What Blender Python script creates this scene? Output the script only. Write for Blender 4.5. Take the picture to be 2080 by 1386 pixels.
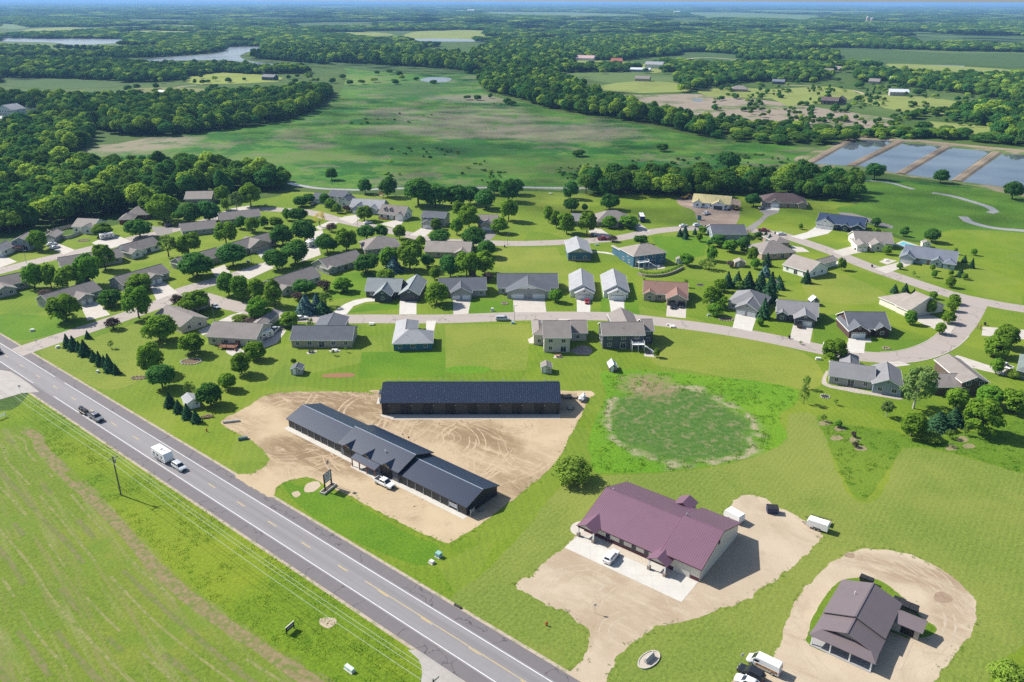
import bpy, bmesh, math, random
import numpy as np
from mathutils import Vector, noise as mnoise
for o in list(bpy.data.objects): bpy.data.objects.remove(o)
scene = bpy.context.scene
col = scene.collection
R = math.radians
# ------------------------------------------------------------------ camera (drone, 28 mm equivalent, 108 m up)
CAM_H, FPX, HORIZON, ROLL = 108.0, 1618.0, 3.0, math.atan(6/2080)
PITCH = math.atan((693-HORIZON)/FPX)
cd = bpy.data.cameras.new('camera'); cam = bpy.data.objects.new('camera', cd); col.objects.link(cam)
cd.sensor_width = 36.0; cd.lens = FPX/2080*36.0; cd.clip_start = 1.0; cd.clip_end = 400000.0
cam.location = (0, 0, CAM_H)
from mathutils import Matrix
cam.matrix_world = (Matrix.Translation((0, 0, CAM_H)) @ Matrix.Rotation(math.pi/2-PITCH, 4, 'X') @ Matrix.Rotation(ROLL, 4, 'Z'))
scene.camera = cam
# ------------------------------------------------------------------ sky and sun
SUN_EL, SUN_FROM = 41.0, 154.0            # elevation, world angle the light comes from (degrees from +x)
world = bpy.data.worlds.new('World'); scene.world = world; world.use_nodes = True
wn = world.node_tree.nodes; wl = world.node_tree.links
sky = wn.new('ShaderNodeTexSky'); sky.sky_type = 'NISHITA'; sky.sun_disc = False
sky.sun_elevation = R(SUN_EL); sky.sun_rotation = R(90-SUN_FROM)
sky.air_density = 1.0; sky.dust_density = 1.2; sky.ozone_density = 1.5; sky.altitude = 100
wl.new(sky.outputs[0], wn['Background'].inputs[0]); wn['Background'].inputs[1].default_value = 0.092
sd = bpy.data.lights.new('sun', 'SUN'); sd.energy = 4.9; sd.angle = R(0.53); sd.color = (1.0, 0.95, 0.87)
sun = bpy.data.objects.new('sun', sd); col.objects.link(sun)
SUNV = Vector((math.cos(R(SUN_EL))*math.cos(R(SUN_FROM)), math.cos(R(SUN_EL))*math.sin(R(SUN_FROM)), math.sin(R(SUN_EL))))
sun.rotation_euler = SUNV.to_track_quat('Z', 'Y').to_euler(); sun.location = (0, 0, 300)
scene.view_settings.view_transform = 'Standard'; scene.view_settings.look = 'None'
scene.view_settings.exposure = 0.74; scene.view_settings.gamma = 1.0
scene.render.engine = 'CYCLES'
cy = scene.cycles
cy.use_denoising = False; cy.max_bounces = 5; cy.diffuse_bounces = 2; cy.glossy_bounces = 2
cy.transmission_bounces = 2; cy.transparent_max_bounces = 4; cy.volume_bounces = 0; cy.use_adaptive_sampling = False
cy.sample_clamp_indirect = 4.0; cy.caustics_reflective = False; cy.caustics_refractive = False
random.seed(7); rng = np.random.default_rng(7)
# ------------------------------------------------------------------ unprojection from the camera: a photo pixel -> the point of the site at height z
def G(px, py, z=0.0):
    dx, dy = px-1040.0, py-693.0; c, s = math.cos(ROLL), math.sin(ROLL)
    x, y = (c*dx+s*dy)/FPX, -(-s*dx+c*dy)/FPX
    d = (x, math.cos(PITCH)+y*math.sin(PITCH), -math.sin(PITCH)+y*math.cos(PITCH))
    t = (z-CAM_H)/d[2]
    return Vector((d[0]*t, d[1]*t, z))
def scale_at(py):                          # photo pixels per metre at that row of the ground
    p = G(1040, py); return FPX/(p.y*math.cos(PITCH)+CAM_H*math.sin(PITCH))
# ------------------------------------------------------------------ materials
MATS = {}
class NT:
    def __init__(s, name):
        s.m = bpy.data.materials.new(name); s.m.use_nodes = True; s.t = s.m.node_tree; s.n = s.t.nodes; s.l = s.t.links
        s.b = s.n['Principled BSDF']; s.pos = None
    def node(s, typ, **kw):
        n = s.n.new(typ)
        for k, v in kw.items(): setattr(n, k, v)
        return n
    def P(s):
        if s.pos is None: s.pos = s.node('ShaderNodeNewGeometry').outputs['Position']
        return s.pos
    def mapped(s, scale=(1,1,1), rot=0.0, loc=(0,0,0), obj=False):
        m = s.node('ShaderNodeMapping', vector_type='TEXTURE'); m.inputs['Scale'].default_value = tuple(1/q for q in scale); m.inputs['Rotation'].default_value = (0,0,rot); m.inputs['Location'].default_value = loc
        s.l.new(s.node('ShaderNodeTexCoord').outputs['Object'] if obj else s.P(), m.inputs['Vector']); return m.outputs[0]
    def noise(s, scale, detail=4, rough=.6, vec=None, dist=0.0):
        n = s.node('ShaderNodeTexNoise'); n.inputs['Scale'].default_value = scale; n.inputs['Detail'].default_value = detail
        n.inputs['Roughness'].default_value = rough; n.inputs['Distortion'].default_value = dist
        s.l.new(vec if vec is not None else s.P(), n.inputs['Vector']); return n.outputs['Fac']
    def ramp(s, fac, lo, hi):
        r = s.node('ShaderNodeMapRange'); r.interpolation_type = 'SMOOTHSTEP'
        r.inputs['From Min'].default_value = lo; r.inputs['From Max'].default_value = hi
        s.l.new(fac, r.inputs['Value']); return r.outputs['Result']
    def math(s, op, a, b=None):
        n = s.node('ShaderNodeMath', operation=op)
        for i, v in enumerate((a, b)):
            if v is None: continue
            if isinstance(v, (int, float)): n.inputs[i].default_value = v
            else: s.l.new(v, n.inputs[i])
        return n.outputs[0]
    def mix(s, fac, a, b, blend='MIX'):
        n = s.node('ShaderNodeMix', data_type='RGBA', blend_type=blend)
        for i, v in ((0, fac), (6, a), (7, b)):
            if isinstance(v, (int, float)): n.inputs[i].default_value = v
            elif isinstance(v, tuple): n.inputs[i].default_value = (*v[:3], 1)
            else: s.l.new(v, n.inputs[i])
        return n.outputs[2]
    def ellipse(s, cx, cy, rx, ry, rot=0.0, soft=.35, amt=.5, nscale=.03):   # soft, ragged patch on the ground
        m = s.node('ShaderNodeMapping', vector_type='TEXTURE'); m.inputs['Location'].default_value = (cx, cy, 0); m.inputs['Rotation'].default_value = (0,0,rot)
        m.inputs['Scale'].default_value = (rx, ry, 1e6); s.l.new(s.P(), m.inputs['Vector'])
        ln = s.node('ShaderNodeVectorMath', operation='LENGTH'); s.l.new(m.outputs[0], ln.inputs[0])
        d = s.math('ADD', ln.outputs['Value'], s.math('MULTIPLY', s.math('SUBTRACT', s.noise(nscale, 6, .65), .5), amt*2.2))
        return s.math('SUBTRACT', 1.0, s.ramp(d, 1-soft, 1+soft))
    def bump(s, fac, strength=.5, dist=.1):
        b = s.node('ShaderNodeBump'); b.inputs['Strength'].default_value = strength; b.inputs['Distance'].default_value = dist
        s.l.new(fac, b.inputs['Height']); s.l.new(b.outputs[0], s.b.inputs['Normal'])
    def done(s, color, rough=.85, spec=.25, metallic=0.0):
        if isinstance(color, tuple): s.b.inputs['Base Color'].default_value = (*color[:3], 1)
        else: s.l.new(color, s.b.inputs['Base Color'])
        s.b.inputs['Roughness'].default_value = rough; s.b.inputs['Specular IOR Level'].default_value = spec; s.b.inputs['Metallic'].default_value = metallic
        return s.m
def M(name, colr=(.5,.5,.5), rough=.8, spec=.3, metallic=0.0, layers=(), bump=None):
    """plain surface + noise layers (colour, scale, lo, hi, amount[, stretch, rot])"""
    if name in MATS: return MATS[name]
    t = NT(name); c = colr
    for L in layers:
        k, sc, lo, hi, am = L[:5]
        vec = t.mapped(L[5], L[6] if len(L) > 6 else 0.0) if len(L) > 5 else None
        c = t.mix(t.math('MULTIPLY', t.ramp(t.noise(sc, 6, .62, vec), lo, hi), am), c, k)
    if bump: t.bump(t.noise(bump[0], 5, .6), bump[1], bump[2])
    MATS[name] = t.done(c, rough, spec, metallic); return MATS[name]
# ------------------------------------------------------------------ tagging and mesh helpers
def tag(o, label=None, cat=None, group=None, kind=None):
    if label: o['label'] = label
    if cat: o['category'] = cat
    if group: o['group'] = group
    if kind: o['kind'] = kind
    return o
def thing(name, label, cat, loc=(0,0,0), rz=0.0, group=None):
    o = bpy.data.objects.new(name, None); col.objects.link(o); o.empty_display_size = .5
    o.location = loc; o.rotation_euler = (0, 0, rz); return tag(o, label, cat, group)
def link(name, mesh, parent=None, loc=None, rz=None, scl=None):
    o = bpy.data.objects.new(name, mesh); col.objects.link(o)
    if parent is not None: o.parent = parent
    if loc is not None: o.location = loc
    if rz is not None: o.rotation_euler = (0, 0, rz)
    if scl is not None: o.scale = scl
    return o
class MB:
    def __init__(s): s.v = []; s.f = []; s.mi = []; s.mat = 0
    def add(s, vs, fs):
        b = len(s.v); s.v += [tuple(p) for p in vs]; s.f += [tuple(b+i for i in f) for f in fs]; s.mi += [s.mat]*len(fs); return s
    def box(s, x0, x1, y0, y1, z0, z1):
        return s.add([(x0,y0,z0),(x1,y0,z0),(x1,y1,z0),(x0,y1,z0),(x0,y0,z1),(x1,y0,z1),(x1,y1,z1),(x0,y1,z1)],
                     [(0,3,2,1),(4,5,6,7),(0,1,5,4),(1,2,6,5),(2,3,7,6),(3,0,4,7)])
    def hull8(s, p): return s.add(p, [(0,3,2,1),(4,5,6,7),(0,1,5,4),(1,2,6,5),(2,3,7,6),(3,0,4,7)])
    def tube(s, a, b, r0, r1=None, n=8, cap=True):
        r1 = r0 if r1 is None else r1; a, b = Vector(a), Vector(b); d = (b-a).normalized()
        u = d.orthogonal().normalized(); w = d.cross(u); vs = []
        for c, r in ((a, r0), (b, r1)):
            for i in range(n):
                t = 2*math.pi*i/n; vs.append(c+u*math.cos(t)*r+w*math.sin(t)*r)
        fs = [(i, (i+1)%n, n+(i+1)%n, n+i) for i in range(n)]
        if cap: fs += [tuple(range(n-1,-1,-1)), tuple(range(n, 2*n))]
        return s.add(vs, fs)
    def slab(s, pts, t):                   # flat polygon given thickness downwards
        n = len(pts); vs = [tuple(p) for p in pts]+[(p[0],p[1],p[2]-t) for p in pts]
        return s.add(vs, [tuple(range(n)), tuple(range(2*n-1,n-1,-1))]+[(i, n+i, n+(i+1)%n, (i+1)%n) for i in range(n)])
    def mesh(s, name, mats, smooth=False):
        m = bpy.data.meshes.new(name); m.from_pydata(s.v, [], s.f)
        for k in (mats if isinstance(mats, (list, tuple)) else [mats]): m.materials.append(k)
        if len(m.materials) > 1: m.polygons.foreach_set('material_index', s.mi)
        if smooth: m.polygons.foreach_set('use_smooth', [True]*len(m.polygons))
        m.update(); return m
    def build(s, name, mat, parent=None, smooth=False, **kw): return link(name, s.mesh(name, mat, smooth), parent, **kw)
def smooth_poly(pts, step=1.5, jit=0.0, closed=True, seed=0):
    """Catmull-Rom through world points, resampled, with a ragged edge"""
    P = [Vector(p[:2]) for p in pts]; n = len(P); out = []
    rngs = range(n) if closed else range(n-1)
    for i in rngs:
        a, b = P[i], P[(i+1) % n]
        p0 = P[i-1] if (closed or i > 0) else a; p3 = P[(i+2) % n] if (closed or i+2 < n) else b
        k = max(1, min(60, int((b-a).length/step)))
        for j in range(k):
            t = j/k; t2, t3 = t*t, t*t*t
            out.append(0.5*((2*a)+(b-p0)*t+(2*p0-5*a+4*b-p3)*t2+(3*a-p0-3*b+p3)*t3))
    if not closed: out.append(P[-1])
    if jit:
        out = [q+Vector((mnoise.noise((q.x*.35, q.y*.35, seed))+.6*mnoise.noise((q.x*1.3, q.y*1.3, seed+5)),
                         mnoise.noise((q.x*.35, q.y*.35, seed+9))+.6*mnoise.noise((q.x*1.3, q.y*1.3, seed+3))))*jit for q in out]
    return out
def sheet(name, pts, z, mat, kind='structure', label=None, thick=0.0):
    bm = bmesh.new(); vs = [bm.verts.new((p[0], p[1], z)) for p in pts]
    try: f = bm.faces.new(vs)
    except ValueError: bm.free(); return None
    f.normal_update()
    if f.normal.z < 0: f.normal_flip()
    bmesh.ops.triangulate(bm, faces=[f])
    m = bpy.data.meshes.new(name); bm.to_mesh(m); bm.free(); m.materials.append(mat)
    return tag(link(name, m), label, kind=kind)
def pxs(pts, z=0.0): return [G(x, y, z) for x, y in pts]
OUTLINE = {}
def patch(name, px, z, mat, step=1.5, jit=0.0, smooth=True, label=None, seed=0):
    w = pxs(px); pl = smooth_poly(w, step, jit, seed=seed) if smooth else w; OUTLINE.setdefault(name, []).append(pl)
    return sheet(name, pl, z, mat, label=label)
def ribbon(name, line, half_l, half_r, z, mat, label=None):
    n = len(line); vs = []
    for i, p in enumerate(line):
        a, b = line[max(0, i-1)], line[min(n-1, i+1)]; d = (b-a).normalized(); nn = Vector((-d.y, d.x))
        vs += [(*(p+nn*half_l), z), (*(p-nn*half_r), z)]
    m = MB().add(vs, [(2*i+1, 2*i+3, 2*i+2, 2*i) for i in range(n-1)])
    return tag(m.build(name, mat), label, kind='structure')
def inside(p, poly):
    x, y = p; c = False; j = len(poly)-1
    for i in range(len(poly)):
        a, b = poly[i], poly[j]
        if (a[1] > y) != (b[1] > y) and x < (b[0]-a[0])*(y-a[1])/(b[1]-a[1])+a[0]: c = not c
        j = i
    return c
# ------------------------------------------------------------------ surface materials
def grass(name, a, b, c, dry=(.20,.17,.07), dry_amt=.5, stripes=None, fine=1.0, bump=.5, extra=None, lots=False):
    a, b, c = [(q[0]*.92, q[1]*.97, q[2]*.68) for q in (a, b, c)]
    t = NT(name)
    k = t.mix(t.ramp(t.noise(.045, 5, .6), .38, .64), a, b)
    k = t.mix(t.math('MULTIPLY', t.ramp(t.noise(.19, 6, .65), .45, .72), .75), k, c)
    k = t.mix(t.math('MULTIPLY', t.ramp(t.noise(.5*fine, 8, .72), .55, .78), dry_amt), k, dry)
    f = t.ramp(t.noise(1.5*fine, 9, .82), .30, .72)
    k = t.mix(.5, k, t.mix(f, tuple(x*.34 for x in a), tuple(min(1, x*1.5) for x in b)))
    k = t.mix(t.math('MULTIPLY', t.ramp(t.noise(.018, 5, .6), .46, .62), .35), k, tuple(x*y for x, y in zip(b, (1.45,1.15,1.5))))
    if lots:
        v = t.node('ShaderNodeTexVoronoi'); v.inputs['Scale'].default_value = .034; t.l.new(t.P(), v.inputs['Vector']); sp = t.node('ShaderNodeSeparateColor'); t.l.new(v.outputs['Color'], sp.inputs[0])
        k = t.mix(t.math('MULTIPLY', t.ramp(sp.outputs[0], .35, 1.0), .28), k, (.200,.225,.045)); k = t.mix(t.math('MULTIPLY', t.ramp(sp.outputs[1], .5, 1.0), .28), k, (.055,.130,.012))
    if stripes:
        w = t.node('ShaderNodeTexWave'); w.inputs['Scale'].default_value = stripes[0]; w.inputs['Distortion'].default_value = stripes[3] if len(stripes) > 3 else 1.4
        w.inputs['Detail'].default_value = 2; w.inputs['Detail Scale'].default_value = .6
        t.l.new(t.mapped((1,1,1), stripes[1]), w.inputs['Vector'])
        k = t.mix(t.math('MULTIPLY', w.outputs['Fac'], stripes[2]), k, stripes[4] if len(stripes) > 4 else tuple(x*1.6 for x in b))
    if extra: k = extra(t, k)
    t.bump(t.noise(1.7*fine, 6, .7), bump, .25)
    MATS[name] = t.done(k, .9, .12); return MATS[name]
ST_ROAD = -38.9
lawn_m = grass('lawn_grass', (.095,.165,.012), (.155,.212,.022), (.064,.138,.009), dry=(.21,.215,.06), dry_amt=.45, stripes=(.16, R(10), .09), lots=True)
field_m = grass('mown_field_grass', (.125,.175,.036), (.175,.210,.054), (.092,.155,.022), dry=(.225,.21,.09), dry_amt=.5, stripes=(.26, R(143), .10))
verge_m = grass('verge_grass', (.100,.180,.011), (.165,.225,.018), (.056,.130,.009), dry=(.17,.15,.045), dry_amt=.3, fine=.9, bump=.9)
def hay_extra(t, k):
    k = t.mix(t.math('MULTIPLY', t.ramp(t.noise(.34, 6, .65, t.mapped((.05, 1.0, 1), R(-48))), .50, .64), .6), k, (.195,.170,.075))
    k = t.mix(t.math('MULTIPLY', t.ramp(t.noise(.5, 4, .6, t.mapped((.06, 1.0, 1), R(-48))), .54, .68), .4), k, (.215,.225,.085))
    return t.mix(t.math('MULTIPLY', t.ramp(t.noise(.07, 6, .7), .52, .62), .5), k, (.105,.18,.018))
hay_m = grass('hay_stubble', (.115,.175,.020), (.160,.200,.034), (.080,.155,.012), dry=(.235,.19,.095), dry_amt=.75, fine=.8, bump=.8, extra=hay_extra)
def base_extra(t, k):
    n = t.math('MULTIPLY', t.ramp(t.noise(.0011, 5, .55), .52, .6), .8)
    return t.mix(n, k, (.10,.15,.045))
base_m = grass('rough_ground', (.045,.088,.020), (.066,.112,.026), (.036,.072,.018), dry=(.09,.10,.04), dry_amt=.4, fine=.5, extra=base_extra)
def marsh_extra(t, k):
    st = t.mapped((.8, 1.0, 1), R(-4))
    k = t.mix(t.math('MULTIPLY', t.ramp(t.noise(.010, 10, .72, st), .495, .53), .9), k, (.016,.092,.009))
    k = t.mix(t.math('MULTIPLY', t.ramp(t.noise(.019, 11, .76, st), .53, .565), .5), k, (.18,.145,.10))
    k = t.mix(t.math('MULTIPLY', t.ramp(t.noise(.03, 10, .75, st), .52, .56), .6), k, (.115,.180,.030))
    for (x, y, rx, ry, kc, am) in [(960,245,140,28,(.19,.165,.12),.7),(1130,268,160,18,(.19,.165,.12),.7),(800,228,60,9,(.19,.16,.12),.6),(960,200,90,8,(.19,.16,.13),.7),
            (290,293,95,16,(.22,.19,.13),.9),(820,265,90,10,(.18,.15,.12),.6),(640,298,40,8,(.18,.15,.11),.6),(820,300,130,16,(.018,.085,.012),.9),(660,315,90,10,(.075,.13,.02),.7),
            (950,305,140,14,(.020,.085,.012),.9),(1100,330,140,12,(.09,.14,.03),.7),(520,325,120,14,(.10,.155,.035),.8),(330,318,80,8,(.10,.15,.03),.8),(620,180,120,14,(.07,.125,.03),.7),
            (700,165,90,8,(.13,.19,.04),.8),(1000,345,250,8,(.085,.125,.03),.6),(850,180,90,14,(.040,.085,.022),.8)]:
        p = G(x, y); px = 1/scale_at(y); ry_m = (G(x, y-ry)-G(x, y+ry)).length/2
        k = t.mix(t.math('MULTIPLY', t.math('MULTIPLY', t.ellipse(p.x, p.y, rx*px, ry_m, 0, .4, .8, .018), t.ramp(t.noise(.03, 11, .8, st), .40, .50)), am), k, kc)
    return k
marsh_m = grass('marsh_sedge', (.036,.132,.014), (.068,.165,.022), (.022,.108,.010), dry=(.14,.13,.07), dry_amt=.35, fine=.35, extra=marsh_extra)
meadow_m = grass('damp_meadow', (.062,.145,.018), (.092,.180,.022), (.046,.115,.014), dry=(.11,.14,.04), dry_amt=.3, fine=.6)
def basin_extra(t, k):
    p = G(1380, 858); k = t.mix(t.ellipse(p.x, p.y, 20, 22, 0, .22, .3, .09), k, t.mix(t.ramp(t.noise(.30, 9, .78), .50, .62), t.mix(t.ramp(t.noise(.6, 7, .75), .35, .65), (.044,.112,.016), (.082,.150,.028)), (.175,.170,.080)))
    c = t.math('SUBTRACT', t.ellipse(p.x, p.y, 21.5, 23.5, 0, .07, .3, .09), t.ellipse(p.x, p.y, 19.2, 21.2, 0, .07, .3, .09))
    k = t.mix(t.math('MULTIPLY', c, t.ramp(t.noise(.12, 4, .6), .42, .56)), k, (.30,.26,.17))
    q = G(1318, 783); return t.mix(t.math('MULTIPLY', t.ellipse(q.x, q.y, 8, 8, 0, .45, .7, .16), t.ramp(t.noise(.5, 7, .75), .36, .56)), k, (.22,.17,.095))
basin_m = grass('tall_basin_grass', (.090,.210,.013), (.130,.250,.018), (.062,.165,.010), dry=(.15,.19,.03), dry_amt=.25, fine=.9, bump=1.0, extra=basin_extra)
tallg_m = grass('tall_weeds', (.085,.165,.014), (.125,.200,.022), (.054,.125,.010), dry=(.17,.17,.05), dry_amt=.35, fine=.9, bump=1.0)
def dirt(name, a, b, dark, rings=(), weeds=.0, fine=1.0, damp=()):
    t = NT(name); k = t.mix(t.ramp(t.noise(.09, 6, .65), .36, .66), a, b)
    k = t.mix(t.math('MULTIPLY', t.ramp(t.noise(.05, 7, .68, None, 1.0), .53, .66), .75), k, dark)
    k = t.mix(.35, k, t.mix(t.noise(3.2, 6, .8), tuple(x*.6 for x in a), tuple(min(1, x*1.25) for x in b)))
    for (x, y, sc, am, rad) in rings:      # vehicle tracks turning round a centre
        p = G(x, y); m = t.node('ShaderNodeMapping'); m.inputs['Location'].default_value = (-p.x, -p.y, 0); t.l.new(t.P(), m.inputs['Vector'])
        w = t.node('ShaderNodeTexWave', wave_type='RINGS', rings_direction='Z'); w.inputs['Scale'].default_value = sc; w.inputs['Distortion'].default_value = 9; w.inputs['Detail'].default_value = 4; w.inputs['Detail Scale'].default_value = .22
        t.l.new(m.outputs[0], w.inputs['Vector'])
        em = t.math('MULTIPLY', t.ellipse(p.x, p.y, rad, rad, 0, .4, .5, .05), t.ramp(t.noise(.085, 5, .7), .40, .58))
        f = t.math('MULTIPLY', t.math('MULTIPLY', t.ramp(w.outputs['Fac'], .55, .95), em), am)
        k = t.mix(f, k, dark)
        f2 = t.math('MULTIPLY', t.math('MULTIPLY', t.ramp(w.outputs['Fac'], .32, .02), em), am*1.2)
        k = t.mix(f2, k, tuple(min(1, x*1.2) for x in b))
    if weeds: k = t.mix(t.math('MULTIPLY', t.ramp(t.noise(.8, 8, .75), .60, .68), weeds), k, (.10,.14,.03))
    for (x, y, rx, ry, am) in damp:
        p = G(x, y); k = t.mix(t.math('MULTIPLY', t.math('MULTIPLY', t.ellipse(p.x, p.y, rx, ry, R(-20), .5, .7, .09), t.ramp(t.noise(.5, 8, .75, t.mapped((.25,1,1), R(-35))), .34, .56)), am), k, dark)
    t.bump(t.noise(2.2*fine, 6, .7), .4, .12)
    MATS[name] = t.done(k, .95, .1); return MATS[name]
lot_m = dirt('sandy_lot_dirt', (.375,.290,.182), (.445,.355,.232), (.205,.142,.084), damp=[(650,815,22,7,.9),(740,812,14,7,.8),(690,850,16,6,.8),(960,885,9,7,.8),(1000,900,7,8,.7),(620,905,9,8,.9),(670,935,12,6,.9),(560,930,10,8,.5),(880,865,20,4,.6),(1060,950,12,10,.5),(470,870,8,8,.6),(1010,1000,8,8,.5)])
gravel_m = dirt('pale_gravel', (.37,.300,.215), (.44,.368,.275), (.29,.22,.145), weeds=.3, damp=[(1200,1150,10,6,.6),(1250,1250,12,8,.5),(1420,1240,14,6,.5)])
loop_m = dirt('loop_gravel', (.375,.305,.215), (.445,.372,.275), (.26,.19,.125), weeds=.25, damp=[(1840,1160,14,4,.8),(1930,1230,4,10,.6)])
mud_m = dirt('site_mud', (.24,.18,.14), (.32,.25,.20), (.15,.11,.085))
dike_m = dirt('dike_gravel', (.22,.175,.125), (.27,.215,.155), (.16,.125,.085))
def asphalt(name, a, b, tracks=None, joints=True):
    t = NT(name); k = t.mix(t.noise(.5, 8, .75), a, b)
    k = t.mix(t.math('MULTIPLY', t.noise(6, 4, .8), .25), k, tuple(x*.6 for x in a))
    if tracks:                             # darker wheel paths / oil along the lanes: stretched noise
        k = t.mix(t.math('MULTIPLY', t.ramp(t.noise(.35, 3, .5, t.mapped((.03, 1.6, 1), R(ST_ROAD))), .42, .66), tracks), k, tuple(x*.62 for x in a))
    if joints:
        v = t.node('ShaderNodeTexVoronoi', feature='DISTANCE_TO_EDGE'); v.inputs['Scale'].default_value = .075; v.inputs['Randomness'].default_value = .9
        wv = t.node('ShaderNodeVectorMath', operation='ADD'); nn = t.node('ShaderNodeTexNoise'); nn.inputs['Scale'].default_value = .35; nn.inputs['Detail'].default_value = 4
        t.l.new(t.P(), nn.inputs['Vector']); sc_ = t.node('ShaderNodeVectorMath', operation='SCALE'); sc_.inputs['Scale'].default_value = 5; t.l.new(nn.outputs['Color'], sc_.inputs[0])
        t.l.new(t.P(), wv.inputs[0]); t.l.new(sc_.outputs[0], wv.inputs[1]); t.l.new(wv.outputs[0], v.inputs['Vector'])
        k = t.mix(t.math('MULTIPLY', t.ramp(v.outputs['Distance'], .0085, .003), .75), k, tuple(x*.35 for x in a))
    t.bump(t.noise(9, 3, .7), .25, .02)
    MATS[name] = t.done(k, .82, .28); return MATS[name]
highway_m = asphalt('highway_asphalt', (.205,.196,.200), (.25,.240,.244), tracks=.4, joints=False)
shoulder_m = asphalt('shoulder_asphalt', (.130,.118,.122), (.165,.150,.154), joints=True)
street_m = asphalt('street_asphalt', (.31,.268,.235), (.365,.32,.288))
drive_grey_m = asphalt('driveway_asphalt', (.19,.175,.165), (.23,.215,.20), joints=False)
def concrete(name, a, b, slabs=.25):
    t = NT(name); k = t.mix(t.ramp(t.noise(.35, 7, .7), .3, .7), a, b)
    k = t.mix(t.math('MULTIPLY', t.noise(5, 5, .8), .18), k, tuple(x*.7 for x in a))
    bt = t.node('ShaderNodeTexBrick'); bt.offset = 0.0; bt.inputs['Scale'].default_value = 1.0; bt.inputs['Brick Width'].default_value = 3.0; bt.inputs['Row Height'].default_value = 3.0; bt.inputs['Mortar Size'].default_value = .035; bt.inputs['Mortar Smooth'].default_value = .4
    t.l.new(t.mapped((1,1,1), R(-2 if 'apron' not in name else -39)), bt.inputs['Vector']); k = t.mix(t.math('MULTIPLY', bt.outputs['Fac'], .55), k, tuple(x*.62 for x in a))
    k = t.mix(t.math('MULTIPLY', t.ramp(t.noise(.8, 6, .7), .55, .75), .3), k, tuple(x*.68 for x in a))
    t.bump(t.noise(6, 4, .7), .15, .02); MATS[name] = t.done(k, .8, .25); return MATS[name]
white_conc = concrete('new_concrete', (.46,.44,.395), (.52,.50,.455))
conc_m = concrete('aged_concrete', (.42,.385,.335), (.48,.445,.395))
apron_m = concrete('road_apron_concrete', (.31,.285,.26), (.37,.345,.32))
shoulder_gravel_m = M('shoulder_gravel', (.38,.32,.25), .95, .1, layers=[((.26,.22,.16), .6, .4, .7, .7), ((.13,.17,.05), .9, .5, .62, .6)])
paint_w = M('road_paint_white', (.72,.72,.70), .7, .3, layers=[((.42,.41,.40), 1.3, .52, .75, .6)])
paint_y = M('road_paint_yellow', (.52,.38,.13), .7, .3, layers=[((.34,.31,.26), 1.2, .42, .66, .8)])
def water(name, c, rough=.06, bs=1.2, bst=.06):
    t = NT(name); t.bump(t.noise(bs, 4, .6), bst, .05); t.b.inputs['IOR'].default_value = 1.33
    MATS[name] = t.done(c, rough, .5); return MATS[name]
water_m = water('pond_water', (.11,.13,.15), .02, 1.2, .03); river_m = water('river_water', (.16,.18,.19), .25)
stream_m = M('stream_silt', (.30,.28,.26), .35, .5, layers=[((.16,.18,.10), .2, .5, .7, .6)])
# ------------------------------------------------------------------ the ground
g = MB().add([(-90000,-3000,0),(90000,-3000,0),(90000,90000,0),(-90000,90000,0)], [(0,1,2,3)]); tag(g.build('ground', base_m), kind='structure')
patch('marsh', [(60,330),(150,300),(240,292),(300,280),(430,268),(520,256),(600,240),(650,215),(690,190),(700,140),(640,128),(560,130),(700,132),(830,140),(960,150),(975,175),(1000,195),(1060,208),(1150,232),(1250,245),(1400,275),(1500,285),(1620,298),(1720,300),(1620,322),(1640,345),(1750,360),(1900,372),(2100,395),(2100,400),(1750,366),(1600,372),(1200,386),(1060,384),(880,380),(740,385),(600,374),(560,350),(420,335),(250,335)], .012, marsh_m, step=12, jit=2.0)
patch('dry_marsh', [(1260,195),(1330,193),(1420,192),(1560,205),(1700,225),(1800,240),(1815,255),(1700,262),(1560,252),(1440,238),(1330,220)], .06, M('dry_reeds', (.235,.195,.15), .95, .1, layers=[((.08,.125,.03), .02, .5, .6, .9), ((.30,.255,.20), .09, .45, .7, .6)]), step=12, jit=3)
patch('meadow', [(1748,412),(1760,368),(1900,378),(2140,398),(2300,420),(2300,560),(2080,500),(1985,470),(1935,470),(1880,490),(1800,470),(1700,425)], .024, meadow_m, step=6, jit=1)
patch('mown_park', [(1860,505),(1920,470),(1990,468),(2080,474),(2250,490),(2400,640),(2080,622),(1990,606),(1950,585),(1900,560)], .029, lawn_m, step=4, jit=.6)
patch('lawn', [(68,716),(180,800),(300,884),(420,962),(560,1052),(720,1152),(900,1262),(1090,1372),(1180,1430),(1320,1560),(2300,1560),(2500,900),(2400,560),(2080,500),(1985,474),(1935,474),(1880,494),(1800,474),(1745,418),(1640,408),(1480,398),(1200,394),(1060,389),(800,397),(600,390),(560,400),(450,415),(360,430),(200,465),(60,490),(-90,510),(-120,690),(0,694),(20,700)], .020, lawn_m, step=3, jit=.15)
patch('mown_field', [(905,1240),(1000,1150),(1080,1060),(1140,990),(1200,970),(1400,956),(1520,932),(1588,900),(1600,868),(1605,842),(1640,838),(1662,850),(1690,930),(1720,1000),(1750,1022),(1790,1005),(1832,915),(1900,915),(2000,940),(2100,965),(2400,1010),(2400,1200),(2100,1300),(1990,1400),(1900,1500),(1320,1500),(1160,1380),(1050,1320)], .026, field_m, step=2, jit=.5)
patch('hay_field', [(-60,880),(20,868),(60,868),(88,882),(100,908),(160,965),(250,1052),(330,1135),(450,1238),(560,1312),(640,1362),(700,1410),(720,1560),(-700,1560),(-500,900)], .026, hay_m, step=1.5, jit=.7)
patch('verge', [(-200,790),(0,836),(60,800),(75,800),(100,815),(260,920),(420,1030),(600,1150),(760,1258),(835,1320),(857,1350),(852,1400),(830,1560),(600,1560),(-400,860)], .022, verge_m, step=2, jit=.2)
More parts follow.
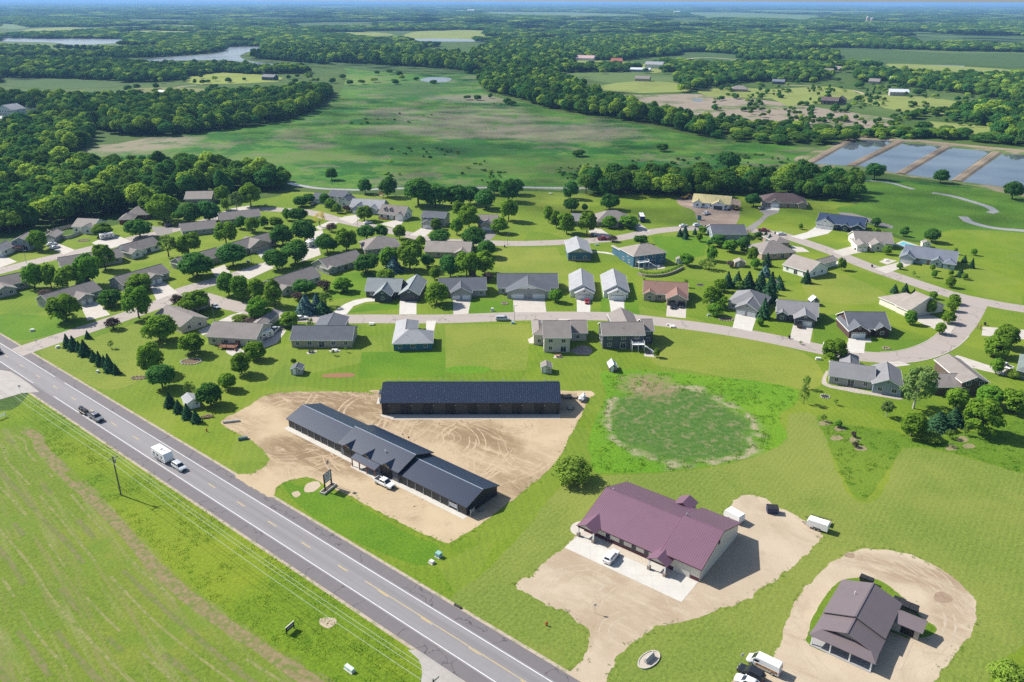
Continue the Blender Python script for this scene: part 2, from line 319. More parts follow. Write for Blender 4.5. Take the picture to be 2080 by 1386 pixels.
BASIN = [(1222,757),(1300,752),(1450,765),(1560,778),(1618,792),(1614,822),(1587,838),(1583,855),(1598,880),(1590,900),(1540,925),(1450,945),(1350,958),(1230,962),(1205,955),(1200,930),(1195,900),(1210,850),(1232,800)]
patch('basin', BASIN, .032, basin_m, step=1.2, jit=.35)
lush_m = grass('lush_lawn', (.070,.160,.010), (.110,.200,.014), (.052,.135,.008), dry=(.15,.19,.03), dry_amt=.3)
straw_lawn = grass('yellowed_lawn', (.135,.185,.028), (.185,.220,.044), (.105,.165,.020), dry=(.24,.23,.09), dry_amt=.5, stripes=(.2, R(96), .12))
stripe_lawn = grass('striped_lawn', (.066,.140,.010), (.095,.170,.014), (.056,.125,.009), dry=(.12,.16,.02), dry_amt=.2, stripes=(.30, R(4), .45, .3, (.125,.205,.020)))
for i, (px, m_) in enumerate([([(735,715),(905,715),(905,766),(728,768)], lush_m), ([(905,660),(1078,658),(1070,752),(905,752)], straw_lawn), ([(1012,503),(1132,503),(1155,560),(1000,566)], straw_lawn), ([(1330,668),(1480,680),(1640,722),(1650,790),(1400,752),(1325,735)], straw_lawn), ([(1655,640),(1722,640),(1716,712),(1652,700)], stripe_lawn), ([(1764,692),(1818,690),(1905,690),(1880,705),(1830,716),(1758,714)], stripe_lawn),
    ([(1080,600),(1040,612),(940,610),(960,638),(1042,638)], lush_m), ([(1640,545),(1720,560),(1800,600),(1740,620),(1640,600)], straw_lawn), ([(1320,480),(1440,480),(1430,520),(1360,530)], lush_m), ([(80,716),(180,690),(300,655),(330,700),(300,760),(240,790),(180,780)], straw_lawn), ([(0,640),(70,640),(180,655),(60,690),(0,680)], lush_m), ([(850,625),(705,636),(740,618),(800,618)], lush_m), ([(690,560),(760,556),(745,600),(700,606),(660,606)], lush_m), ([(560,960),(600,985),(700,1010),(820,1080),(890,1110),(860,1150),(700,1090),(600,1020)], lush_m), ([(1220,640),(1300,640),(1290,575),(1220,575)], lush_m), ([(1960,515),(2080,520),(2090,600),(1990,590),(1940,560)], straw_lawn)]):
    patch('lawn', px, .0222+.0002*i, m_, step=2.5, jit=.25, smooth=False if len(px) == 4 else True)
WEEDS = [[(1660,846),(1700,860),(1760,868),(1830,880),(1832,910),(1800,960),(1756,1020),(1738,1012),(1715,975),(1690,920)],[(1834,884),(1900,888),(2000,872),(2100,850),(2300,900),(2300,1000),(2080,963),(1960,925),(1880,908),(1836,910)]]
for i, w in enumerate(WEEDS): patch('weedy_slope', w, .031+.003*i, tallg_m, step=1.2, jit=.4)
for i, (x, y) in enumerate([(1675,859),(1706,871),(1699,889),(1736,893),(1747,910),(1932,909),(1968,906),(1955,892)]): patch('tree_ring', [(x-12,y),(x-4,y-5),(x+9,y-3),(x+13,y+3),(x+2,y+6),(x-9,y+5)], .036+.0004*i, M('tree_ring_soil', (.25,.20,.125), .95, .1, layers=[((.12,.15,.04), 1.2, .45, .6, .8)]), step=.6, jit=.3)
patch('weed_island', [(903,752),(920,745),(960,744),(995,748),(990,756),(950,760),(915,758)], .034, basin_m, step=.8, jit=.3)
# far fields: light strips between the woods
FIELDS = []
def far_field(px, c, z):
    FIELDS.append([(p.x, p.y) for p in pxs(px)])
    n = 'pasture_%d' % len(MATS)
    patch('far_field', px, z, M(n, c, .95, .1, layers=[(tuple(x*.7 for x in c), .012, .45, .7, .6), (tuple(x*1.25 for x in c), .05, .5, .75, .4)]), step=40, jit=6)
YG, PG, TN, DG = (.19,.225,.06), (.12,.18,.065), (.22,.19,.10), (.055,.10,.028)
for px, c in [([(300,52),(330,50),(400,52),(395,60),(310,58)], PG), ([(235,66),(300,62),(420,66),(405,74),(240,72)], YG), ([(60,60),(140,56),(190,62),(100,70),(40,70)], YG), ([(380,60),(440,62),(500,68),(430,70)], PG),
    ([(0,48),(30,50),(60,58),(0,58)], PG), ([(830,68),(870,63),(1000,62),(985,72),(960,80),(840,82),(820,76)], YG), ([(1060,66),(1110,66),(1120,72),(1070,73)], YG), ([(700,66),(760,66),(800,72),(710,75)], YG),
    ([(960,24),(1150,25),(1300,30),(1330,36),(1180,37),(1000,33)], PG), ([(1390,25),(1520,26),(1620,30),(1700,38),(1640,45),(1500,40),(1390,34)], PG), ([(1350,52),(1460,54),(1440,60),(1380,60)], PG),
    ([(1380,106),(1440,107),(1510,113),(1500,122),(1380,130),(1370,118)], DG), ([(1850,78),(1950,76),(2150,78),(2150,100),(1980,92),(1860,92)], DG), ([(1700,105),(1740,98),(1900,108),(2100,112),(2100,135),(1950,134),(1780,128),(1700,120)], DG),
    ([(1805,130),(1960,136),(2070,145),(2060,158),(1920,155),(1830,142)], YG), ([(1420,180),(1500,178),(1560,182),(1690,176),(1750,195),(1690,210),(1600,215),(1560,200),(1440,196)], YG), ([(1730,190),(1830,195),(1900,200),(2000,215),(1960,235),(1850,230),(1760,210)], YG),
    ([(1880,245),(1990,255),(2040,262),(2000,275),(1900,270)], YG), ([(1110,128),(1180,122),(1260,125),(1360,140),(1330,150),(1280,140),(1140,134)], YG), ([(1215,175),(1300,165),(1400,172),(1390,186),(1300,190),(1220,186)], YG),
    ([(370,158),(440,148),(500,150),(575,158),(560,166),(480,170),(400,172)], (.20,.24,.05)), ([(275,180),(350,178),(430,182),(440,195),(380,200),(290,195)], (.16,.17,.06)), ([(0,158),(120,160),(250,165),(230,178),(100,182),(0,172)], DG), ([(100,100),(200,104),(280,108),(220,112),(100,110)], DG),
    ([(0,238),(40,240),(30,252),(0,262)], YG), ([(640,125),(760,132),(900,140),(960,148),(830,150),(700,138)], DG), ([(440,84),(530,86),(535,92),(450,92)], DG), ([(1430,20),(1600,21),(1800,24),(1780,29),(1560,26)], PG), ([(600,14),(700,13),(760,16),(660,18)], PG), ([(1740,8),(1900,10),(1890,14),(1760,13)], PG)]:
    far_field(px, c, (.05 if px[0][1] > 140 else .3)+.004*len(FIELDS))
def water_sheet(name, px, z, m, step=8, jit=1.5): return patch(name, px, z, m, step=step, jit=jit)
WATERS = [[(0,77),(60,79),(100,79),(180,79),(262,80),(235,88),(150,92),(105,87),(0,84)], [(285,122),(360,115),(430,110),(458,103),(455,97),(480,95),(535,95),(532,100),(502,107),(488,115),(505,124),(560,131),(530,134),(470,124),(400,123),(300,126)], [(853,163),(868,158),(895,157),(918,160),(905,167),(870,167)], [(840,80),(900,79),(970,81),(970,85),(850,84)], [(1880,128),(1950,132),(1952,137),(1895,135)], [(1410,200),(1428,202),(1425,207),(1408,206)]]
for i, w in enumerate(WATERS): patch('river' if i == 1 else 'lake' if i == 0 else 'pond', w, .34 if w[0][1] < 150 else .12, river_m, step=10, jit=1.2)
def stream(px, w, m=stream_m, name='stream'):
    ribbon(name, smooth_poly(pxs(px), 4, .6, closed=False), w/2, w/2, .045, m)
stream([(585,372),(640,382),(720,386),(780,384),(830,383),(900,385),(1000,381),(1060,381),(1120,382),(1185,383),(1260,381)], 4.5)
stream([(1740,366),(1800,370),(1832,378),(1855,385)], 3.5); stream([(1895,392),(1930,398),(1975,410),(2005,420),(2020,430),(2010,433)], 4.5); stream([(1955,440),(1968,450),(2000,460),(2040,466),(2120,472)], 5)
# settling ponds with gravel dikes
BASINS = [[(1651,333),(1737,284),(1819,286),(1720,337)], [(1742,337),(1836,291),(1914,298),(1819,352)], [(1839,355),(1932,301),(2013,308),(1932,367)], [(1954,370),(2036,313),(2120,318),(2090,386)]]
patch('dike', [(1613,322),(1640,312),(1742,277),(1850,283),(2000,298),(2160,312),(2140,400),(1960,376),(1830,358),(1730,345),(1650,338),(1620,331)], .06, M('dike_grass', (.10,.15,.04), .95, .1, layers=[((.26,.21,.15), .05, .48, .6, .8)]), step=6, jit=.8)
for b in BASINS: patch('settling_pond', b, .12, water_m, smooth=False)
for a, b in (((1728,338),(1828,288)), ((1829,354),(1923,299)), ((1943,369),(2025,310)), ((1640,334),(1735,281)), ((1740,281),(1880,289)), ((1880,289),(2110,311))):
    A, B = G(*a), G(*b); d = (B-A).normalized(); n = Vector((-d.y, d.x, 0)); m = MB(); h = .9
    m.hull8([A-n*3.6+Vector((0,0,.1)), B-n*3.6+Vector((0,0,.1)), B+n*3.6+Vector((0,0,.1)), A+n*3.6+Vector((0,0,.1)), A-n*1.9+Vector((0,0,h)), B-n*1.9+Vector((0,0,h)), B+n*1.9+Vector((0,0,h)), A+n*1.9+Vector((0,0,h))])
    tag(m.build('dike', dike_m), kind='structure')
# ------------------------------------------------------------------ highway
H0, H1 = G(150, 810).to_2d(), G(1020, 1358).to_2d(); HD = (H1-H0).normalized(); HN = Vector((-HD.y, HD.x))   # HN points away from the camera
def hw(s, o): return H0+HD*s+HN*o
def strip(name, s0, s1, o0, o1, z, m):
    n = max(1, int((s1-s0)/30)); pts = [hw(s0+(s1-s0)*i/n, 0) for i in range(n+1)]
    return ribbon(name, pts, o1, -o0, z, m)
strip('road_shoulder', -300, 300, -7.0, 6.9, .028, shoulder_gravel_m)
strip('road_shoulder', -300, 300, -6.3, 6.2, .034, shoulder_m)
strip('highway', -300, 300, -3.45, 3.4, .040, highway_m)
strip('road_marking', -300, -19.5, 2.98, 3.10, .046, paint_w); strip('road_marking', -13, 300, 2.98, 3.10, .046, paint_w)
strip('road_marking', -300, -20, -3.15, -3.03, .046, paint_w); strip('road_marking', -6, 300, -3.15, -3.03, .046, paint_w)
SY = (G(740,1182).to_2d()-H0).dot(HD)
for i in range(-12, 24):
    strip('road_marking', -1.5+i*12.1, 1.5+i*12.1, -.16, .02, .046, paint_y)
strip('road_marking', SY, 300, .14, .28, .046, paint_y)
# crack seams across the shoulders
seam = M('crack_filler', (.22,.19,.165), .9, .2)
for i in range(70):
    s = -60+i*3.1+random.uniform(-1.2, 1.2); side = random.choice((-1, 1))
    a, b = (-6.2, -3.5) if side < 0 else (3.5, 6.1)
    p, q = hw(s, a), hw(s+random.uniform(-.9, .9), b); mid = (p+q)/2+HD*random.uniform(-.6, .6)
    ribbon('crack_seam', [p, mid, q], .035, .035, .0395, seam)
patch('road', [(-160,800),(-60,770),(0,752),(20,755),(48,772),(80,797),(72,797),(45,799),(0,812),(-160,850)], .0425, apron_m, step=2)
patch('road', [(828,1320),(846,1322),(870,1332),(930,1375),(960,1400),(990,1460),(820,1560),(835,1440),(852,1400),(857,1362),(850,1340)], .0305, apron_m, smooth=True, step=1)
# ------------------------------------------------------------------ residential streets
SW = 4.4
def street(px, w=SW, z=.036): return ribbon('street', smooth_poly(pxs(px), 3, 0, closed=False), w, w, z, street_m)
street([(20,722),(64,706),(130,684),(260,641),(330,615),(375,590),(445,570),(500,553),(545,538)])
street([(368,592),(420,606),(460,618),(530,634),(600,644),(680,648),(760,648),(900,648),(1050,643),(1150,642),(1250,644),(1350,655),(1450,668),(1550,685),(1650,706),(1720,720),(1800,727),(1862,720),(1915,698),(1950,665),(1972,632),(1985,606)], z=.038)
street([(2300,655),(2080,628),(1990,612),(1930,598),(1830,565),(1760,540),(1690,512),(1630,491),(1590,478),(1540,470),(1480,465),(1400,464),(1330,470),(1250,485),(1150,492),(1050,495),(950,492),(880,488),(820,475),(740,458),(680,445),(630,432),(580,427),(510,426),(450,440),(400,455),(340,470),(275,484),(200,502),(125,520),(60,535),(0,551),(-160,590)], z=.034)
street([(-120,760),(-60,735),(20,722)], z=.0355)
kerb_m = M('kerb_concrete', (.45,.42,.37), .85, .2)
bend = smooth_poly(pxs([(1650,706),(1720,720),(1800,727),(1862,720),(1915,698),(1950,665),(1972,632),(1985,606)]), 3, 0, closed=False)[6:-12]
for sd_ in (-1, 1):
    k_ = []
    for i in range(1, len(bend)-1): d_ = (bend[i+1]-bend[i-1]).normalized(); k_.append(bend[i]+Vector((-d_.y, d_.x))*sd_*(SW+.12))
    ribbon('kerb', k_, .14, .14, .10, kerb_m)
# ------------------------------------------------------------------ lots and drives
LOT = patch('storage_lot', [(450,860),(472,842),(505,825),(545,803),(620,796),(720,797),(765,800),(778,792),(1140,794),(1205,797),(1192,815),(1180,845),(1160,882),(1132,935),(1095,972),(1040,1017),(985,1060),(950,1082),(912,1103),(895,1098),(830,1070),(760,1035),(700,1002),(660,985),(628,970),(592,975),(562,990),(552,1010),(520,996),(478,966),(520,960),(545,940),(540,920),(515,900),(490,885)], .036, lot_m, step=.6, jit=.6)
patch('gravel_lot', [(1050,1190),(1085,1165),(1110,1140),(1146,1113),(1180,1085),(1300,1030),(1420,1060),(1478,1045),(1490,1020),(1510,1008),(1540,1008),(1580,1030),(1640,1060),(1668,1085),(1655,1110),(1620,1142),(1560,1187),(1520,1215),(1470,1237),(1400,1260),(1330,1275),(1290,1300),(1260,1330),(1240,1360),(1222,1400),(1180,1430),(1120,1378),(1165,1360),(1192,1325),(1197,1290),(1180,1265),(1140,1240),(1090,1215)], .030, gravel_m, step=.5, jit=.8)
patch('gravel_loop', [(1575,1330),(1600,1255),(1640,1190),(1690,1142),(1750,1117),(1830,1122),(1900,1150),(1955,1190),(1983,1230),(1975,1280),(1940,1330),(1895,1386),(1870,1440),(1450,1440),(1480,1390),(1540,1352)], .031, loop_m, step=.5, jit=.6)
patch('grass_island', [(1637,1300),(1655,1245),(1690,1195),(1722,1176),(1780,1176),(1832,1212),(1872,1255),(1902,1275),(1895,1290),(1870,1296),(1800,1300),(1772,1355),(1700,1335),(1645,1312)], .044, tallg_m, step=.8, jit=.3)
for px in ([(1713,1127),(1722,1124),(1736,1126),(1734,1134),(1722,1133)], [(1900,1206),(1914,1203),(1932,1212),(1935,1220),(1918,1225),(1900,1220)]):
    patch('dirt_patch', px, .042, M('damp_soil', (.27,.20,.14), .95, .1, layers=[((.20,.145,.10), .8, .4, .7, .7)]), step=.5, jit=.25)
for px in ([(648,1258),(665,1254),(681,1258),(680,1270),(668,1277),(655,1272)], [(622,985),(640,978),(652,985),(640,998),(620,1000)], [(592,1002),(605,998),(612,1006),(600,1012)]):
    patch('dirt_patch', px, .040, gravel_m, step=.5, jit=.3)
patch('dirt_yard', [(308,192),(340,186),(390,188),(415,196),(400,203),(350,204),(318,200)], .07, mud_m, step=3, jit=1)
ribbon('farm_track', smooth_poly(pxs([(290,190),(300,184),(340,180),(390,174),(440,170),(500,164),(530,163)]), 6, 0, closed=False), 2.2, 2.2, .08, gravel_m)
ribbon('farm_track', smooth_poly(pxs([(1300,135),(1420,118),(1500,122),(1620,128),(1800,140),(1950,147),(2100,150)]), 20, 0, closed=False), 4, 4, .36, gravel_m)
ribbon('farm_track', smooth_poly(pxs([(1592,173),(1640,175),(1700,180),(1740,186),(1765,196)]), 8, 0, closed=False), 2.5, 2.5, .09, gravel_m)
patch('construction_mud', [(1375,405),(1405,398),(1495,405),(1503,425),(1490,462),(1440,462),(1418,450),(1408,428),(1383,418)], .036, mud_m, step=2, jit=.6)
patch('storm_pipe_riprap', [(1705,432),(1740,436),(1800,455),(1814,460),(1806,464),(1760,452),(1716,440)], .034, M('riprap_stone', (.28,.26,.24), .95, .2, layers=[((.15,.14,.12), 1.2, .4, .6, .8)]), step=1, jit=.5)
DZ = .041
for px, m in [([(672,641),(684,628),(700,618),(720,610),(742,606),(764,606),(764,612),(742,614),(718,622),(704,639)], white_conc), ([(812,611),(846,612),(846,639),(811,639)], white_conc), ([(920,608),(957,608),(951,638),(921,639)], conc_m), ([(1042,606),(1106,606),(1110,635),(1044,635)], conc_m),
    ([(1171,607),(1200,607),(1199,634),(1172,634)], white_conc), ([(1237,608),(1268,608),(1268,636),(1241,635)], white_conc), ([(1355,621),(1394,623),(1393,647),(1353,643)], conc_m), ([(1495,637),(1537,644),(1527,674),(1488,666)], white_conc), ([(1611,660),(1652,664),(1645,699),(1604,689)], conc_m),
    ([(1724,686),(1759,687),(1755,718),(1717,716)], white_conc), ([(1858,628),(1870,630),(1940,662),(1928,682),(1856,650)], conc_m), ([(1826,533),(1853,537),(1800,556),(1776,546)], conc_m), ([(1785,532),(1800,526),(1822,530),(1802,538)], conc_m), ([(1732,500),(1762,510),(1712,521),(1690,511)], conc_m),
    ([(1640,472),(1657,461),(1692,467),(1682,475),(1630,487),(1606,481)], white_conc), ([(1547,419),(1584,421),(1582,432),(1560,440),(1546,455),(1526,472),(1510,467),(1540,448),(1553,436),(1543,429)], drive_grey_m), ([(1545,419),(1584,421),(1582,428),(1548,426)], white_conc), ([(1198,463),(1222,466),(1242,480),(1215,484),(1196,472)], conc_m), ([(1285,455),(1300,455),(1322,470),(1300,473),(1288,462)], conc_m),
    ([(1662,530),(1702,531),(1706,540),(1668,543)], white_conc), ([(1605,499),(1630,503),(1645,512),(1613,513)], conc_m), ([(976,468),(1002,468),(1007,478),(994,490),(978,490)], drive_grey_m), ([(857,463),(882,465),(862,482),(832,478)], conc_m), ([(772,455),(806,447),(820,449),(808,466)], conc_m), ([(688,445),(700,440),(735,435),(738,440),(716,455)], conc_m),
    ([(163,620),(198,612),(224,640),(178,652)], conc_m), ([(304,580),(333,572),(362,595),(318,610)], conc_m), ([(428,548),(456,538),(474,562),(445,572)], conc_m), ([(518,510),(552,502),(565,520),(530,524)], conc_m), ([(482,553),(540,533),(556,545),(505,568)], conc_m), ([(610,533),(652,518),(645,496),(620,498)], conc_m), ([(640,470),(655,468),(660,490),(630,500),(615,495)], conc_m),
    ([(186,494),(228,474),(246,482),(270,492),(215,508)], conc_m), ([(92,492),(113,493),(152,508),(130,518),(100,502)], conc_m), ([(303,460),(350,462),(350,474),(322,480)], drive_grey_m), ([(428,440),(470,424),(505,418),(520,424),(450,445)], conc_m), ([(-20,520),(8,520),(35,532),(-10,548)], conc_m),
    ([(520,690),(572,672),(582,672),(562,698),(537,707)], conc_m), ([(546,673),(584,655),(600,650),(598,660),(562,676)], drive_grey_m), ([(402,672),(470,640),(495,633),(478,650),(412,682)], conc_m), ([(658,662),(664,655),(700,652),(692,670),(672,673)], conc_m), ([(866,652),(886,652),(878,690),(864,690)], white_conc), ([(1128,656),(1136,648),(1158,648),(1172,662),(1145,668)], conc_m), ([(1262,664),(1282,648),(1305,662)], conc_m),
    ([(1795,735),(1830,735),(1850,742),(1800,748)], conc_m), ([(1918,733),(1945,722),(2010,743),(2100,762),(2100,776),(2000,754)], conc_m), ([(1996,664),(2100,672),(2100,692),(1994,682)], conc_m), ([(1760,688),(1769,688),(1770,696),(1757,696)], white_conc), ([(668,450),(690,452),(650,468),(640,462)], conc_m)]:
    DZ += .0003; patch('driveway', px, DZ, m, smooth=False)
for px in ([(1235,678),(1240,681)],): pass
patch('garden_path', [(1200,510),(1230,512),(1258,518),(1257,520),(1228,515),(1200,512)], .036, white_conc, smooth=False)
patch('patio', [(1280,540),(1300,546),(1330,547),(1350,545),(1342,538),(1300,536)], .036, conc_m, step=1, jit=.2)
patch('patio', [(460,712),(480,706),(500,716),(490,724),(468,722)], .036, conc_m, step=.6, jit=.2)
for px in ([(622,716),(645,712),(640,718),(625,720)], [(668,712),(692,711),(688,716),(672,716)], [(1310,714),(1330,712),(1331,726),(1308,724)], [(1126,722),(1142,722),(1142,728),(1124,728)], [(1072,690),(1086,682),(1088,698),(1075,698)]): patch('patio', px, .036, conc_m, smooth=False)
patch('flower_bed', [(1160,712),(1180,702),(1198,706),(1203,716),(1190,722),(1165,718)], .036, M('mulch_rock', (.34,.29,.25), .95, .1, layers=[((.16,.10,.08), .9, .45, .6, .8)]), step=.6, jit=.2)
patch('flower_bed', [(655,762),(680,759),(716,759),(717,765),(690,767),(657,766)], .036, M('red_mulch', (.26,.12,.075), .95, .1, layers=[((.12,.15,.04), 1.2, .52, .6, .8)]), step=.5, jit=.2)
patch('rock_border', [(1674,760),(1682,754),(1682,780),(1735,789),(1772,797),(1830,806),(1828,812),(1770,803),(1720,795),(1672,782)], .036, M('river_rock', (.40,.36,.31), .95, .1, layers=[((.22,.19,.16), 2.0, .4, .65, .7)]), step=1, jit=.15)

# ------------------------------------------------------------------ tyre tracks across the lots: thin ragged ribbons of packed and loosened dirt
def tracks(name, centres, n, poly, z, mat, r0, r1, w0=.12, w1=.34, seed=0):
    rd = random.Random(seed); m = MB(); W_ = [(p.x, p.y) for p in pxs(poly)]
    for i in range(n):
        c = G(*rd.choice(centres)); cx, cy_ = c.x+rd.uniform(-6,6), c.y+rd.uniform(-6,6); r = rd.uniform(r0, r1); a0 = rd.uniform(0, 6.28); da = rd.uniform(.5, 2.2); el = rd.uniform(.55, 1.5); w = rd.uniform(w0, w1); k = max(6, int(r*da/.8)); off = rd.uniform(0, 50)
        for tr_ in (0, 1.75):
            prev = None
            for j in range(k+1):
                a = a0+da*j/k; rr = r+tr_+.9*mnoise.noise((a*1.6, off, 0)); x, y = cx+rr*math.cos(a), cy_+rr*el*math.sin(a); ww = w*math.sin(math.pi*min(1, max(.02, j/k)))*(.6+.5*mnoise.noise((a*9, off, 2))); q = ((x+ww*math.cos(a), y+ww*math.sin(a), z), (x-ww*math.cos(a), y-ww*math.sin(a), z))
                if prev and inside((x, y), W_) and mnoise.noise((x*.25, y*.25, off)) > -.25: zz = z+.0004*(i % 9); m.add([(p[0],p[1],zz) for p in (prev[0], q[0], q[1], prev[1])], [(0,1,2,3)])
                prev = q
    tag(m.build(name, mat), 'faint tyre tracks in the dirt', kind='stuff')
trk_d = M('packed_dirt', (.335,.250,.165), .95, .1, layers=[((.42,.325,.22), .9, .36, .6, 1)]); trk_l = M('loose_sand', (.455,.362,.250), .95, .1, layers=[((.40,.312,.208), .9, .30, .60, 1)])
LOTP = [(470,855),(510,828),(550,806),(720,802),(765,806),(790,850),(1130,852),(1190,815),(1165,870),(1125,935),(1090,968),(1030,1015),(950,1075),(910,1096),(830,1062),(760,1028),(700,998),(630,968),(560,985),(540,985),(505,966),(548,945),(540,915)]
CT = [(620,830),(560,880),(720,960),(1000,900),(900,880),(1080,880),(850,890),(640,940),(760,835),(1120,900)]
tracks('tyre_tracks', CT, 110, LOTP, .0385, trk_d, 5, 26, .1, .5, seed=1); tracks('tyre_tracks', CT, 40, LOTP, .0430, trk_l, 5, 26, .08, .24, seed=2)
gk = M('packed_gravel', (.345,.28,.205), .95, .1, layers=[((.40,.335,.255), .8, .4, .6, .9)])
tracks('tyre_tracks', [(1200,1200),(1260,1260),(1560,1120),(1350,1240)], 26, [(1090,1180),(1150,1118),(1380,1226),(1430,1200),(1560,1150),(1640,1090),(1600,1140),(1480,1225),(1300,1280),(1230,1360),(1195,1330)], .0325, gk, 5, 22, seed=3)
tracks('tyre_tracks', [(1775,1245)], 40, [(1585,1330),(1610,1255),(1650,1190),(1700,1145),(1755,1122),(1830,1128),(1900,1155),(1950,1195),(1975,1232),(1965,1280),(1930,1330),(1880,1386),(1500,1386),(1560,1350)], .0335, gk, 15, 24, seed=4)

# hay field: brown headland along the ditch and ragged windrow lines following it
HE = smooth_poly(pxs([(60,868),(92,884),(102,910),(160,967),(250,1055),(330,1138),(450,1241),(560,1315),(640,1365),(720,1420)]), 1.2, 0, closed=False)
def rows_(name, offs, w, mat, z, thr, seed):
    m = MB(); rd = random.Random(seed)
    for j, off in enumerate(offs):
        prev = None; sh = rd.uniform(0, 90)
        for i in range(1, len(HE)-1):
            d = (HE[i+1]-HE[i-1]).normalized(); n = Vector((d.y, -d.x)); p = HE[i]+n*(off+.8*mnoise.noise((i*.05, sh, 0))); ww = w*(.55+.6*abs(mnoise.noise((i*.21, sh, 3)))); q = (p+n*ww, p-n*ww)
            if prev and mnoise.noise((i*.09, sh, 7)) > thr: zz = z+.0003*(j % 12); m.add([(a.x, a.y, zz) for a in (prev[0], q[0], q[1], prev[1])], [(0,1,2,3)])
            prev = q
    tag(m.build(name, mat), 'cut hay lying in faint rows', kind='stuff')
hm = lambda n, a, b: M(n, a, .95, .1, layers=[(b, 1.1, .34, .62, .9), ((.09,.15,.02), .7, .46, .6, .7)])
rows_('hay_headland', [1.2, 2.4], 1.1, hm('brown_stubble', (.235,.185,.10), (.17,.145,.065)), .0285, -.4, 5)
rows_('hay_rows', [4.5+5.2*k for k in range(14)], .42, hm('straw_row', (.225,.215,.09), (.16,.175,.05)), .0290, -.15, 6)
rows_('hay_rows', [7.1+5.2*k for k in range(13)], .8, hm('brown_row', (.175,.155,.075), (.125,.15,.035)), .0340, .0, 8)
# ------------------------------------------------------------------ building materials
def siding(name, c, pitch=.22, rough=.6, vertical=False):
    if name in MATS: return MATS[name]
    t = NT(name); w = t.node('ShaderNodeTexWave', bands_direction='Z', wave_profile='SAW'); w.inputs['Scale'].default_value = 1/(pitch*3.2)
    if vertical: w.bands_direction = 'X'
    t.l.new(t.node('ShaderNodeTexCoord').outputs['Object'], w.inputs['Vector'])
    k = t.mix(t.math('MULTIPLY', t.ramp(t.noise(.7, 5, .65), .4, .75), .35), c, tuple(x*.78 for x in c))
    t.bump(w.outputs['Fac'], .35, .03); MATS[name] = t.done(k, rough, .3); return MATS[name]
def shingle(name, c):
    if name in MATS: return MATS[name]
    t = NT(name); k = t.mix(t.ramp(t.noise(.35, 5, .6), .35, .7), c, tuple(x*.80 for x in c))
    k = t.mix(.4, k, t.mix(t.noise(4.5, 4, .8), tuple(x*.55 for x in c), tuple(x*1.35 for x in c)))
    t.bump(t.noise(5, 3, .7), .4, .03); MATS[name] = t.done(k, .9, .2); return MATS[name]
def metal(name, c, rough=.38, metallic=0.25, spec=.5):
    if name in MATS: return MATS[name]
    t = NT(name); k = t.mix(t.math('MULTIPLY', t.ramp(t.noise(.25, 5, .6), .4, .7), .3), c, tuple(x*.8 for x in c))
    MATS[name] = t.done(k, rough, spec, metallic); return MATS[name]
white_trim = M('white_trim', (.74,.74,.72), .55, .4); dark_trim = M('dark_trim', (.03,.03,.034), .5, .4); brown_trim = M('brown_trim', (.10,.06,.05), .5, .4)
glass_m = M('window_glass', (.025,.032,.040), .06, .6); gdoor_m = M('garage_door_white', (.74,.74,.72), .5, .4); gdoor_dark = M('garage_door_dark', (.05,.055,.06), .5, .4)
gdoor_tan = M('garage_door_tan', (.42,.37,.30), .5, .4); wood_m = M('stained_wood', (.22,.10,.06), .7, .3, layers=[((.12,.055,.035), 3, .4, .7, .6)]); raw_wood = M('raw_lumber', (.50,.36,.20), .8, .2)
stone_m = M('field_stone', (.30,.25,.21), .9, .2, layers=[((.16,.13,.11), 2.5, .45, .6, .8), ((.42,.37,.32), 4, .5, .7, .6)])
vent_m = M('roof_vent_metal', (.45,.45,.45), .4, .5, .5)
WALL = dict(slate=(.055,.066,.070), grey=(.33,.32,.305), white=(.70,.69,.66), tan=(.36,.31,.24), beige=(.50,.46,.385), cream=(.62,.58,.50), teal=(.045,.150,.200), blue=(.050,.125,.190), brick=(.16,.055,.04), navy=(.025,.045,.085), dark=(.075,.080,.090), bluegrey=(.25,.30,.345), brown=(.105,.075,.06), tanbrick=(.34,.265,.20), lblue=(.30,.37,.42), wrap=(.74,.75,.78), dbrick=(.085,.050,.045), barn=(.30,.05,.035), grn=(.16,.20,.19))
ROOF = dict(grey=(0.205,0.205,0.214), slate=(0.244,0.271,0.277), dgrey=(0.112,0.121,0.139), tan=(0.284,0.251,0.224), taupe=(0.231,0.205,0.189), brown=(0.231,0.139,0.112), dbrown=(0.119,0.087,0.084), lgrey=(0.304,0.310,0.323), navy=(0.033,0.053,0.099), ply=(0.620,0.528,0.264), blue=(0.152,0.172,0.211), white=(0.620,0.620,0.620), pink=(0.475,0.317,0.317), red=(0.370,0.132,0.092), silver=(0.528,0.554,0.594))
WCACHE = {}
def win_mesh(w, h, frame, bars):
    k = (round(w, 1), round(h, 1), frame.name, bars)
    if k not in WCACHE:
        a, b = k[0]/2, k[1]/2; t = .09; m = MB()
        m.box(-a-t, a+t, -.05, .0, b, b+t).box(-a-t, a+t, -.07, .0, -b-t, -b).box(-a-t, -a, -.05, .0, -b, b).box(a, a+t, -.05, .0, -b, b)
        for i in range(1, bars+1): x = -a+2*a*i/(bars+1); m.box(x-.03, x+.03, -.045, 0, -b, b)
        p = MB().box(-a, a, -.02, .0, -b, b)
        WCACHE[k] = (m.mesh('window', frame), p.mesh('pane', glass_m))
    return WCACHE[k]
FROT = {'F': 0.0, 'L': -math.pi/2, 'R': math.pi/2, 'B': math.pi}
def window(root, x, y, z, face='F', w=1.2, h=1.2, frame=None, bars=1):
    a, p = win_mesh(w, h, frame or white_trim, bars); o = link('window', a, root, (x, y, z), FROT[face]); link('pane', p, o); return o
GC = {}
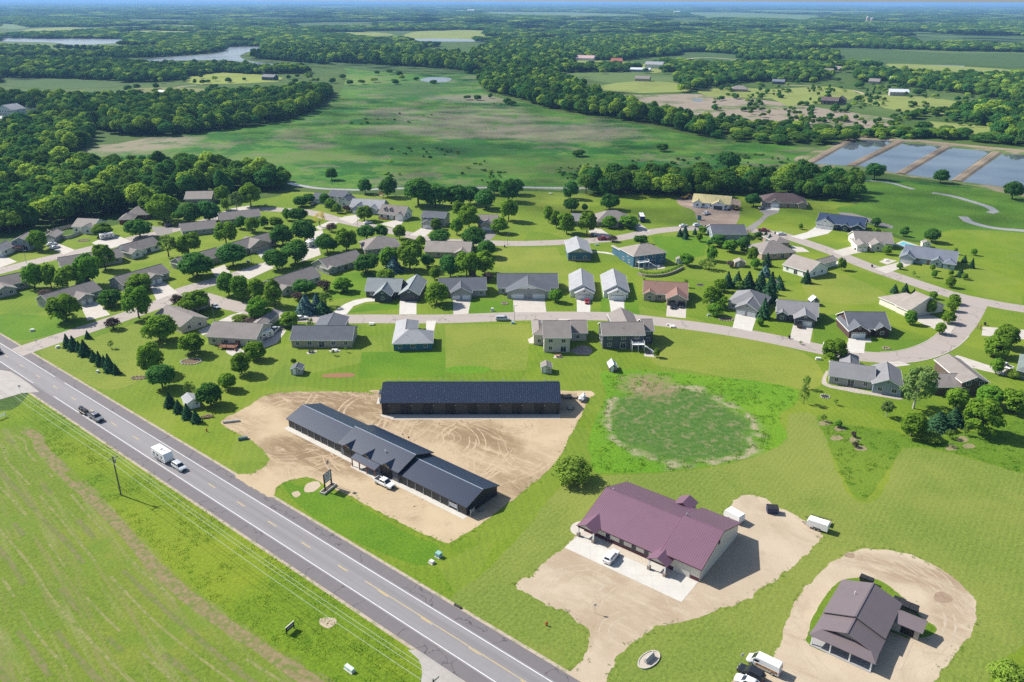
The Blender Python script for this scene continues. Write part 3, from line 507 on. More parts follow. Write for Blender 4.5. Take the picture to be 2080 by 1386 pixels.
def gdoor_mesh(w, h, mat, lights):
    k = (round(w, 1), round(h, 1), mat.name, lights)
    if k not in GC:
        m = MB(); n = 4; rh = k[1]/n; nc = max(2, round(k[0]/.62))
        for i in range(n):
            m.box(-k[0]/2, k[0]/2, -.035, 0, i*rh+.012, (i+1)*rh-.012)
            for j in range(nc):
                cw = k[0]/nc; x0 = -k[0]/2+j*cw
                if not (lights and i == n-1): m.box(x0+.07, x0+cw-.07, -.055, -.035, i*rh+.10, (i+1)*rh-.10)
        p = None
        if lights:
            p = MB(); cw = k[0]/nc
            for j in range(nc): p.box(-k[0]/2+j*cw+.08, -k[0]/2+(j+1)*cw-.08, -.05, -.03, (n-1)*rh+.12, n*rh-.12)
            p = p.mesh('door_light', glass_m)
        GC[k] = (m.mesh('garage_door', mat), p)
    return GC[k]
def garage_door(root, x, y, w=4.6, h=2.2, mat=None, face='F', lights=True, name='garage_door'):
    a, p = gdoor_mesh(w, h, mat or gdoor_m, lights); o = link(name, a, root, (x, y, .05), FROT[face])
    if p: link('door_light', p, o)
    return o
DOORM = {}
def entry_door(root, x, y, mat=None, face='F', w=.95, h=2.1, z=.1):
    mat = mat or wood_m
    if mat.name not in DOORM:
        DOORM[mat.name] = (MB().box(-.48,.48,-.05,0,0,2.1).mesh('door', mat), MB().box(.30,.42,-.11,-.05,.95,1.07).mesh('handle', vent_m))
    a, b = DOORM[mat.name]; o = link('door', a, root, (x, y, z), FROT[face]); link('handle', b, o); return o
def roof_block(root, x0, x1, y0, y1, h, typ, pitch, rm, tm, ov=.45, th=.16, z0=0.0, vents=1, name='roof', ext=0.0):
    """gable ridge along x ('x') or y ('y'), or hip; returns ridge height"""
    m = MB(); tr = MB(); cx, cy_ = (x0+x1)/2, (y0+y1)/2
    if typ == 'x':
        rise = pitch*(y1-y0)/2; zr = h+rise+.06; ze = h-ov*pitch+.06
        m.slab([(x0-ov,y0-ov,ze),(x1+ov,y0-ov,ze),(x1+ov,cy_,zr),(x0-ov,cy_,zr)], th).slab([(x1+ov,y1+ov,ze),(x0-ov,y1+ov,ze),(x0-ov,cy_,zr),(x1+ov,cy_,zr)], th)
        for y in (y0-ov-.04, y1+ov+.02): tr.box(x0-ov, x1+ov, y, y+.03, ze-.22, ze+.02)
        for x in (x0-ov-.035, x1+ov+.005):
            for ya, yb in ((y0-ov, cy_), (y1+ov, cy_)):
                tr.hull8([(x,ya,ze-.22),(x+.03,ya,ze-.22),(x+.03,yb,zr-.22),(x,yb,zr-.22),(x,ya,ze+.01),(x+.03,ya,ze+.01),(x+.03,yb,zr+.01),(x,yb,zr+.01)])
        cap = [(x0-ov, cy_, zr), (x1+ov, cy_, zr)]
    elif typ == 'y':
        rise = pitch*(x1-x0)/2; zr = h+rise+.06; ze = h-ov*pitch+.06; yb_ = y1+ext
        m.slab([(x0-ov,yb_+ov,ze),(x0-ov,y0-ov,ze),(cx,y0-ov,zr),(cx,yb_+ov,zr)], th).slab([(x1+ov,y0-ov,ze),(x1+ov,yb_+ov,ze),(cx,yb_+ov,zr),(cx,y0-ov,zr)], th)
        for x in (x0-ov-.04, x1+ov+.02): tr.box(x, x+.03, y0-ov, yb_+ov, ze-.22, ze+.02)
        for y in (y0-ov-.035, yb_+ov+.005):
            for xa, xb in ((x0-ov, cx), (x1+ov, cx)):
                tr.hull8([(xa,y,ze-.22),(xb,y,zr-.22),(xb,y+.03,zr-.22),(xa,y+.03,ze-.22),(xa,y,ze+.01),(xb,y,zr+.01),(xb,y+.03,zr+.01),(xa,y+.03,ze+.01)])
        cap = [(cx, y0-ov, zr), (cx, yb_+ov, zr)]
    else:
        X0, X1, Y0, Y1 = x0-ov, x1+ov, y0-ov, y1+ov; ze = h-ov*pitch+.06
        if X1-X0 >= Y1-Y0: d = (Y1-Y0)/2; a, b = (X0+d, cy_), (X1-d, cy_)
        else: d = (X1-X0)/2; a, b = (cx, Y0+d), (cx, Y1-d)
        zr = ze+d*pitch
        A, B = (*a, zr), (*b, zr); c = [(X0,Y0,ze),(X1,Y0,ze),(X1,Y1,ze),(X0,Y1,ze)]; lo = [(p[0],p[1],ze-th) for p in c]
        vs = c+lo+[A, B]
        if X1-X0 >= Y1-Y0: fs = [(0,1,9,8),(1,2,9),(2,3,8,9),(3,0,8)]
        else: fs = [(0,1,8),(1,2,9,8),(2,3,9),(3,0,8,9)]
        m.add(vs, fs+[(0,4,5,1),(1,5,6,2),(2,6,7,3),(3,7,4,0),(7,6,5,4)])
        for y in (Y0-.035, Y1+.005): tr.box(X0, X1, y, y+.03, ze-.22, ze-.01)
        for x in (X0-.035, X1+.005): tr.box(x, x+.03, Y0, Y1, ze-.22, ze-.01)
        cap = [A, B]
    r = m.build(name, rm, root); r.location.z = z0
    t = tr.build('fascia', tm, r)
    if (Vector(cap[0])-Vector(cap[1])).length > .5: MB().tube(Vector(cap[0])+Vector((0,0,.02)), Vector(cap[1])+Vector((0,0,.02)), .07, n=6).build('ridge_cap', rm, r)
    for i in range(vents):
        fx = x0+(x1-x0)*random.uniform(.2, .8); fy = y0+(y1-y0)*random.uniform(.25, .75)
        if typ == 'x': z = h+pitch*((y1-y0)/2-abs(fy-cy_))
        elif typ == 'y': z = h+pitch*((x1-x0)/2-abs(fx-cx))
        else: z = h+pitch*min(fy-y0, y1-fy, fx-x0, x1-fx)
        MB().tube((fx, fy, z-.1), (fx, fy, z+.55), .07, n=6).build('vent_pipe', vent_m, r)
    return zr
def wall_block(root, x0, x1, y0, y1, h, typ, pitch, wm, name='wall', e=0.0):
    x0, x1, y0, y1 = x0+e, x1-e, y0+e, y1-e; m = MB(); cx, cy_ = (x0+x1)/2, (y0+y1)/2
    m.box(x0, x1, y0, y1, 0, h)
    if typ == 'x':
        z = h+pitch*(y1-y0)/2-.05
        m.add([(x0,y0,h),(x0,y1,h),(x0,cy_,z),(x1,y0,h),(x1,y1,h),(x1,cy_,z)], [(0,2,1),(3,4,5),(0,3,5,2),(1,2,5,4)])
    elif typ == 'y':
        z = h+pitch*(x1-x0)/2-.05
        m.add([(x0,y0,h),(x1,y0,h),(cx,y0,z),(x0,y1,h),(x1,y1,h),(cx,y1,z)], [(0,1,2),(3,5,4),(0,2,5,3),(1,4,5,2)])
    return m.build(name, wm, root)
REFS = []                                  # (px, py, short phrase) landmarks used to word the trees' labels
def house(label, ref, wall, roof, blocks, trim=None, cat='house', name='house', group='houses of the neighbourhood', gm=None, ov=.45):
    A, B = G(*blocks[0][0]), G(*blocks[0][1]); ang = math.atan2(B.y-A.y, B.x-A.x); c, s = math.cos(ang), math.sin(ang)
    root = thing(name, label, cat, (A.x, A.y, 0), ang, group); tm = trim or white_trim
    def loc(p): q = G(*p)-A; return q.x*c+q.y*s, -q.x*s+q.y*c
    REFS.append(((blocks[0][0][0]+blocks[0][1][0])/2, (blocks[0][0][1]+blocks[0][1][1])/2, ref))
    root['scan'] = 0; del root['scan']
    for i, bk in enumerate(blocks):
        a, b, d, h, typ, pitch = bk[:6]; op = bk[6] if len(bk) > 6 else ''
        wc = wall; rc = roof
        for tkn in op.split():
            if tkn.startswith('wall='): wc = tkn[5:]
            if tkn.startswith('roof='): rc = tkn[5:]
        wm = siding('siding_'+wc, WALL[wc]) if wc not in ('brick', 'dbrick', 'tanbrick') else M('masonry_'+wc, WALL[wc], .9, .2, layers=[(tuple(x*.6 for x in WALL[wc]), 3, .45, .65, .6)])
        rm = shingle('shingle_'+rc, ROOF[rc])
        (xa, ya), (xb, yb) = loc(a), loc(b); x0, x1 = min(xa, xb), max(xa, xb); y0 = (ya+yb)/2; y1 = y0+d
        wall_block(root, x0, x1, y0, y1, h, typ, pitch, wm, e=.004*i)
        roof_block(root, x0, x1, y0, y1, h, typ, pitch, rm, tm, ov=ov, vents=2 if i == 0 else 0)
        W = x1-x0; used = []; ye = y0+.004*i; tw = op.split()
        ng = [t for t in tw if t[0] == 'g' and t[1:2].isdigit()]
        if ng:                             # garage doors across the front
            n = int(ng[0][1]); gw = min(4.9, (W-.6*(n+1))/n)
            for k in range(n): garage_door(root, x0+W*(k+.5)/n, ye-.005, gw, 2.25, gm or gdoor_m)
        elif 'blank' not in tw:
            two = h > 4.2; n = max(1, int(W/3.6)); dd = int(n/2) if 'd' in tw else -1
            for k in range(n):
                x = x0+W*(k+.5)/n
                if k == dd: entry_door(root, x, ye-.005)
                elif 'slider' in tw and k == n//2: window(root, x, ye-.005, 1.15, w=1.8, h=2.0)
                else: window(root, x, ye-.005, 1.55, w=1.4 if k % 2 else 1.1, h=1.2)
                if two: window(root, x, ye-.005, 4.15, w=1.3, h=1.25)
        if typ == 'y' and W > 6 and 'blank' not in tw: window(root, (x0+x1)/2, ye-.005, h+.55*pitch*W/2*.6+.1, w=.7, h=.5, bars=0)
        if i == 0:
            for fc, xs in (('L', x0-.005), ('R', x1+.005)):
                for k in range(1+int(d > 9)): window(root, xs, y0+d*(.3+.4*k), 1.6, fc, 1.1, 1.2)
                if h > 4.2: window(root, xs, y0+d*.4, 4.15, fc, 1.1, 1.2)
    return root, loc
# ------------------------------------------------------------------ the houses (front wall base corners in image pixels, depth, eave height, roof, pitch, options)
P = .5
HS = [
("slate grey house with steep cross gables behind curved white driveway", "slate gabled house", 'slate', 'slate', [((744,604),(812,606),11,3,'x',.6,'d'),((761,614),(794,614),9,3,'y',.75),((812,612),(851,612),17,3,'y',.62,'g1')], dict(gm=gdoor_dark)),
("grey house with two white garage doors beside the wide duplex", "grey two-garage house", 'grey', 'dgrey', [((893,604),(987,602),12,3,'x',P,'d'),((916,609),(958,609),8,3,'y',.55,'g2')], {}),
("wide grey duplex with white pediment over two broad garage doors", "wide grey duplex", 'grey', 'dgrey', [((1012,598),(1132,598),14,3,'x',.5),((1030,607),(1116,607),13,3,'y',.36,'g2')], {}),
("narrow pale gable house with a red car on its driveway", "narrow house with red car", 'white', 'lgrey', [((1158,604),(1206,605),20,3,'y',.55,'blank'),((1169,609),(1204,609),7,2.8,'y',.5,'g1')], {}),
("narrow pale gable house with an empty white driveway", "narrow house with empty driveway", 'white', 'lgrey', [((1226,605),(1276,606),20,3,'y',.55,'blank'),((1236,610),(1271,610),7,2.8,'y',.5,'g1')], {}),
("tan house with reddish brown roof and two dark cars out front", "brown-roofed house", 'tan', 'brown', [((1307,609),(1394,614),12,3,'x',P,'d'),((1354,621),(1394,623),10,3,'y',.5,'g2'),((1307,611),(1331,612),7,3,'y',.5)], dict(gm=gdoor_dark)),
("grey duplex with steep hip roof beside the tall row of spruces", "hip-roofed grey duplex", 'grey', 'grey', [((1478,627),(1545,639),14,3,'hip',.55,'d'),((1493,639),(1537,645),9,3,'y',.55,'g2')], {}),
("grey house with a black pickup parked before its garage", "grey house with black pickup", 'dark', 'grey', [((1577,650),(1658,658),12,3,'x',.5,'d'),((1613,661),(1654,666),9,3,'y',.5,'g1'),((1577,652),(1597,654),7,3,'y',.55)], {}),
("dark brick house with bright white garage and double gables", "dark brick house", 'dbrick', 'dgrey', [((1724,682),(1804,683),13,3,'x',.55,'d'),((1723,687),(1762,688),12,3,'y',.62,'g1'),((1776,684),(1804,686),8,3,'y',.6)], {}),
("cream house with tan roof turned to the corner of the streets", "cream corner house", 'cream', 'tan', [((1785,618),(1841,643),12,3,'hip',.5,'blank'),((1820,634),(1842,645),17,2.9,'x',.5,'blank')], {}),
("long pale blue house with white gables behind a row of saplings", "long pale blue house", 'lblue', 'blue', [((1832,531),(1938,546),12,3,'x',.55,'d'),((1826,534),(1854,538),11,3,'y',.6,'g1'),((1892,542),(1912,545),7,3,'y',.6),((1914,546),(1938,549),7,2.8,'hip',.5)], {}),
("cream house with taupe gables beside the swimming pool", "house beside the pool", 'cream', 'taupe', [((1737,504),(1812,507),14,3,'x',.5,'d'),((1739,510),(1762,513),11,3,'y',.5,'g2'),((1768,510),(1796,512),9,3,'y',.5)], {}),
("navy blue house with white trim and white triple garage", "navy blue house", 'navy', 'navy', [((1658,462),(1752,474),13,3.2,'x',.5,'d'),((1657,463),(1691,469),10,3.2,'y',.55,'g2 wall=white'),((1708,470),(1722,472),6,3,'y',.6),((1728,473),(1752,477),8,3.2,'y',.55)], {}),
("sprawling tan brick house with dark brown hip roof by the trees", "brown hip-roofed house", 'tanbrick', 'dbrown', [((1548,420),(1638,424),15,3,'hip',.5,'d'),((1563,421),(1584,422),9,3,'y',.6,'g1'),((1621,424),(1638,426),7,3,'y',.5)], {}),
("half-built house with bare plywood roof and white wrapped walls", "half-built house", 'wrap', 'ply', [((1406,420),(1481,426),12,3,'x',.55),((1408,421),(1424,423),6,3,'y',.6),((1446,425),(1470,428),9,3,'y',.55,'g1')], dict(gm=gdoor_dark)),
("low blue grey house half hidden by dark round trees", "house behind the dark round trees", 'bluegrey', 'dgrey', [((1447,487),(1515,487),13,3,'x',.45)], {}),
("tan brick house with hip roof and covered back porch", "tan brick hip house", 'tanbrick', 'taupe', [((1547,528),(1614,523),14,3,'hip',.5,'slider'),((1575,505),(1602,503),12,3,'hip',.5,'blank')], {}),
("white house with broad tan roof and covered side porch", "white house with tan roof", 'white', 'tan', [((1590,550),(1641,566),13,3,'x',.5,'slider'),((1640,545),(1668,548),12,2.9,'y',.5,'blank')], {}),
("two storey blue walkout house with tan roof and white deck", "blue walkout house", 'blue', 'tan', [((1286,543),(1351,535),13,5.3,'hip',.45,'slider'),((1246,517),(1290,541),11,4.0,'hip',.45,'blank')], {}),
("blue gabled workshop with tan peak and stone base in the lawn", "blue workshop", 'blue', 'lgrey', [((1154,530),(1200,530),19,3.9,'y',.42,'')], dict(cat='workshop', name='workshop')),
("taupe house with low hip roof behind two young maples", "taupe hip house", 'tan', 'taupe', [((1212,461),(1283,459),14,3,'hip',.55,'d'),((1237,463),(1256,463),8,3,'y',.7)], {}),
("small grey house hidden behind a row of four maples", "house behind the maple row", 'grey', 'grey', [((1160,459),(1202,461),10,3,'x',.5)], {}),
("small stone fronted gable garage house with black asphalt driveway", "small gable house", 'tan', 'taupe', [((971,465),(1008,466),12,3,'x',.5,'d'),((977,468),(1000,469),9,3,'y',.6,'g1')], {}),
("two storey grey house with attached gable garage beside the stream trees", "two storey grey house", 'grey', 'dgrey', [((857,459),(903,462),9,5,'x',.45),((857,464),(880,466),8,3,'y',.55,'g1')], {}),
("white cape house with two small roof dormers", "cape house with dormers", 'white', 'taupe', [((770,444),(820,449),10,3,'x',.75,'d'),((803,448),(818,450),7,3,'y',.6,'blank')], {}),
("white two storey house with dark roofs and long leafy hedge", "white house with the hedge", 'white', 'dgrey', [((634,413),(668,416),9,3,'x',.5,'g1'),((668,415),(700,417),9,5,'x',.5,'d'),((690,419),(708,422),8,3.6,'y',.6)], {}),
("pale blue grey house with many low gables near the stream", "blue grey many-gabled house", 'bluegrey', 'lgrey', [((712,431),(776,434),12,3,'x',.55,'d'),((716,434),(736,436),9,3,'y',.7,'g1'),((748,435),(764,437),8,3,'y',.6)], {}),
("long taupe duplex with white gable end beside the corner lawn", "long corner duplex", 'grey', 'taupe', [((106,632),(207,602),10,3,'x',.5,'d'),((164,622),(191,614),8,3,'y',.45,'g2')], {}),
("long taupe duplex with white end wall behind two street maples", "duplex behind the street maples", 'grey', 'taupe', [((253,593),(345,566),10,3,'x',.5,'d'),((305,581),(331,573),8,3,'y',.45,'g2')], {}),
("taupe duplex largely hidden by one dark round maple", "duplex behind the dark maple", 'grey', 'taupe', [((376,553),(455,531),10,3,'x',.5,'d'),((360,548),(378,552),7,2.8,'y',.4)], {}),
("taupe duplex with tan double garage at the end of the court", "duplex with tan garages", 'tan', 'taupe', [((474,524),(562,498),10,3,'x',.5,'d'),((510,516),(548,504),9,3,'y',.45,'g2')], dict(gm=gdoor_tan)),
("taupe duplex with small gabled sunroom and blue spruce at its corner", "duplex with sunroom", 'white', 'taupe', [((264,525),(326,507),10,3,'x',.5,'slider'),((268,527),(292,521),6,2.8,'y',.45)], {}),
("long low taupe duplex beyond the upper street's bend", "low duplex by the bend", 'grey', 'taupe', [((372,481),(442,473),10,3,'x',.5)], {}),
("long low taupe duplex facing the cul-de-sac by the yellow tree", "low duplex near the yellow tree", 'grey', 'taupe', [((450,458),(530,449),10,3,'x',.5)], {}),
("taupe duplex with sunroom cut off by the picture's left edge", "duplex at the left edge", 'grey', 'taupe', [((-40,607),(58,584),10,3,'x',.5),((-6,608),(34,597),7,2.8,'y',.45)], {}),
("taupe duplex mostly hidden behind three tall columnar maples", "duplex behind the columnar maples", 'grey', 'taupe', [((128,554),(250,534),10,3,'x',.5)], {}),
("long taupe duplex behind the row of four round maples", "duplex behind the four round maples", 'beige', 'taupe', [((565,602),(652,573),11,3,'x',.5,'slider'),((572,603),(598,596),7,2.8,'y',.4)], {}),
("long taupe duplex with grey gable wall above the other", "upper of the paired duplexes", 'grey', 'taupe', [((667,558),(738,538),11,3,'x',.5,'slider'),((668,559),(684,555),5,2.8,'y',.4)], {}),
("tan house with broad taupe hip roof and wood porch post", "broad hip-roofed house", 'tan', 'taupe', [((742,519),(815,512),14,3,'hip',.5,'slider')], {}),
("wide tan roofed duplex among trees below the upper street", "tan roofed duplex", 'tan', 'tan', [((864,523),(954,525),13,3,'x',.45),((925,526),(950,527),8,3,'y',.5)], {}),
("tall grey split level house with wooden deck at wood's edge", "grey split level house", 'bluegrey', 'tan', [((28,510),(62,509),9,4.6,'y',.5,'slider'),((92,493),(113,494),9,3,'y',.5,'g1 wall=grey')], {}),
("white house with grey cross gable and fenced yard", "white house with fenced yard", 'white', 'tan', [((150,473),(191,475),11,3.4,'x',.5),((170,475),(188,477),8,3.4,'y',.5)], {}),
("dark red brick house with hip roof beside a round maple", "red brick house", 'brick', 'taupe', [((258,448),(303,446),11,3,'hip',.6,'d'),((244,457),(272,456),9,3,'hip',.6,'blank')], {}),
("tan gable house tucked against the dark wood", "house tucked against the wood", 'tan', 'tan', [((377,416),(430,415),12,3.4,'x',.5)], {}),
("small white garage cut by the left edge above the street", "white garage at the left edge", 'white', 'grey', [((-24,521),(6,522),9,3,'y',.5,'g1')], dict(cat='garage', name='garage')),
("beige gable house with plain end wall between two big maples", "beige gable house", 'beige', 'taupe', [((318,655),(370,678),10,3,'x',.45,'blank'),((372,640),(396,632),9,3,'hip',.45,'blank')], {}),
("long tan house with red wood deck and camper alongside", "tan house with the red deck", 'beige', 'taupe', [((424,700),(521,705),13,3.2,'x',.42,'slider'),((500,688),(525,689),19,3,'y',.42,'blank')], {}),
("long grey duplex with patio sets along its back wall", "grey duplex with patios", 'tan', 'dgrey', [((593,706),(715,706),11,3,'x',.5,'slider'),((632,697),(690,697),17,3,'y',.3,'blank')], {}),
("teal blue ranch house with light grey hip roof", "teal house", 'teal', 'lgrey', [((800,713),(878,711),10,2.9,'hip',.55,''),((802,706),(845,704),17,2.9,'hip',.55,'blank')], {}),
("tall beige two storey house with side wings and rock garden", "tall beige house", 'beige', 'taupe', [((1105,716),(1157,716),13,5.6,'x',.5,'slider'),((1084,701),(1106,701),12,4.2,'hip',.5),((1156,692),(1191,693),10,3.2,'x',.5)], {}),
("dark grey walkout house with white framed rear windows and deck", "dark grey walkout house", 'dark', 'taupe', [((1224,709),(1306,708),10,5.2,'x',.5,'slider'),((1250,700),(1300,699),17,4.8,'y',.5,'blank'),((1305,698),(1325,698),9,5.0,'x',.5)], {}),
("pale grey ranch house with rock border and patio by the field", "pale grey ranch house", 'grey', 'grey', [((1683,779),(1771,792),10,3,'x',.5,'slider'),((1771,797),(1829,807),13,3.2,'y',.5,'wall=bluegrey'),((1706,765),(1740,771),12,3,'hip',.6,'blank')], {}),
("dark brown house with tall rear gable and low wing", "dark brown tall house", 'brown', 'taupe', [((1893,803),(1952,803),9,3,'x',.45,'blank'),((1951,806),(1998,802),16,4.6,'y',.45,'')], {}),
("grey green house cut off by the right edge beside parked pickup", "house at the right edge", 'grn', 'grn2', [((2064,768),(2120,780),14,3,'hip',.5)], {}),
]
ROOF['grn2'] = (.15,.185,.175)
FARH = [
("white barn with grey roof at the far left clearing", 'white', 'lgrey', [((-6,234),(27,236),16,6,'y',.4,'')]), ("white farmhouse with dark garage among the left woods", 'white', 'grey', [((174,235),(190,236),9,5,'y',.6),((188,236),(210,236),9,3,'x',.5)]),
("white shed with pale roof in the far left clearing", 'white', 'lgrey', [((54,221),(78,222),10,3,'x',.4)]), ("low white barn at the lower left of the clearing", 'white', 'white', [((-4,247),(20,248),10,3,'x',.3)]),
("dark blue house on the bright knoll by the river", 'navy', 'grey', [((532,163),(556,164),12,5,'x',.5,'')]), ("white shed beside the round dirt yard", 'white', 'white', [((319,193),(336,194),9,4,'x',.3)]),
("long white shed with faded pink roof beyond the marsh", 'white', 'pink', [((1168,123),(1205,124),22,5,'x',.4)]), ("red barn beside the spruce windbreak", 'barn', 'red', [((1243,131),(1264,131),18,6,'x',.5)]), ("big white farm shed of the hilltop farm", 'white', 'lgrey', [((1310,139),(1345,140),20,7,'x',.4)]), ("low silver shed in front of the hilltop farm", 'bluegrey', 'silver', [((1280,146),(1320,147),16,4,'x',.3)]),
("tan farmhouse on the sunny slope past the dark wood", 'tan', 'taupe', [((1290,165),(1318,166),13,4,'x',.5)]), ("brown house on the sunny rise left of the dark garage", 'tanbrick', 'taupe', [((1484,186),(1519,187),15,3.4,'hip',.5)]), ("dark blue grey garage above the curved gravel drive", 'dark', 'blue', [((1568,171),(1592,172),12,4,'x',.4)]),
("long dark timber house above the dry marsh", 'brown', 'dbrown', [((1667,212),(1700,214),12,5,'x',.5),((1695,211),(1716,212),10,5,'y',.6)]), ("grey pole barn with silver roof on the green slope", 'grey', 'silver', [((1807,195),(1845,196),16,5,'x',.35)]), ("white pole barn with silver roof among the right trees", 'white', 'silver', [((1807,167),(1834,168),15,5,'x',.35)]),
("tan house among trees left of the white pole barn", 'tan', 'taupe', [((1764,170),(1785,171),13,3.6,'x',.5)]), ("cream house in the cluster under the distant road", 'cream', 'taupe', [((1668,149),(1690,150),14,4,'x',.5)]), ("brown house in the cluster under the distant road", 'brown', 'taupe', [((1690,144),(1704,145),14,4,'x',.5)]), ("long silver shed by the distant road", 'white', 'silver', [((1716,133),(1750,134),20,5,'x',.3)]),
("white house beside the far right wood", 'white', 'grey', [((2046,152),(2062,153),12,4,'x',.5)]), ("distant white farm buildings on the right plain", 'white', 'white', [((1370,27),(1382,27),40,14,'x',.3)]), ("distant white elevator on the central plain", 'white', 'white', [((951,25),(964,25),50,18,'x',.3)]),
]
HR = {}
for label, ref, wc, rc, bl, kw in HS:
    r, loc = house(label, ref, wc, rc, bl, **kw); HR[ref] = (r, loc)
nref = len(REFS)
for label, wc, rc, bl in FARH: house(label, 'far', wc, rc, bl, group='far farm buildings', name='farm_building', cat='building', ov=.6)
del REFS[nref:]
# two dormers on the cape house
r, loc = HR["cape house with dormers"]
for x in (3.2, 6.4):
    d = MB(); d.box(x-.9, x+.9, 1.6, 4.2, 3.6, 5.1); o = d.build('dormer', siding('siding_white', WALL['white']), r)
    MB().slab([(x-1.1,1.3,5.05),(x,1.3,5.9),(x,4.6,5.9),(x-1.1,4.6,5.05)], .12).slab([(x,1.3,5.9),(x+1.1,1.3,5.05),(x+1.1,4.6,5.05),(x,4.6,5.9)], .12).build('dormer_roof', shingle('shingle_taupe', ROOF['taupe']), o)
    window(o, x, 1.595, 4.5, w=.9, h=.9)
# the tan peak and stone base of the blue workshop
r, loc = HR["blue workshop"]; W = (G(1200,530)-G(1154,530)).length
MB().add([(.25,-.04,3.95),(W-.25,-.04,3.95),(W/2,-.04,3.9+.42*W/2-.2)], [(0,1,2)]).build('gable_panel', siding('siding_tan', WALL['tan']), r)
MB().box(-.03, W+.03, -.06, -.006, 0, .75).build('stone_base', stone_m, r)
# pediment of the wide duplex
r, loc = HR["wide grey duplex"]; (a0, y0), (a1, _) = loc((1030,607)), loc((1116,607)); w = a1-a0
MB().add([(a0+w*.2,y0-.02,3.0+.36*w*.2-.05),(a1-w*.2,y0-.02,3.0+.36*w*.2-.05),((a0+a1)/2,y0-.02,3.0+.36*w/2-.3)], [(0,1,2)]).build('pediment', white_trim, r)
# decks: platform, each post, each rail, each board, stair
def deck(root, x0, x1, y0, y1, z, mat, stair=None, rail_mat=None):
    rm = rail_mat or mat; d = MB().box(x0, x1, y0, y1, z-.18, z-.04).build('deck', mat, root)
    bm_ = MB().box(0, x1-x0, 0, .135, 0, .035).mesh('board', mat); n = int((y1-y0)/.15)
    for i in range(n): link('board', bm_, d, (x0, y0+i*.15, z-.04))
    pm = MB().box(-.08,.08,-.08,.08,0,z+.95).mesh('post', rm)
    for x in np.linspace(x0, x1, max(2, int((x1-x0)/2)+1)): link('post', pm, d, (x, y0, 0))
    link('post', pm, d, (x0, y1-.1, 0)); link('post', pm, d, (x1, y1-.1, 0))
    for zz in (z+.45, z+.92): MB().box(x0, x1, y0-.03, y0+.03, zz-.05, zz).box(x0-.03, x0+.03, y0, y1, zz-.05, zz).box(x1-.03, x1+.03, y0, y1, zz-.05, zz).build('railing', rm, d)
    for x in np.arange(x0+.15, x1, .3): pass
    if stair:
        sx, sw, dr = stair; ns = max(2, int(z/.19)); sm = MB().box(0, .3, 0, sw, -.05, 0).mesh('step', mat)
        for i in range(ns): link('step', sm, d, (sx+dr*i*.28, y0-sw-.02, z-(i+1)*z/ns))
    return d
r, loc = HR["blue walkout house"]; deck(r, 1.0, 6.0, -3.2, -.02, 2.8, white_trim, (6.0, 1.2, 1))
r, loc = HR["tan house with the red deck"]; deck(r, 5.2, 11.2, -3.6, -.02, .9, wood_m, (11.2, 1.2, 1))
r, loc = HR["dark grey walkout house"]; deck(r, 9.5, 13.6, -2.8, -.02, 2.6, white_trim, (13.6, 1.2, 1), white_trim)
r, loc = HR["grey split level house"]; deck(r, .4, 5.0, -2.6, -.02, 2.2, wood_m)
r, loc = HR["cape house with dormers"]; deck(r, .5, 6.0, -1.6, -.02, .4, wood_m)
r, loc = HR["long pale blue house"]; pass
# ------------------------------------------------------------------ the storage buildings, the maroon hall, the brown shop
blk_wall = siding('black_steel_siding', (.020,.022,.027), .3, .45, True); blk_door = M('black_roll_door', (.030,.029,.028), .5, .4); navy_roof = metal('slate_blue_steel', (.015,.026,.052), .32, .12); post_m = M('grey_post', (.20,.21,.22), .5, .4)
cap_m = metal('ridge_highlight', (.34,.38,.44), .35, .3)  # lighter than the roof: the sun's highlight along the ridge, put into the colour
def metal_roof(root, x0, x1, y0, y1, h, pitch, rm, tm, ov=.35, rib=.6, z0=0, name='roof', cap=None, sides=(1, 1)):
    """steel gable roof along x with raised seams"""
    cy_ = (y0+y1)/2; zr = h+pitch*(y1-y0)/2; ze = h-pitch*ov; m = MB()
    m.slab([(x0-ov,y0-ov,ze),(x1+ov,y0-ov,ze),(x1+ov,cy_,zr),(x0-ov,cy_,zr)], .1).slab([(x1+ov,y1+ov,ze),(x0-ov,y1+ov,ze),(x0-ov,cy_,zr),(x1+ov,cy_,zr)], .1)
    r = m.build(name, rm, root); s = MB()
    for x in np.arange(x0-ov+.05, x1+ov, rib):
        for ya in (y0-ov, y1+ov): s.hull8([(x-.03,ya,ze+.002),(x+.03,ya,ze+.002),(x+.03,cy_,zr+.002),(x-.03,cy_,zr+.002),(x-.02,ya,ze+.025),(x+.02,ya,ze+.025),(x+.02,cy_,zr+.025),(x-.02,cy_,zr+.025)])
    tag(s.build('seam', rm, r), kind='stuff')
    MB().hull8([(x0-ov,cy_-.10,zr-.03),(x1+ov,cy_-.10,zr-.03),(x1+ov,cy_+.10,zr-.03),(x0-ov,cy_+.10,zr-.03),(x0-ov,cy_-.03,zr+.09),(x1+ov,cy_-.03,zr+.09),(x1+ov,cy_+.03,zr+.09),(x0-ov,cy_+.03,zr+.09)]).build('ridge_cap', cap or rm, r)
    t = MB()
    for y in (y0-ov-.05, y1+ov+.01): t.box(x0-ov, x1+ov, y, y+.04, ze-.2, ze-.01)
    for x in (x0-ov-.045, x1+ov+.005):
        for ya in (y0-ov, y1+ov): t.hull8([(x,ya,ze-.2),(x+.04,ya,ze-.2),(x+.04,cy_,zr-.2),(x,cy_,zr-.2),(x,ya,ze),(x+.04,ya,ze),(x+.04,cy_,zr),(x,cy_,zr)])
    t.build('fascia', tm, r); return r, zr
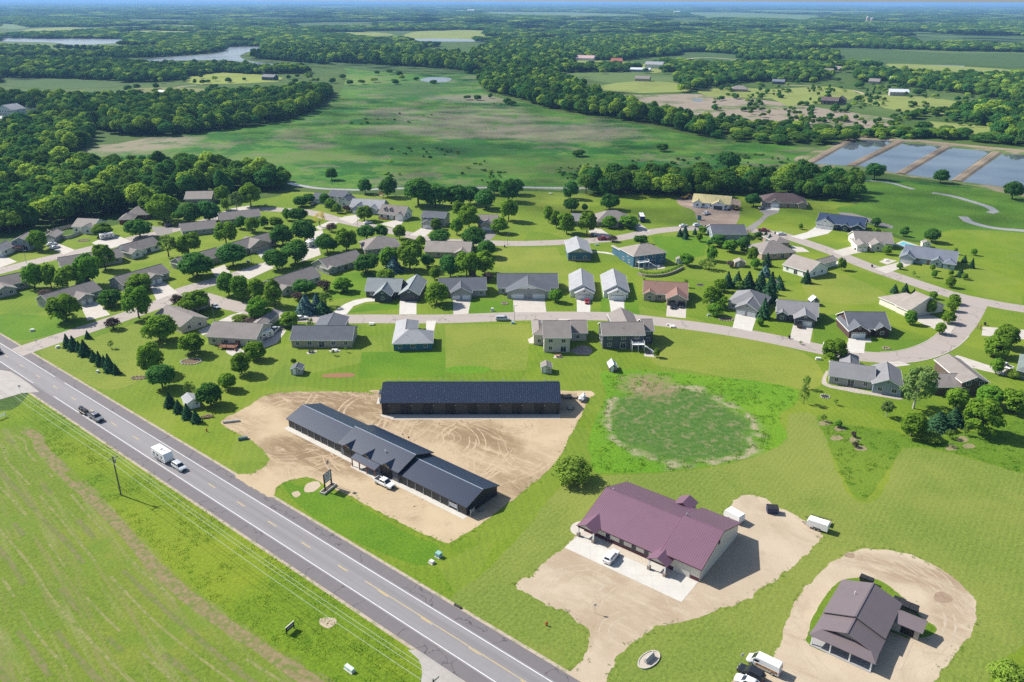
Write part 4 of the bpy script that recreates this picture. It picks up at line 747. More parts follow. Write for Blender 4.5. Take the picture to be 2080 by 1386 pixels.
def roll_door(root, x, y, w, h, mat, face='F'):
    k = ('roll', w, h, mat.name)
    if k not in GC:
        m = MB(); n = 8
        for i in range(n): m.box(-w/2, w/2, -.03-.012*(i % 2), 0, i*h/n+.004, (i+1)*h/n-.004)
        GC[k] = m.mesh('overhead_door', mat)
    return link('overhead_door', GC[k], root, (x, y, .04), FROT[face])
O = G(587.5, 867.5); E_ = G(947.5, 1048.7); ang = math.atan2(E_.y-O.y, E_.x-O.x); L = (E_-O).length
sf = thing('storage_building', 'long black storage building with three peaked dormers facing the highway', 'storage building', (O.x, O.y, 0), ang, 'black steel storage buildings'); REFS.append((760,960,'black storage building'))
X1, X2 = L*22.2/65.7, L*43.8/65.7; DP = 10.9
for a, b, e in ((0, X1, 0), (X2, L, 0)):
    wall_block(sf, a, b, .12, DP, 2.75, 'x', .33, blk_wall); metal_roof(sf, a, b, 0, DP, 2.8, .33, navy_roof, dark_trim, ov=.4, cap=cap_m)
    n = 8; w = (b-a)/n
    for i in range(n):
        roll_door(sf, a+w*(i+.5), .115, w-.42, 2.45, blk_door)
        if i: MB().box(a+w*i-.14, a+w*i+.14, -.02, .11, 0, 2.7).build('post', post_m, sf)
    MB().box(a-.14 if a else a, a+.16, -.02, .11, 0, 2.7).build('post', post_m, sf)
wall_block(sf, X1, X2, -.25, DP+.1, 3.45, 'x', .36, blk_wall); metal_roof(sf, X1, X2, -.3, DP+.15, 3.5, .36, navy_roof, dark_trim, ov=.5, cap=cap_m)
for fx in (.13, .80): roll_door(sf, X1+(X2-X1)*fx, -.255, 2.9, 3.0, blk_door)
panel = siding('grey_steel_panel', (.115,.12,.135), .3, .45, True)
for f0, f1 in ((.0, .06), (.60, .70), (.90, 1.0)): MB().box(X1+(X2-X1)*f0+.05, X1+(X2-X1)*f1-.05, -.285, -.255, .05, 3.2).build('wall_panel', panel, sf)
for f in (.34, .42, .50, .58): window(sf, X1+(X2-X1)*f, -.255, 1.4, w=1.1, h=1.5, frame=dark_trim)
entry_door(sf, X1+(X2-X1)*.46, -.256, M('grey_door', (.16,.17,.18), .5))
for xp in (25.6, 32.9, 40.2):              # peaked dormers over the eave with timber trusses
    c = xp*L/65.7; ze, zp, yb = 3.42, 4.45, 2.3; m = MB()
    m.slab([(c-1.6,-.95,ze),(c,-.95,zp),(c,yb+.1,zp),(c-1.6,-.35,ze)], .1).slab([(c,-.95,zp),(c+1.6,-.95,ze),(c+1.6,-.35,ze),(c,yb+.1,zp)], .1)
    d = m.build('dormer', navy_roof, sf); t = MB()
    for sx in (-1, 1): t.hull8([(c+sx*1.42,-.8,ze-.05),(c+sx*1.25,-.8,ze-.05),(c+sx*1.25,-.7,ze-.05),(c+sx*1.42,-.7,ze-.05),(c+sx*.1,-.8,zp-.25),(c-sx*.1,-.8,zp-.25),(c-sx*.1,-.7,zp-.25),(c+sx*.1,-.7,zp-.25)])
    t.box(c-1.1, c+1.1, -.8, -.7, ze+.08, ze+.22).box(c-.08, c+.08, -.8, -.7, ze+.32, zp-.3); t.build('truss', raw_wood, d)
    MB().add([(c-1.3,-.5,ze-.05),(c+1.3,-.5,ze-.05),(c,-.5,zp-.2)], [(0,1,2)]).build('gable_panel', wood_m, d)
ca, cb = 29.0*L/65.7, 38.0*L/65.7; m = MB(); m.slab([(ca,-2.7,2.55),(cb,-2.7,2.55),(cb,-.3,3.35),(ca,-.3,3.35)], .12); cn = m.build('canopy', navy_roof, sf)
for x in (ca+.2, ca+2.9, ca+5.6, cb-.25): MB().box(x-.11, x+.11, -2.5, -2.28, 0, 2.5).build('post', wood_m, cn)
MB().box(ca, cb, -2.72, -2.66, 2.33, 2.54).build('beam', wood_m, cn)
MB().tube((X1+(X2-X1)*.66, 2.5, 4.6), (X1+(X2-X1)*.66, 2.5, 5.25), .12, n=8).build('vent_pipe', white_trim, sf)
def along(o, a, pts): c, s = math.cos(a), math.sin(a); return [Vector((o.x+x*c-y*s, o.y+x*s+y*c)) for x, y in pts]
sheet('concrete_apron', along(O, ang, [(-.3,-1.5),(X1+6.5,-1.5),(X1+6.5,-2.9),(X2-3,-2.9),(X2-3,-1.5),(L+.3,-1.4),(L+.3,.1),(-.3,.1)]), .052, white_conc)
# banner lettering hung on the second-last door
fnt = bpy.data.curves.new('t', 'FONT').materials
def text(name, s, size, mat, parent, loc, rot, ext=.004, align='CENTER'):
    c = bpy.data.curves.new(name, 'FONT'); c.body = s; c.size = size; c.align_x = align; c.align_y = 'CENTER'; c.extrude = ext
    o = bpy.data.objects.new(name, c); dg = bpy.context.evaluated_depsgraph_get(); col.objects.link(o); dg.update()
    m = bpy.data.meshes.new_from_object(o.evaluated_get(dg)); col.objects.unlink(o); bpy.data.objects.remove(o)
    m.materials.clear(); m.materials.append(mat); q = link(name, m, parent, loc); q.rotation_euler = rot; return q
bw = (L-X2)/8; bx = X2+bw*6.5; bn = thing('banner', 'white printed banner hung across the second last garage door', 'banner', along(O, ang, [(bx, .02)])[0].to_3d(), ang)
MB().box(-1.15, 1.15, -.03, 0, .75, 1.75).build('cloth', M('banner_vinyl', (.76,.77,.80), .6, .3), bn)
MB().box(-.95,.95,-.036,-.031,1.50,1.56).box(-.95,.8,-.036,-.031,1.30,1.36).box(-.95,.9,-.036,-.031,1.12,1.17).box(-.9,.6,-.036,-.031,.93,.98).build('print', M('banner_ink', (.30,.33,.42), .7, .2), bn)
# back building
O2 = G(776.2, 842.5); E2 = G(1136.2, 842); a2 = math.atan2(E2.y-O2.y, E2.x-O2.x); L2 = (E2-O2).length
sb = thing('storage_building', 'wide black storage building with eight large doors and plain steel roof', 'storage building', (O2.x, O2.y, 0), a2, 'black steel storage buildings'); REFS.append((950,845,'wide storage building'))
wall_block(sb, 0, L2, 0, 13.4, 4.0, 'x', .42, blk_wall); r_, _ = metal_roof(sb, 0, L2, 0, 13.4, 4.05, .42, navy_roof, dark_trim, ov=.35)
for i in range(8):
    c = L2*(108+180*i)/1440+.02*L2; roll_door(sb, L2*(107+179.7*i)/1440, -.005, 3.25, 3.5, M('bronze_roll_door', (.036,.040,.040), .45, .4)); entry_door(sb, L2*(32+179.7*i)/1440, -.006, M('dark_entry_door', (.010,.011,.014), .4), z=.06)
    MB().box(-.12+L2*(60+179.7*i)/1440, .12+L2*(60+179.7*i)/1440, -.2, -.005, 2.9, 3.1).build('wall_light', vent_m, sb)
    MB().tube((L2*(i+.6)/8.2, 13.2, 4.2), (L2*(i+.6)/8.2, 13.2, 5.1), .06, n=6).build('vent_pipe', white_trim, sb)
MB().slab([(-2.0,7.5,2.7),(-.02,7.5,3.2),(-.02,10.5,3.2),(-2.0,10.5,2.7)], .1).build('awning', navy_roof, sb)
for y in (7.7, 10.3): MB().box(-1.9, -1.75, y, y+.15, 0, 2.6).build('post', post_m, sb)
sheet('concrete_apron', along(O2, a2, [(-.4,-1.0),(3.6,-3.0),(L2,-2.7),(L2+.1,.05),(-.4,.05)]), .052, conc_m)
sheet('concrete_apron', along(O2, a2, [(-2.6,6.5),(0,6.5),(0,10.6),(-2.6,10.6)]), .052, white_conc)
# maroon-roofed hall
PO = G(1146.5, 1112.8); PE = G(1383.5, 1223.5); pa = math.atan2(PE.y-PO.y, PE.x-PO.x)
ph = thing('hall', 'cream steel hall with big maroon roof and gabled entrance porches', 'hall', (PO.x, PO.y, 0), pa); REFS.append((1340,1080,'maroon roofed hall'))
mar = metal('maroon_steel', (.165,.085,.122), .42, .1); mtrim = M('maroon_trim', (.070,.016,.028), .5, .4); crm = siding('cream_steel_siding', (.60,.56,.48), .3, .5, True)
Y0, Y1, XS, XE = 7.55, 26.6, 18.9, 27.7
wall_block(ph, .1, XS, Y0, Y1, 2.75, 'x', .36, crm); wall_block(ph, XS, XE, Y0+.01, Y1-.01, 3.6, 'x', .36, crm)
metal_roof(ph, .1, XS, Y0, Y1, 2.8, .36, mar, mtrim, ov=.5, rib=.46); metal_roof(ph, XS+.4, XE, Y0, Y1, 3.65, .36, mar, mtrim, ov=.45, rib=.46)
MB().box(.09, 21.9, Y0-.03, Y0-.002, 0, .95).build('wainscot', mtrim, ph); MB().box(25.7, XE+.01, Y0-.03, Y0-.002, 0, .95).build('wainscot', mtrim, ph)
for x in (6.2, 9.6, 12.6, 15.6): window(ph, x, Y0-.006, 1.55, w=.9, h=1.4, frame=M('grey_shutter', (.16,.15,.15), .6))
window(ph, 2.0, Y0-.006, 1.5, w=1.3, h=1.8, frame=dark_trim); window(ph, 19.9, Y0-.006, 1.5, w=1.3, h=1.8, frame=dark_trim); window(ph, XE+.006, 16.2, 4.6, 'R', .6, .6, mtrim, 0)
roll_door(ph, 24.0, Y0-.012, 3.1, 3.3, M('cream_roll_door', (.55,.51,.44), .5, .3))
def porch(x0, x1, ya, yb, h, pz, posts=True, back=False):
    c = (x0+x1)/2; z = h+pz; m = MB(); m.slab([(x0,ya,h),(c,ya,z),(c,yb+2.2 if not back else yb,z),(x0,yb,h)], .12).slab([(c,ya,z),(x1,ya,h),(x1,yb,h),(c,yb+2.2 if not back else yb,z)], .12)
    p = m.build('porch_roof', mar, ph); yg = ya+.35 if not back else yb-.35
    MB().add([(x0+.35,yg,h-.05),(x1-.35,yg,h-.05),(c,yg,z-.2)], [(0,1,2)] if not back else [(0,2,1)]).build('gable_panel', crm, p)
    MB().box(x0+.3, x1-.3, yg-.12, yg+.12, h-.38, h-.12).build('beam', mtrim, p)
    if posts:
        for x in (x0+.55, x1-.55): q = MB().box(x-.13, x+.13, yg-.13, yg+.13, .9, h-.3).build('post', white_trim, p); MB().box(x-.32, x+.32, yg-.32, yg+.32, 0, .95).build('stone_pier', stone_m, q)
porch(-.4, 4.5, 4.9, 8.2, 2.75, 1.15); porch(17.2, 21.9, 4.5, 8.2, 2.75, 1.15); porch(12.6, 17.0, 25.2, 29.2, 2.9, 1.1, True, True)
MB().tube((19.4, 17.6, 6.6), (19.4, 17.6, 7.5), .16, n=8).build('vent_pipe', vent_m, ph); MB().tube((1.2, 17.6, 5.6), (1.2, 17.6, 6.4), .08, n=6).build('vent_pipe', white_trim, ph)
sheet('concrete_pad', along(PO, pa, [(0,0),(27.6,0),(27.6,7.5),(17.0,7.5),(17.0,5.4),(6.0,5.4),(6.0,7.5),(0,7.5)]), .052, white_conc)
sheet('gravel_bed', along(PO, pa, [(6.05,5.45),(16.95,5.45),(16.95,7.5),(6.05,7.5)]), .050, M('pebble_bed', (.48,.42,.34), .95, .1, layers=[((.34,.29,.23), 3, .4, .6, .6)]))
pat = along(PO, pa, [(-.6+2.6*math.cos(t), 8.0+2.9*math.sin(t)) for t in np.linspace(0, 2*math.pi, 24)[:-1]]); sheet('patio', pat, .056, conc_m)
# brown shop
BO = G(1650.2, 1307.0); BE = G(1764.1, 1359.0); ba = math.atan2(BE.y-BO.y, BE.x-BO.x)
bs = thing('shop', 'brown steel roofed shop with open front porch inside gravel loop', 'shop', (BO.x, BO.y, 0), ba); REFS.append((1760,1270,'brown roofed shop'))
brn = metal('brown_steel', (.155,.125,.130), .42, .1); bwall = siding('taupe_steel_siding', (.42,.38,.33), .3, .5, True)
def gable_y(root, x0, x1, y0, y1, h, p, ov=.5, rib=.46):
    c = (x0+x1)/2; zr = h+p*(x1-x0)/2; ze = h-p*ov; m = MB(); s = MB()
    m.slab([(x0-ov,y1,ze),(x0-ov,y0,ze),(c,y0,zr),(c,y1,zr)], .1).slab([(x1+ov,y0,ze),(x1+ov,y1,ze),(c,y1,zr),(c,y0,zr)], .1); r = m.build('roof', brn, root)
    for y in np.arange(y0+.1, y1, rib):
        for xa in (x0-ov, x1+ov): s.hull8([(xa,y-.03,ze+.002),(c,y-.03,zr+.002),(c,y+.03,zr+.002),(xa,y+.03,ze+.002),(xa,y-.02,ze+.022),(c,y-.02,zr+.022),(c,y+.02,zr+.022),(xa,y+.02,ze+.022)])
    tag(s.build('seam', brn, r), kind='stuff')
    MB().box(c-.15, c+.15, y0, y1, zr-.02, zr+.07).build('ridge_cap', brn, r); return r
wall_block(bs, 0, 10.2, 6.2, 17.0, 3.0, 'y', .36, bwall); gable_y(bs, 0, 10.2, 5.9, 17.5, 3.05, .36)
wall_block(bs, .05, 10.15, 2.1, 6.2, 2.55, 'y', .36, bwall); gable_y(bs, 0, 10.2, 1.2, 6.3, 2.6, .36)
m = MB(); m.slab([(-.7,-.9,2.35),(10.9,-.9,2.35),(9.0,1.9,3.05),(1.2,1.9,3.05)], .1).slab([(-.7,-.9,2.35),(1.2,1.9,3.05),(-.5,1.9,2.45)], .1).slab([(10.9,-.9,2.35),(10.7,1.9,2.45),(9.0,1.9,3.05)], .1)
pr = m.build('porch_roof', brn, bs)
for x in (-.1, 3.2, 6.6, 10.2): MB().box(x-.12, x+.12, -.55, -.31, 0, 2.3).build('post', white_trim, pr)
MB().box(-.2, 10.3, -.5, -.36, 2.1, 2.3).build('beam', white_trim, pr); MB().box(-.3, 10.4, -.8, 2.1, .0, .14).build('porch_floor', M('porch_slab', (.30,.295,.30), .8), bs)
window(bs, 2.0, 2.095, 1.5, w=1.4, h=1.2); window(bs, 8.3, 2.095, 1.5, w=1.4, h=1.2); entry_door(bs, 5.2, 2.094, white_trim, z=.15)
window(bs, 10.206, 9.0, 1.5, 'R', 1.2, 1.1); roll_door(bs, 10.206, 13.0, 2.8, 2.5, M('brown_roll_door', (.10,.07,.06), .5), 'R')
wall_block(bs, 10.2, 15.0, 12.6, 15.3, 2.3, 'n', 0, bwall); m = MB(); m.slab([(9.6,12.0,2.35),(15.6,12.0,2.35),(15.6,15.0,2.95),(9.6,15.0,2.95)], .1).slab([(15.6,15.9,2.6),(9.6,15.9,2.6),(9.6,15.0,2.95),(15.6,15.0,2.95)], .1); m.build('side_roof', brn, bs)
MB().box(11.9, 14.2, 12.56, 12.6, .2, 2.0).build('bay_shade_panel', M('bay_shade', (.02,.02,.02), .7), bs)  # near-black panel on the closed wall, painting the shade of an open bay
MB().tube((3.0, 13.0, 3.9), (3.0, 13.0, 4.8), .08, n=6).build('vent_pipe', white_trim, bs)
sheet('concrete_pad', along(BO, ba, [(10.4,3.0),(14.5,3.0),(14.5,12.0),(10.4,12.0)]), .050, gravel_m)
# ------------------------------------------------------------------ vehicles (x forward)
tyre_m = M('tyre_rubber', (.018,.018,.018), .85, .2); rim_m = M('alloy_rim', (.42,.43,.44), .35, .5, .6); cglass = M('car_glass', (.015,.020,.025), .05, .7)
lamp_w = M('headlamp', (.62,.64,.66), .2, .6); lamp_r = M('tail_lamp', (.35,.02,.02), .3, .5); blackp = M('black_plastic', (.022,.022,.024), .6, .3); plate_steel = M('galvanised_steel', (.36,.37,.38), .45, .5, .5)
PAINT = dict(white=(.74,.74,.73), silver=(.42,.44,.46), black=(.014,.015,.018), red=(.30,.018,.022), grey=(.14,.15,.16), navy=(.015,.022,.055), dkgreen=(.02,.035,.03), blue=(.03,.10,.25))
def paint(c):
    n = 'car_paint_'+c
    if n not in MATS:
        m = M(n, PAINT[c], .28, .5); m.node_tree.nodes['Principled BSDF'].inputs['Coat Weight'].default_value = .6
    return MATS[n]
CK = dict(  # L, W, body sections (x, z0, z1, half-width), cabin (rear belt, rear roof, front roof, front belt), belt z, roof z, wheel x, wheel r, side window cuts
 sedan=(4.75,1.84,[(-2.37,.42,.78,.70),(-2.25,.24,.96,.88),(-1.2,.20,.98,.92),(.9,.20,.95,.92),(1.9,.22,.84,.90),(2.25,.26,.72,.82),(2.37,.40,.62,.66)],(-1.95,-1.1,.35,1.25),.94,1.45,1.38,.33,(.48,)),
 suv=(4.75,1.92,[(-2.37,.45,.95,.80),(-2.28,.28,1.08,.93),(-1.2,.26,1.08,.96),(1.0,.26,1.06,.96),(1.95,.28,1.00,.94),(2.28,.30,.88,.86),(2.38,.45,.76,.70)],(-2.25,-1.95,.45,1.2),1.05,1.74,1.4,.37,(.40,.72)),
 minivan=(5.1,1.98,[(-2.55,.42,.95,.84),(-2.45,.24,1.05,.96),(-1.2,.22,1.05,.99),(1.2,.22,1.02,.99),(2.2,.24,.88,.94),(2.5,.28,.74,.82),(2.55,.42,.64,.66)],(-2.45,-2.2,.75,1.75),1.02,1.75,1.5,.34,(.36,.70)),
 pickup=(5.85,2.02,[(-2.92,.55,1.08,.92),(-2.85,.42,1.14,.98),(-.6,.38,1.14,1.0),(1.2,.38,1.14,1.0),(2.3,.40,1.12,.98),(2.8,.42,1.02,.94),(2.93,.55,.92,.82)],(-1.0,-.85,.75,1.45),1.13,1.90,1.82,.40,(.5,)),
 van=(6.0,2.05,[(-3.0,.45,1.2,.97),(-2.95,.3,1.25,1.0),(-1.2,.28,1.25,1.02),(1.5,.28,1.22,1.02),(2.5,.30,1.05,.98),(2.9,.34,.9,.88),(3.0,.5,.78,.72)],(-2.97,-2.9,1.25,2.3),1.2,2.3,1.9,.36,(.74,)),
)
CARM = {}
def lerp(a, b, t): return a+(b-a)*t
def car_meshes(kind, colr):
    k = (kind, colr)
    if k in CARM: return CARM[k]
    Lc, W, secs, (a0, a1, a2, a3), zb, zr, wx, wr, cuts = CK[kind]; p = paint(colr); out = {}
    m = MB(); n = 8; vs = []; fs = []
    for x, z0, z1, h in secs: vs += [(x,-h*.90,z0),(x,h*.90,z0),(x,h,lerp(z0,z1,.35)),(x,h*.985,lerp(z0,z1,.75)),(x,h*.90,z1),(x,-h*.90,z1),(x,-h*.985,lerp(z0,z1,.75)),(x,-h,lerp(z0,z1,.35))]
    for i in range(len(secs)-1):
        for j in range(n): fs.append((i*n+j, i*n+(j+1)%n, (i+1)*n+(j+1)%n, (i+1)*n+j)[::-1])
    fs += [tuple(range(n)), tuple((len(secs)-1)*n+j for j in range(n-1,-1,-1))]; m.add(vs, fs)
    out['body'] = m.mesh('body', p)
    hb, hr = W/2*.89, W/2*.72
    if kind == 'van': hr = W/2*.86
    c = MB(); B = [(a0,-hb,zb-.03),(a3,-hb,zb-.03),(a3,hb,zb-.03),(a0,hb,zb-.03),(a1,-hr,zr-.06),(a2,-hr,zr-.06),(a2,hr,zr-.06),(a1,hr,zr-.06)]
    c.hull8(B); c.hull8([B[4],B[5],B[6],B[7],(a1+.12,-hr*.86,zr),(a2-.12,-hr*.86,zr),(a2-.12,hr*.86,zr),(a1+.12,hr*.86,zr)]); out['cabin'] = c.mesh('cabin', p)
    def quad(p0, p1, p2, p3, u0, u1, v0, v1, off):
        P_ = lambda u, v: Vector(p0).lerp(Vector(p1), u).lerp(Vector(p3).lerp(Vector(p2), u), v)
        q = [P_(u0,v0), P_(u1,v0), P_(u1,v1), P_(u0,v1)]; nn = (q[1]-q[0]).cross(q[3]-q[0]).normalized()*off
        return [tuple(x+nn) for x in q]
    g = MB().add(quad(B[1],B[2],B[6],B[5],.06,.94,.10,.92,.012), [(0,1,2,3)]); out['windshield'] = g.mesh('windshield', cglass)
    g = MB().add(quad(B[3],B[0],B[4],B[7],.10,.90,.25,.88,.012), [(0,1,2,3)]); out['rear_window'] = g.mesh('rear_window', cglass)
    us = [.05]+list(cuts)+[.95]
    for nm, (q0, q1, q2, q3), fl in (('r', (B[0],B[1],B[5],B[4]), False), ('l', (B[2],B[3],B[7],B[6]), True)):
        g = MB()
        for i in range(len(us)-1):
            u0, u1 = us[i]+.015, us[i+1]-.015
            if kind == 'van' and not (i == len(us)-2): continue
            if fl: u0, u1 = 1-u1, 1-u0
            g.add(quad(q0,q1,q2,q3,u0,u1,.22 if kind != 'van' else .15,.86 if kind != 'van' else .62,.012), [(0,1,2,3)])
        out['side_window_'+nm] = g.mesh('side_window', cglass)
    if kind == 'pickup':
        b = MB().box(-2.72,-1.08,-.80,.80,1.13,1.155); out['bed'] = b.mesh('cargo_bed', blackp)
        b = MB().box(-2.88,-1.02,-.97,-.84,1.10,1.22).box(-2.88,-1.02,.84,.97,1.10,1.22).box(-2.90,-2.78,-.9,.9,1.10,1.2); out['rail'] = b.mesh('bed_rail', p)
    f, r = secs[-1], secs[0]
    hl = MB().box(Lc/2-.22,Lc/2-.03,-.80*f[3]-.14,-.80*f[3]+.22,f[2]-.06,f[2]+.10).box(Lc/2-.22,Lc/2-.03,.80*f[3]-.22,.80*f[3]+.14,f[2]-.06,f[2]+.10); out['headlight'] = hl.mesh('headlight', lamp_w)
    tl = MB().box(-Lc/2-.01,-Lc/2+.12,-r[3]-.04,-r[3]+.16,r[2]-.22,r[2]+.04).box(-Lc/2-.01,-Lc/2+.12,r[3]-.16,r[3]+.04,r[2]-.22,r[2]+.04); out['tail_light'] = tl.mesh('tail_light', lamp_r)
    gr = MB().box(Lc/2-.06,Lc/2+.015,-.42,.42,.40,f[2]-.02).box(Lc/2-.05,Lc/2+.03,-f[3],f[3],.36,.48); out['grille'] = gr.mesh('grille', blackp)
    w = MB().tube((0,-.12,0),(0,.12,0),wr,n=16); out['wheel'] = w.mesh('wheel', tyre_m); w = MB().tube((0,-.13,0),(0,.13,0),wr*.62,n=12); out['rim'] = w.mesh('rim', rim_m)
    mm = MB().box(a3-.55,a3-.35,-W/2-.14,-W/2+.06,zb+.02,zb+.16).box(a3-.55,a3-.35,W/2-.06,W/2+.14,zb+.02,zb+.16); out['mirror'] = mm.mesh('mirror', p)
    CARM[k] = (out, wx, wr, W); return CARM[k]
def car(kind, colr, p, q, label, name=None, z=.05, group='vehicles'):
    """p, q: image pixels of tail and nose on the ground (direction), centre between them"""
    A, B = G(*p), G(*q); c = (A+B)/2; ang = math.atan2(B.y-A.y, B.x-A.x); out, wx, wr, W = car_meshes(kind, colr)
    nm = name or {'sedan':'car','suv':'suv','minivan':'minivan','pickup':'pickup_truck','van':'delivery_van'}[kind]
    t = thing(nm, label, {'pickup':'pickup truck','suv':'car','sedan':'car','minivan':'minivan','van':'van'}[kind], (c.x, c.y, z), ang, group)
    for k, m in out.items():
        if k in ('wheel', 'rim'): continue
        link(m.name.split('.')[0], m, t)
    for sx in (-1, 1):
        for sy in (-1, 1): o = link('wheel', out['wheel'], t, (sx*wx, sy*(W/2-.13), wr)); link('rim', out['rim'], o)
    return t
def wheels(t, xs, y, r, w=.2):
    m = MB().tube((0,-w/2,0),(0,w/2,0),r,n=14).mesh('wheel', tyre_m); h = MB().tube((0,-w/2-.01,0),(0,w/2+.01,0),r*.55,n=10).mesh('rim', rim_m)
    for x in xs:
        for s in (-1, 1): o = link('wheel', m, t, (x, s*y, r)); link('rim', h, o)
def box_trailer(p, q, label, L_, W_, H_, mat, name='cargo_trailer', cat='trailer', round_front=True, camper=False, group='trailers and campers', tongue=True, z=.04):
    A, B = G(*p), G(*q); c = (A+B)/2; ang = math.atan2(B.y-A.y, B.x-A.x); t = thing(name, label, cat, (c.x, c.y, z), ang, group)
    a, zb = L_/2, .5; h = W_/2; m = MB(); prof = [(-a,zb),(a-.25,zb),(a,zb+.35),(a,zb+(H_-zb)*.55),(a-(.45 if camper else .3),H_-.08),(a-.7,H_),(-a+.12,H_),(-a,H_-.12)]
    n = len(prof); m.add([(x,-h,z_) for x, z_ in prof]+[(x,h,z_) for x, z_ in prof], [tuple(range(n)), tuple(range(2*n-1,n-1,-1))]+[(i, n+i, n+(i+1)%n, (i+1)%n)[::1] for i in range(n)])
    m.build('shell', mat, t); wheels(t, (-.45, .4) if L_ > 4 else (-.1,), h-.02, .34)
    if tongue: MB().tube((a-.1,-.5,.48),(a+1.1,0,.45),.05,n=6).tube((a-.1,.5,.48),(a+1.1,0,.45),.05,n=6).build('tongue', blackp, t)
    if camper:
        for x, w in ((-a+1.3,.9),(-a+3.0,1.0),(a-1.5,.7)):
            for s in (-1, 1): MB().box(x-w/2, x+w/2, s*(h+.012)-.01, s*(h+.012)+.01, 1.45, 2.05).build('window', cglass, t)
        MB().box(a-3.0,a-2.35,-h-.02,-h+.01,.62,2.3).build('door', M('camper_door', (.62,.62,.60), .5), t)
        MB().box(-a+.3,a-.6,-h-.012,-h+.005,.78,1.12).box(-a+.3,a-.6,h-.005,h+.012,.78,1.12).build('stripe', M('camper_stripe', (.16,.15,.16), .5), t)
        for x in (-a+1.6, a-2.2): MB().box(x-.3,x+.3,-.3,.3,H_,H_+.14).build('roof_vent', M('vent_plastic', (.62,.62,.60), .6), t)
        MB().box(-.9+.0,.1,-.35,.35,H_,H_+.26).build('air_conditioner', M('vent_plastic', (.62,.62,.60), .6), t)
    else:
        MB().box(a-2.2,a-1.5,-h-.02,-h+.01,.62,H_-.3).build('door', mat, t); MB().box(-a-.02,-a+.01,-h+.1,h-.1,.6,H_-.2).build('rear_ramp', M('ramp_white', (.66,.66,.66), .5), t)
        MB().box(-.9,.85,-h-.10,-h,.68,.78).box(-.9,.85,h,h+.10,.68,.78).build('fender', blackp, t)
        MB().box(a-1.15,a-.85,-h-.025,-h+.005,1.2,1.5).build('window', cglass, t)
    return t
def flat_trailer(p, q, label, L_=4.2, W_=1.9, mat=None, name='utility_trailer', walls=.35, z=.04):
    A, B = G(*p), G(*q); c = (A+B)/2; t = thing(name, label, 'trailer', (c.x, c.y, z), math.atan2(B.y-A.y, B.x-A.x), 'trailers and campers'); mat = mat or blackp; a, h = L_/2, W_/2
    MB().box(-a,a,-h,h,.46,.55).build('bed', M('plank_deck', (.32,.26,.19), .85), t); m = MB()
    for zz in (.72, .55+walls): m.box(-a,a,-h-.03,-h+.03,zz-.04,zz).box(-a,a,h-.03,h+.03,zz-.04,zz).box(a-.03,a+.03,-h,h,zz-.04,zz)
    m.build('railing', mat, t)
    for x in (-a, 0, a): 
        for s in (-1, 1): MB().box(x-.03,x+.03,s*h-.03,s*h+.03,.4,.55+walls).build('stake', mat, t)
    MB().tube((a,-.4,.48),(a+1.2,0,.45),.05,n=6).tube((a,.4,.48),(a+1.2,0,.45),.05,n=6).build('tongue', mat, t); wheels(t, (-.3,.4), h+.05, .32); return t
# on the highway
car('pickup', 'grey', (180.5,842), (212,862), 'grey pickup towing a trailer with two all-terrain vehicles on the highway')
tr = flat_trailer((161,832), (181,845), 'low trailer behind the grey pickup on the highway', 4.2, 1.8, plate_steel, walls=.22)
def atv(A, ang, label, c):
    t = thing('all_terrain_vehicle', label, 'quad bike', A, ang, 'quad bikes on the trailer'); bm = paint(c)
    MB().hull8([(-.8,-.35,.45),(.8,-.35,.45),(.8,.35,.45),(-.8,.35,.45),(-.7,-.25,.75),(.75,-.28,.8),(.75,.28,.8),(-.7,.25,.75)]).build('body', bm, t)
    MB().box(-.55,.15,-.2,.2,.75,.92).build('seat', blackp, t); MB().tube((.35,0,.75),(.25,0,1.1),.04,n=6).tube((.25,-.4,1.12),(.25,.4,1.12),.03,n=6).build('handlebar', blackp, t)
    MB().box(.45,.9,-.42,.42,.85,.89).box(-.95,-.5,-.42,.42,.85,.89).build('rack', blackp, t); wheels(t, (-.6,.6), .48, .31, .25)
c0 = tr.location; dv = Vector((math.cos(tr.rotation_euler.z), math.sin(tr.rotation_euler.z), 0))
atv(c0+dv*.95+Vector((0,0,.55)), tr.rotation_euler.z, 'grey quad bike at the front of the highway trailer', 'grey'); atv(c0-dv*1.05+Vector((0,0,.55)), tr.rotation_euler.z, 'blue quad bike at the rear of the highway trailer', 'blue')
car('suv', 'silver', (349,942), (381,963), 'silver suv towing the white camper on the highway')
box_trailer((314,922), (350,945), 'white travel trailer towed by the silver suv on the highway', 6.4, 2.4, 2.95, M('camper_shell', (.74,.74,.73), .45, .4), 'travel_trailer', 'camper', camper=True)
car('pickup', 'black', (-18,708), (6,724), 'black pickup half cut off by the left edge of the highway')
# storage lot and hall
car('pickup', 'white', (762.5,977), (800,995), 'white crew cab pickup parked outside the black storage building')
car('suv', 'white', (1232,1147), (1251,1125), 'white suv parked on the concrete pad of the maroon hall')
box_trailer((1499,1061), (1481,1051), 'white cargo trailer behind the maroon roofed hall', 4.2, 2.2, 2.2, M('trailer_white', (.72,.72,.71), .45, .4)); 
box_trailer((1678,1080), (1642,1068), 'white cargo trailer with side door at the edge of the gravel', 4.6, 2.0, 2.2, M('trailer_white', (.72,.72,.71), .45, .4))
flat_trailer((1681,1066), (1652,1058), 'empty black utility trailer beside the white cargo trailer', 4.4, 1.9)
car('van', 'white', (1578,1369), (1524,1343), 'white delivery van with a colourful picture along its side'); VAN = bpy.context.scene.objects[-1]
car('suv', 'black', (1550,1386), (1500,1361), 'black suv parked between the white van and white car', name='suv'); car('sedan', 'white', (1545,1404), (1494,1380), 'white car beside the black suv at the lower edge')
vt = [o for o in scene.objects if o.get('label', '').startswith('white delivery van')][0]
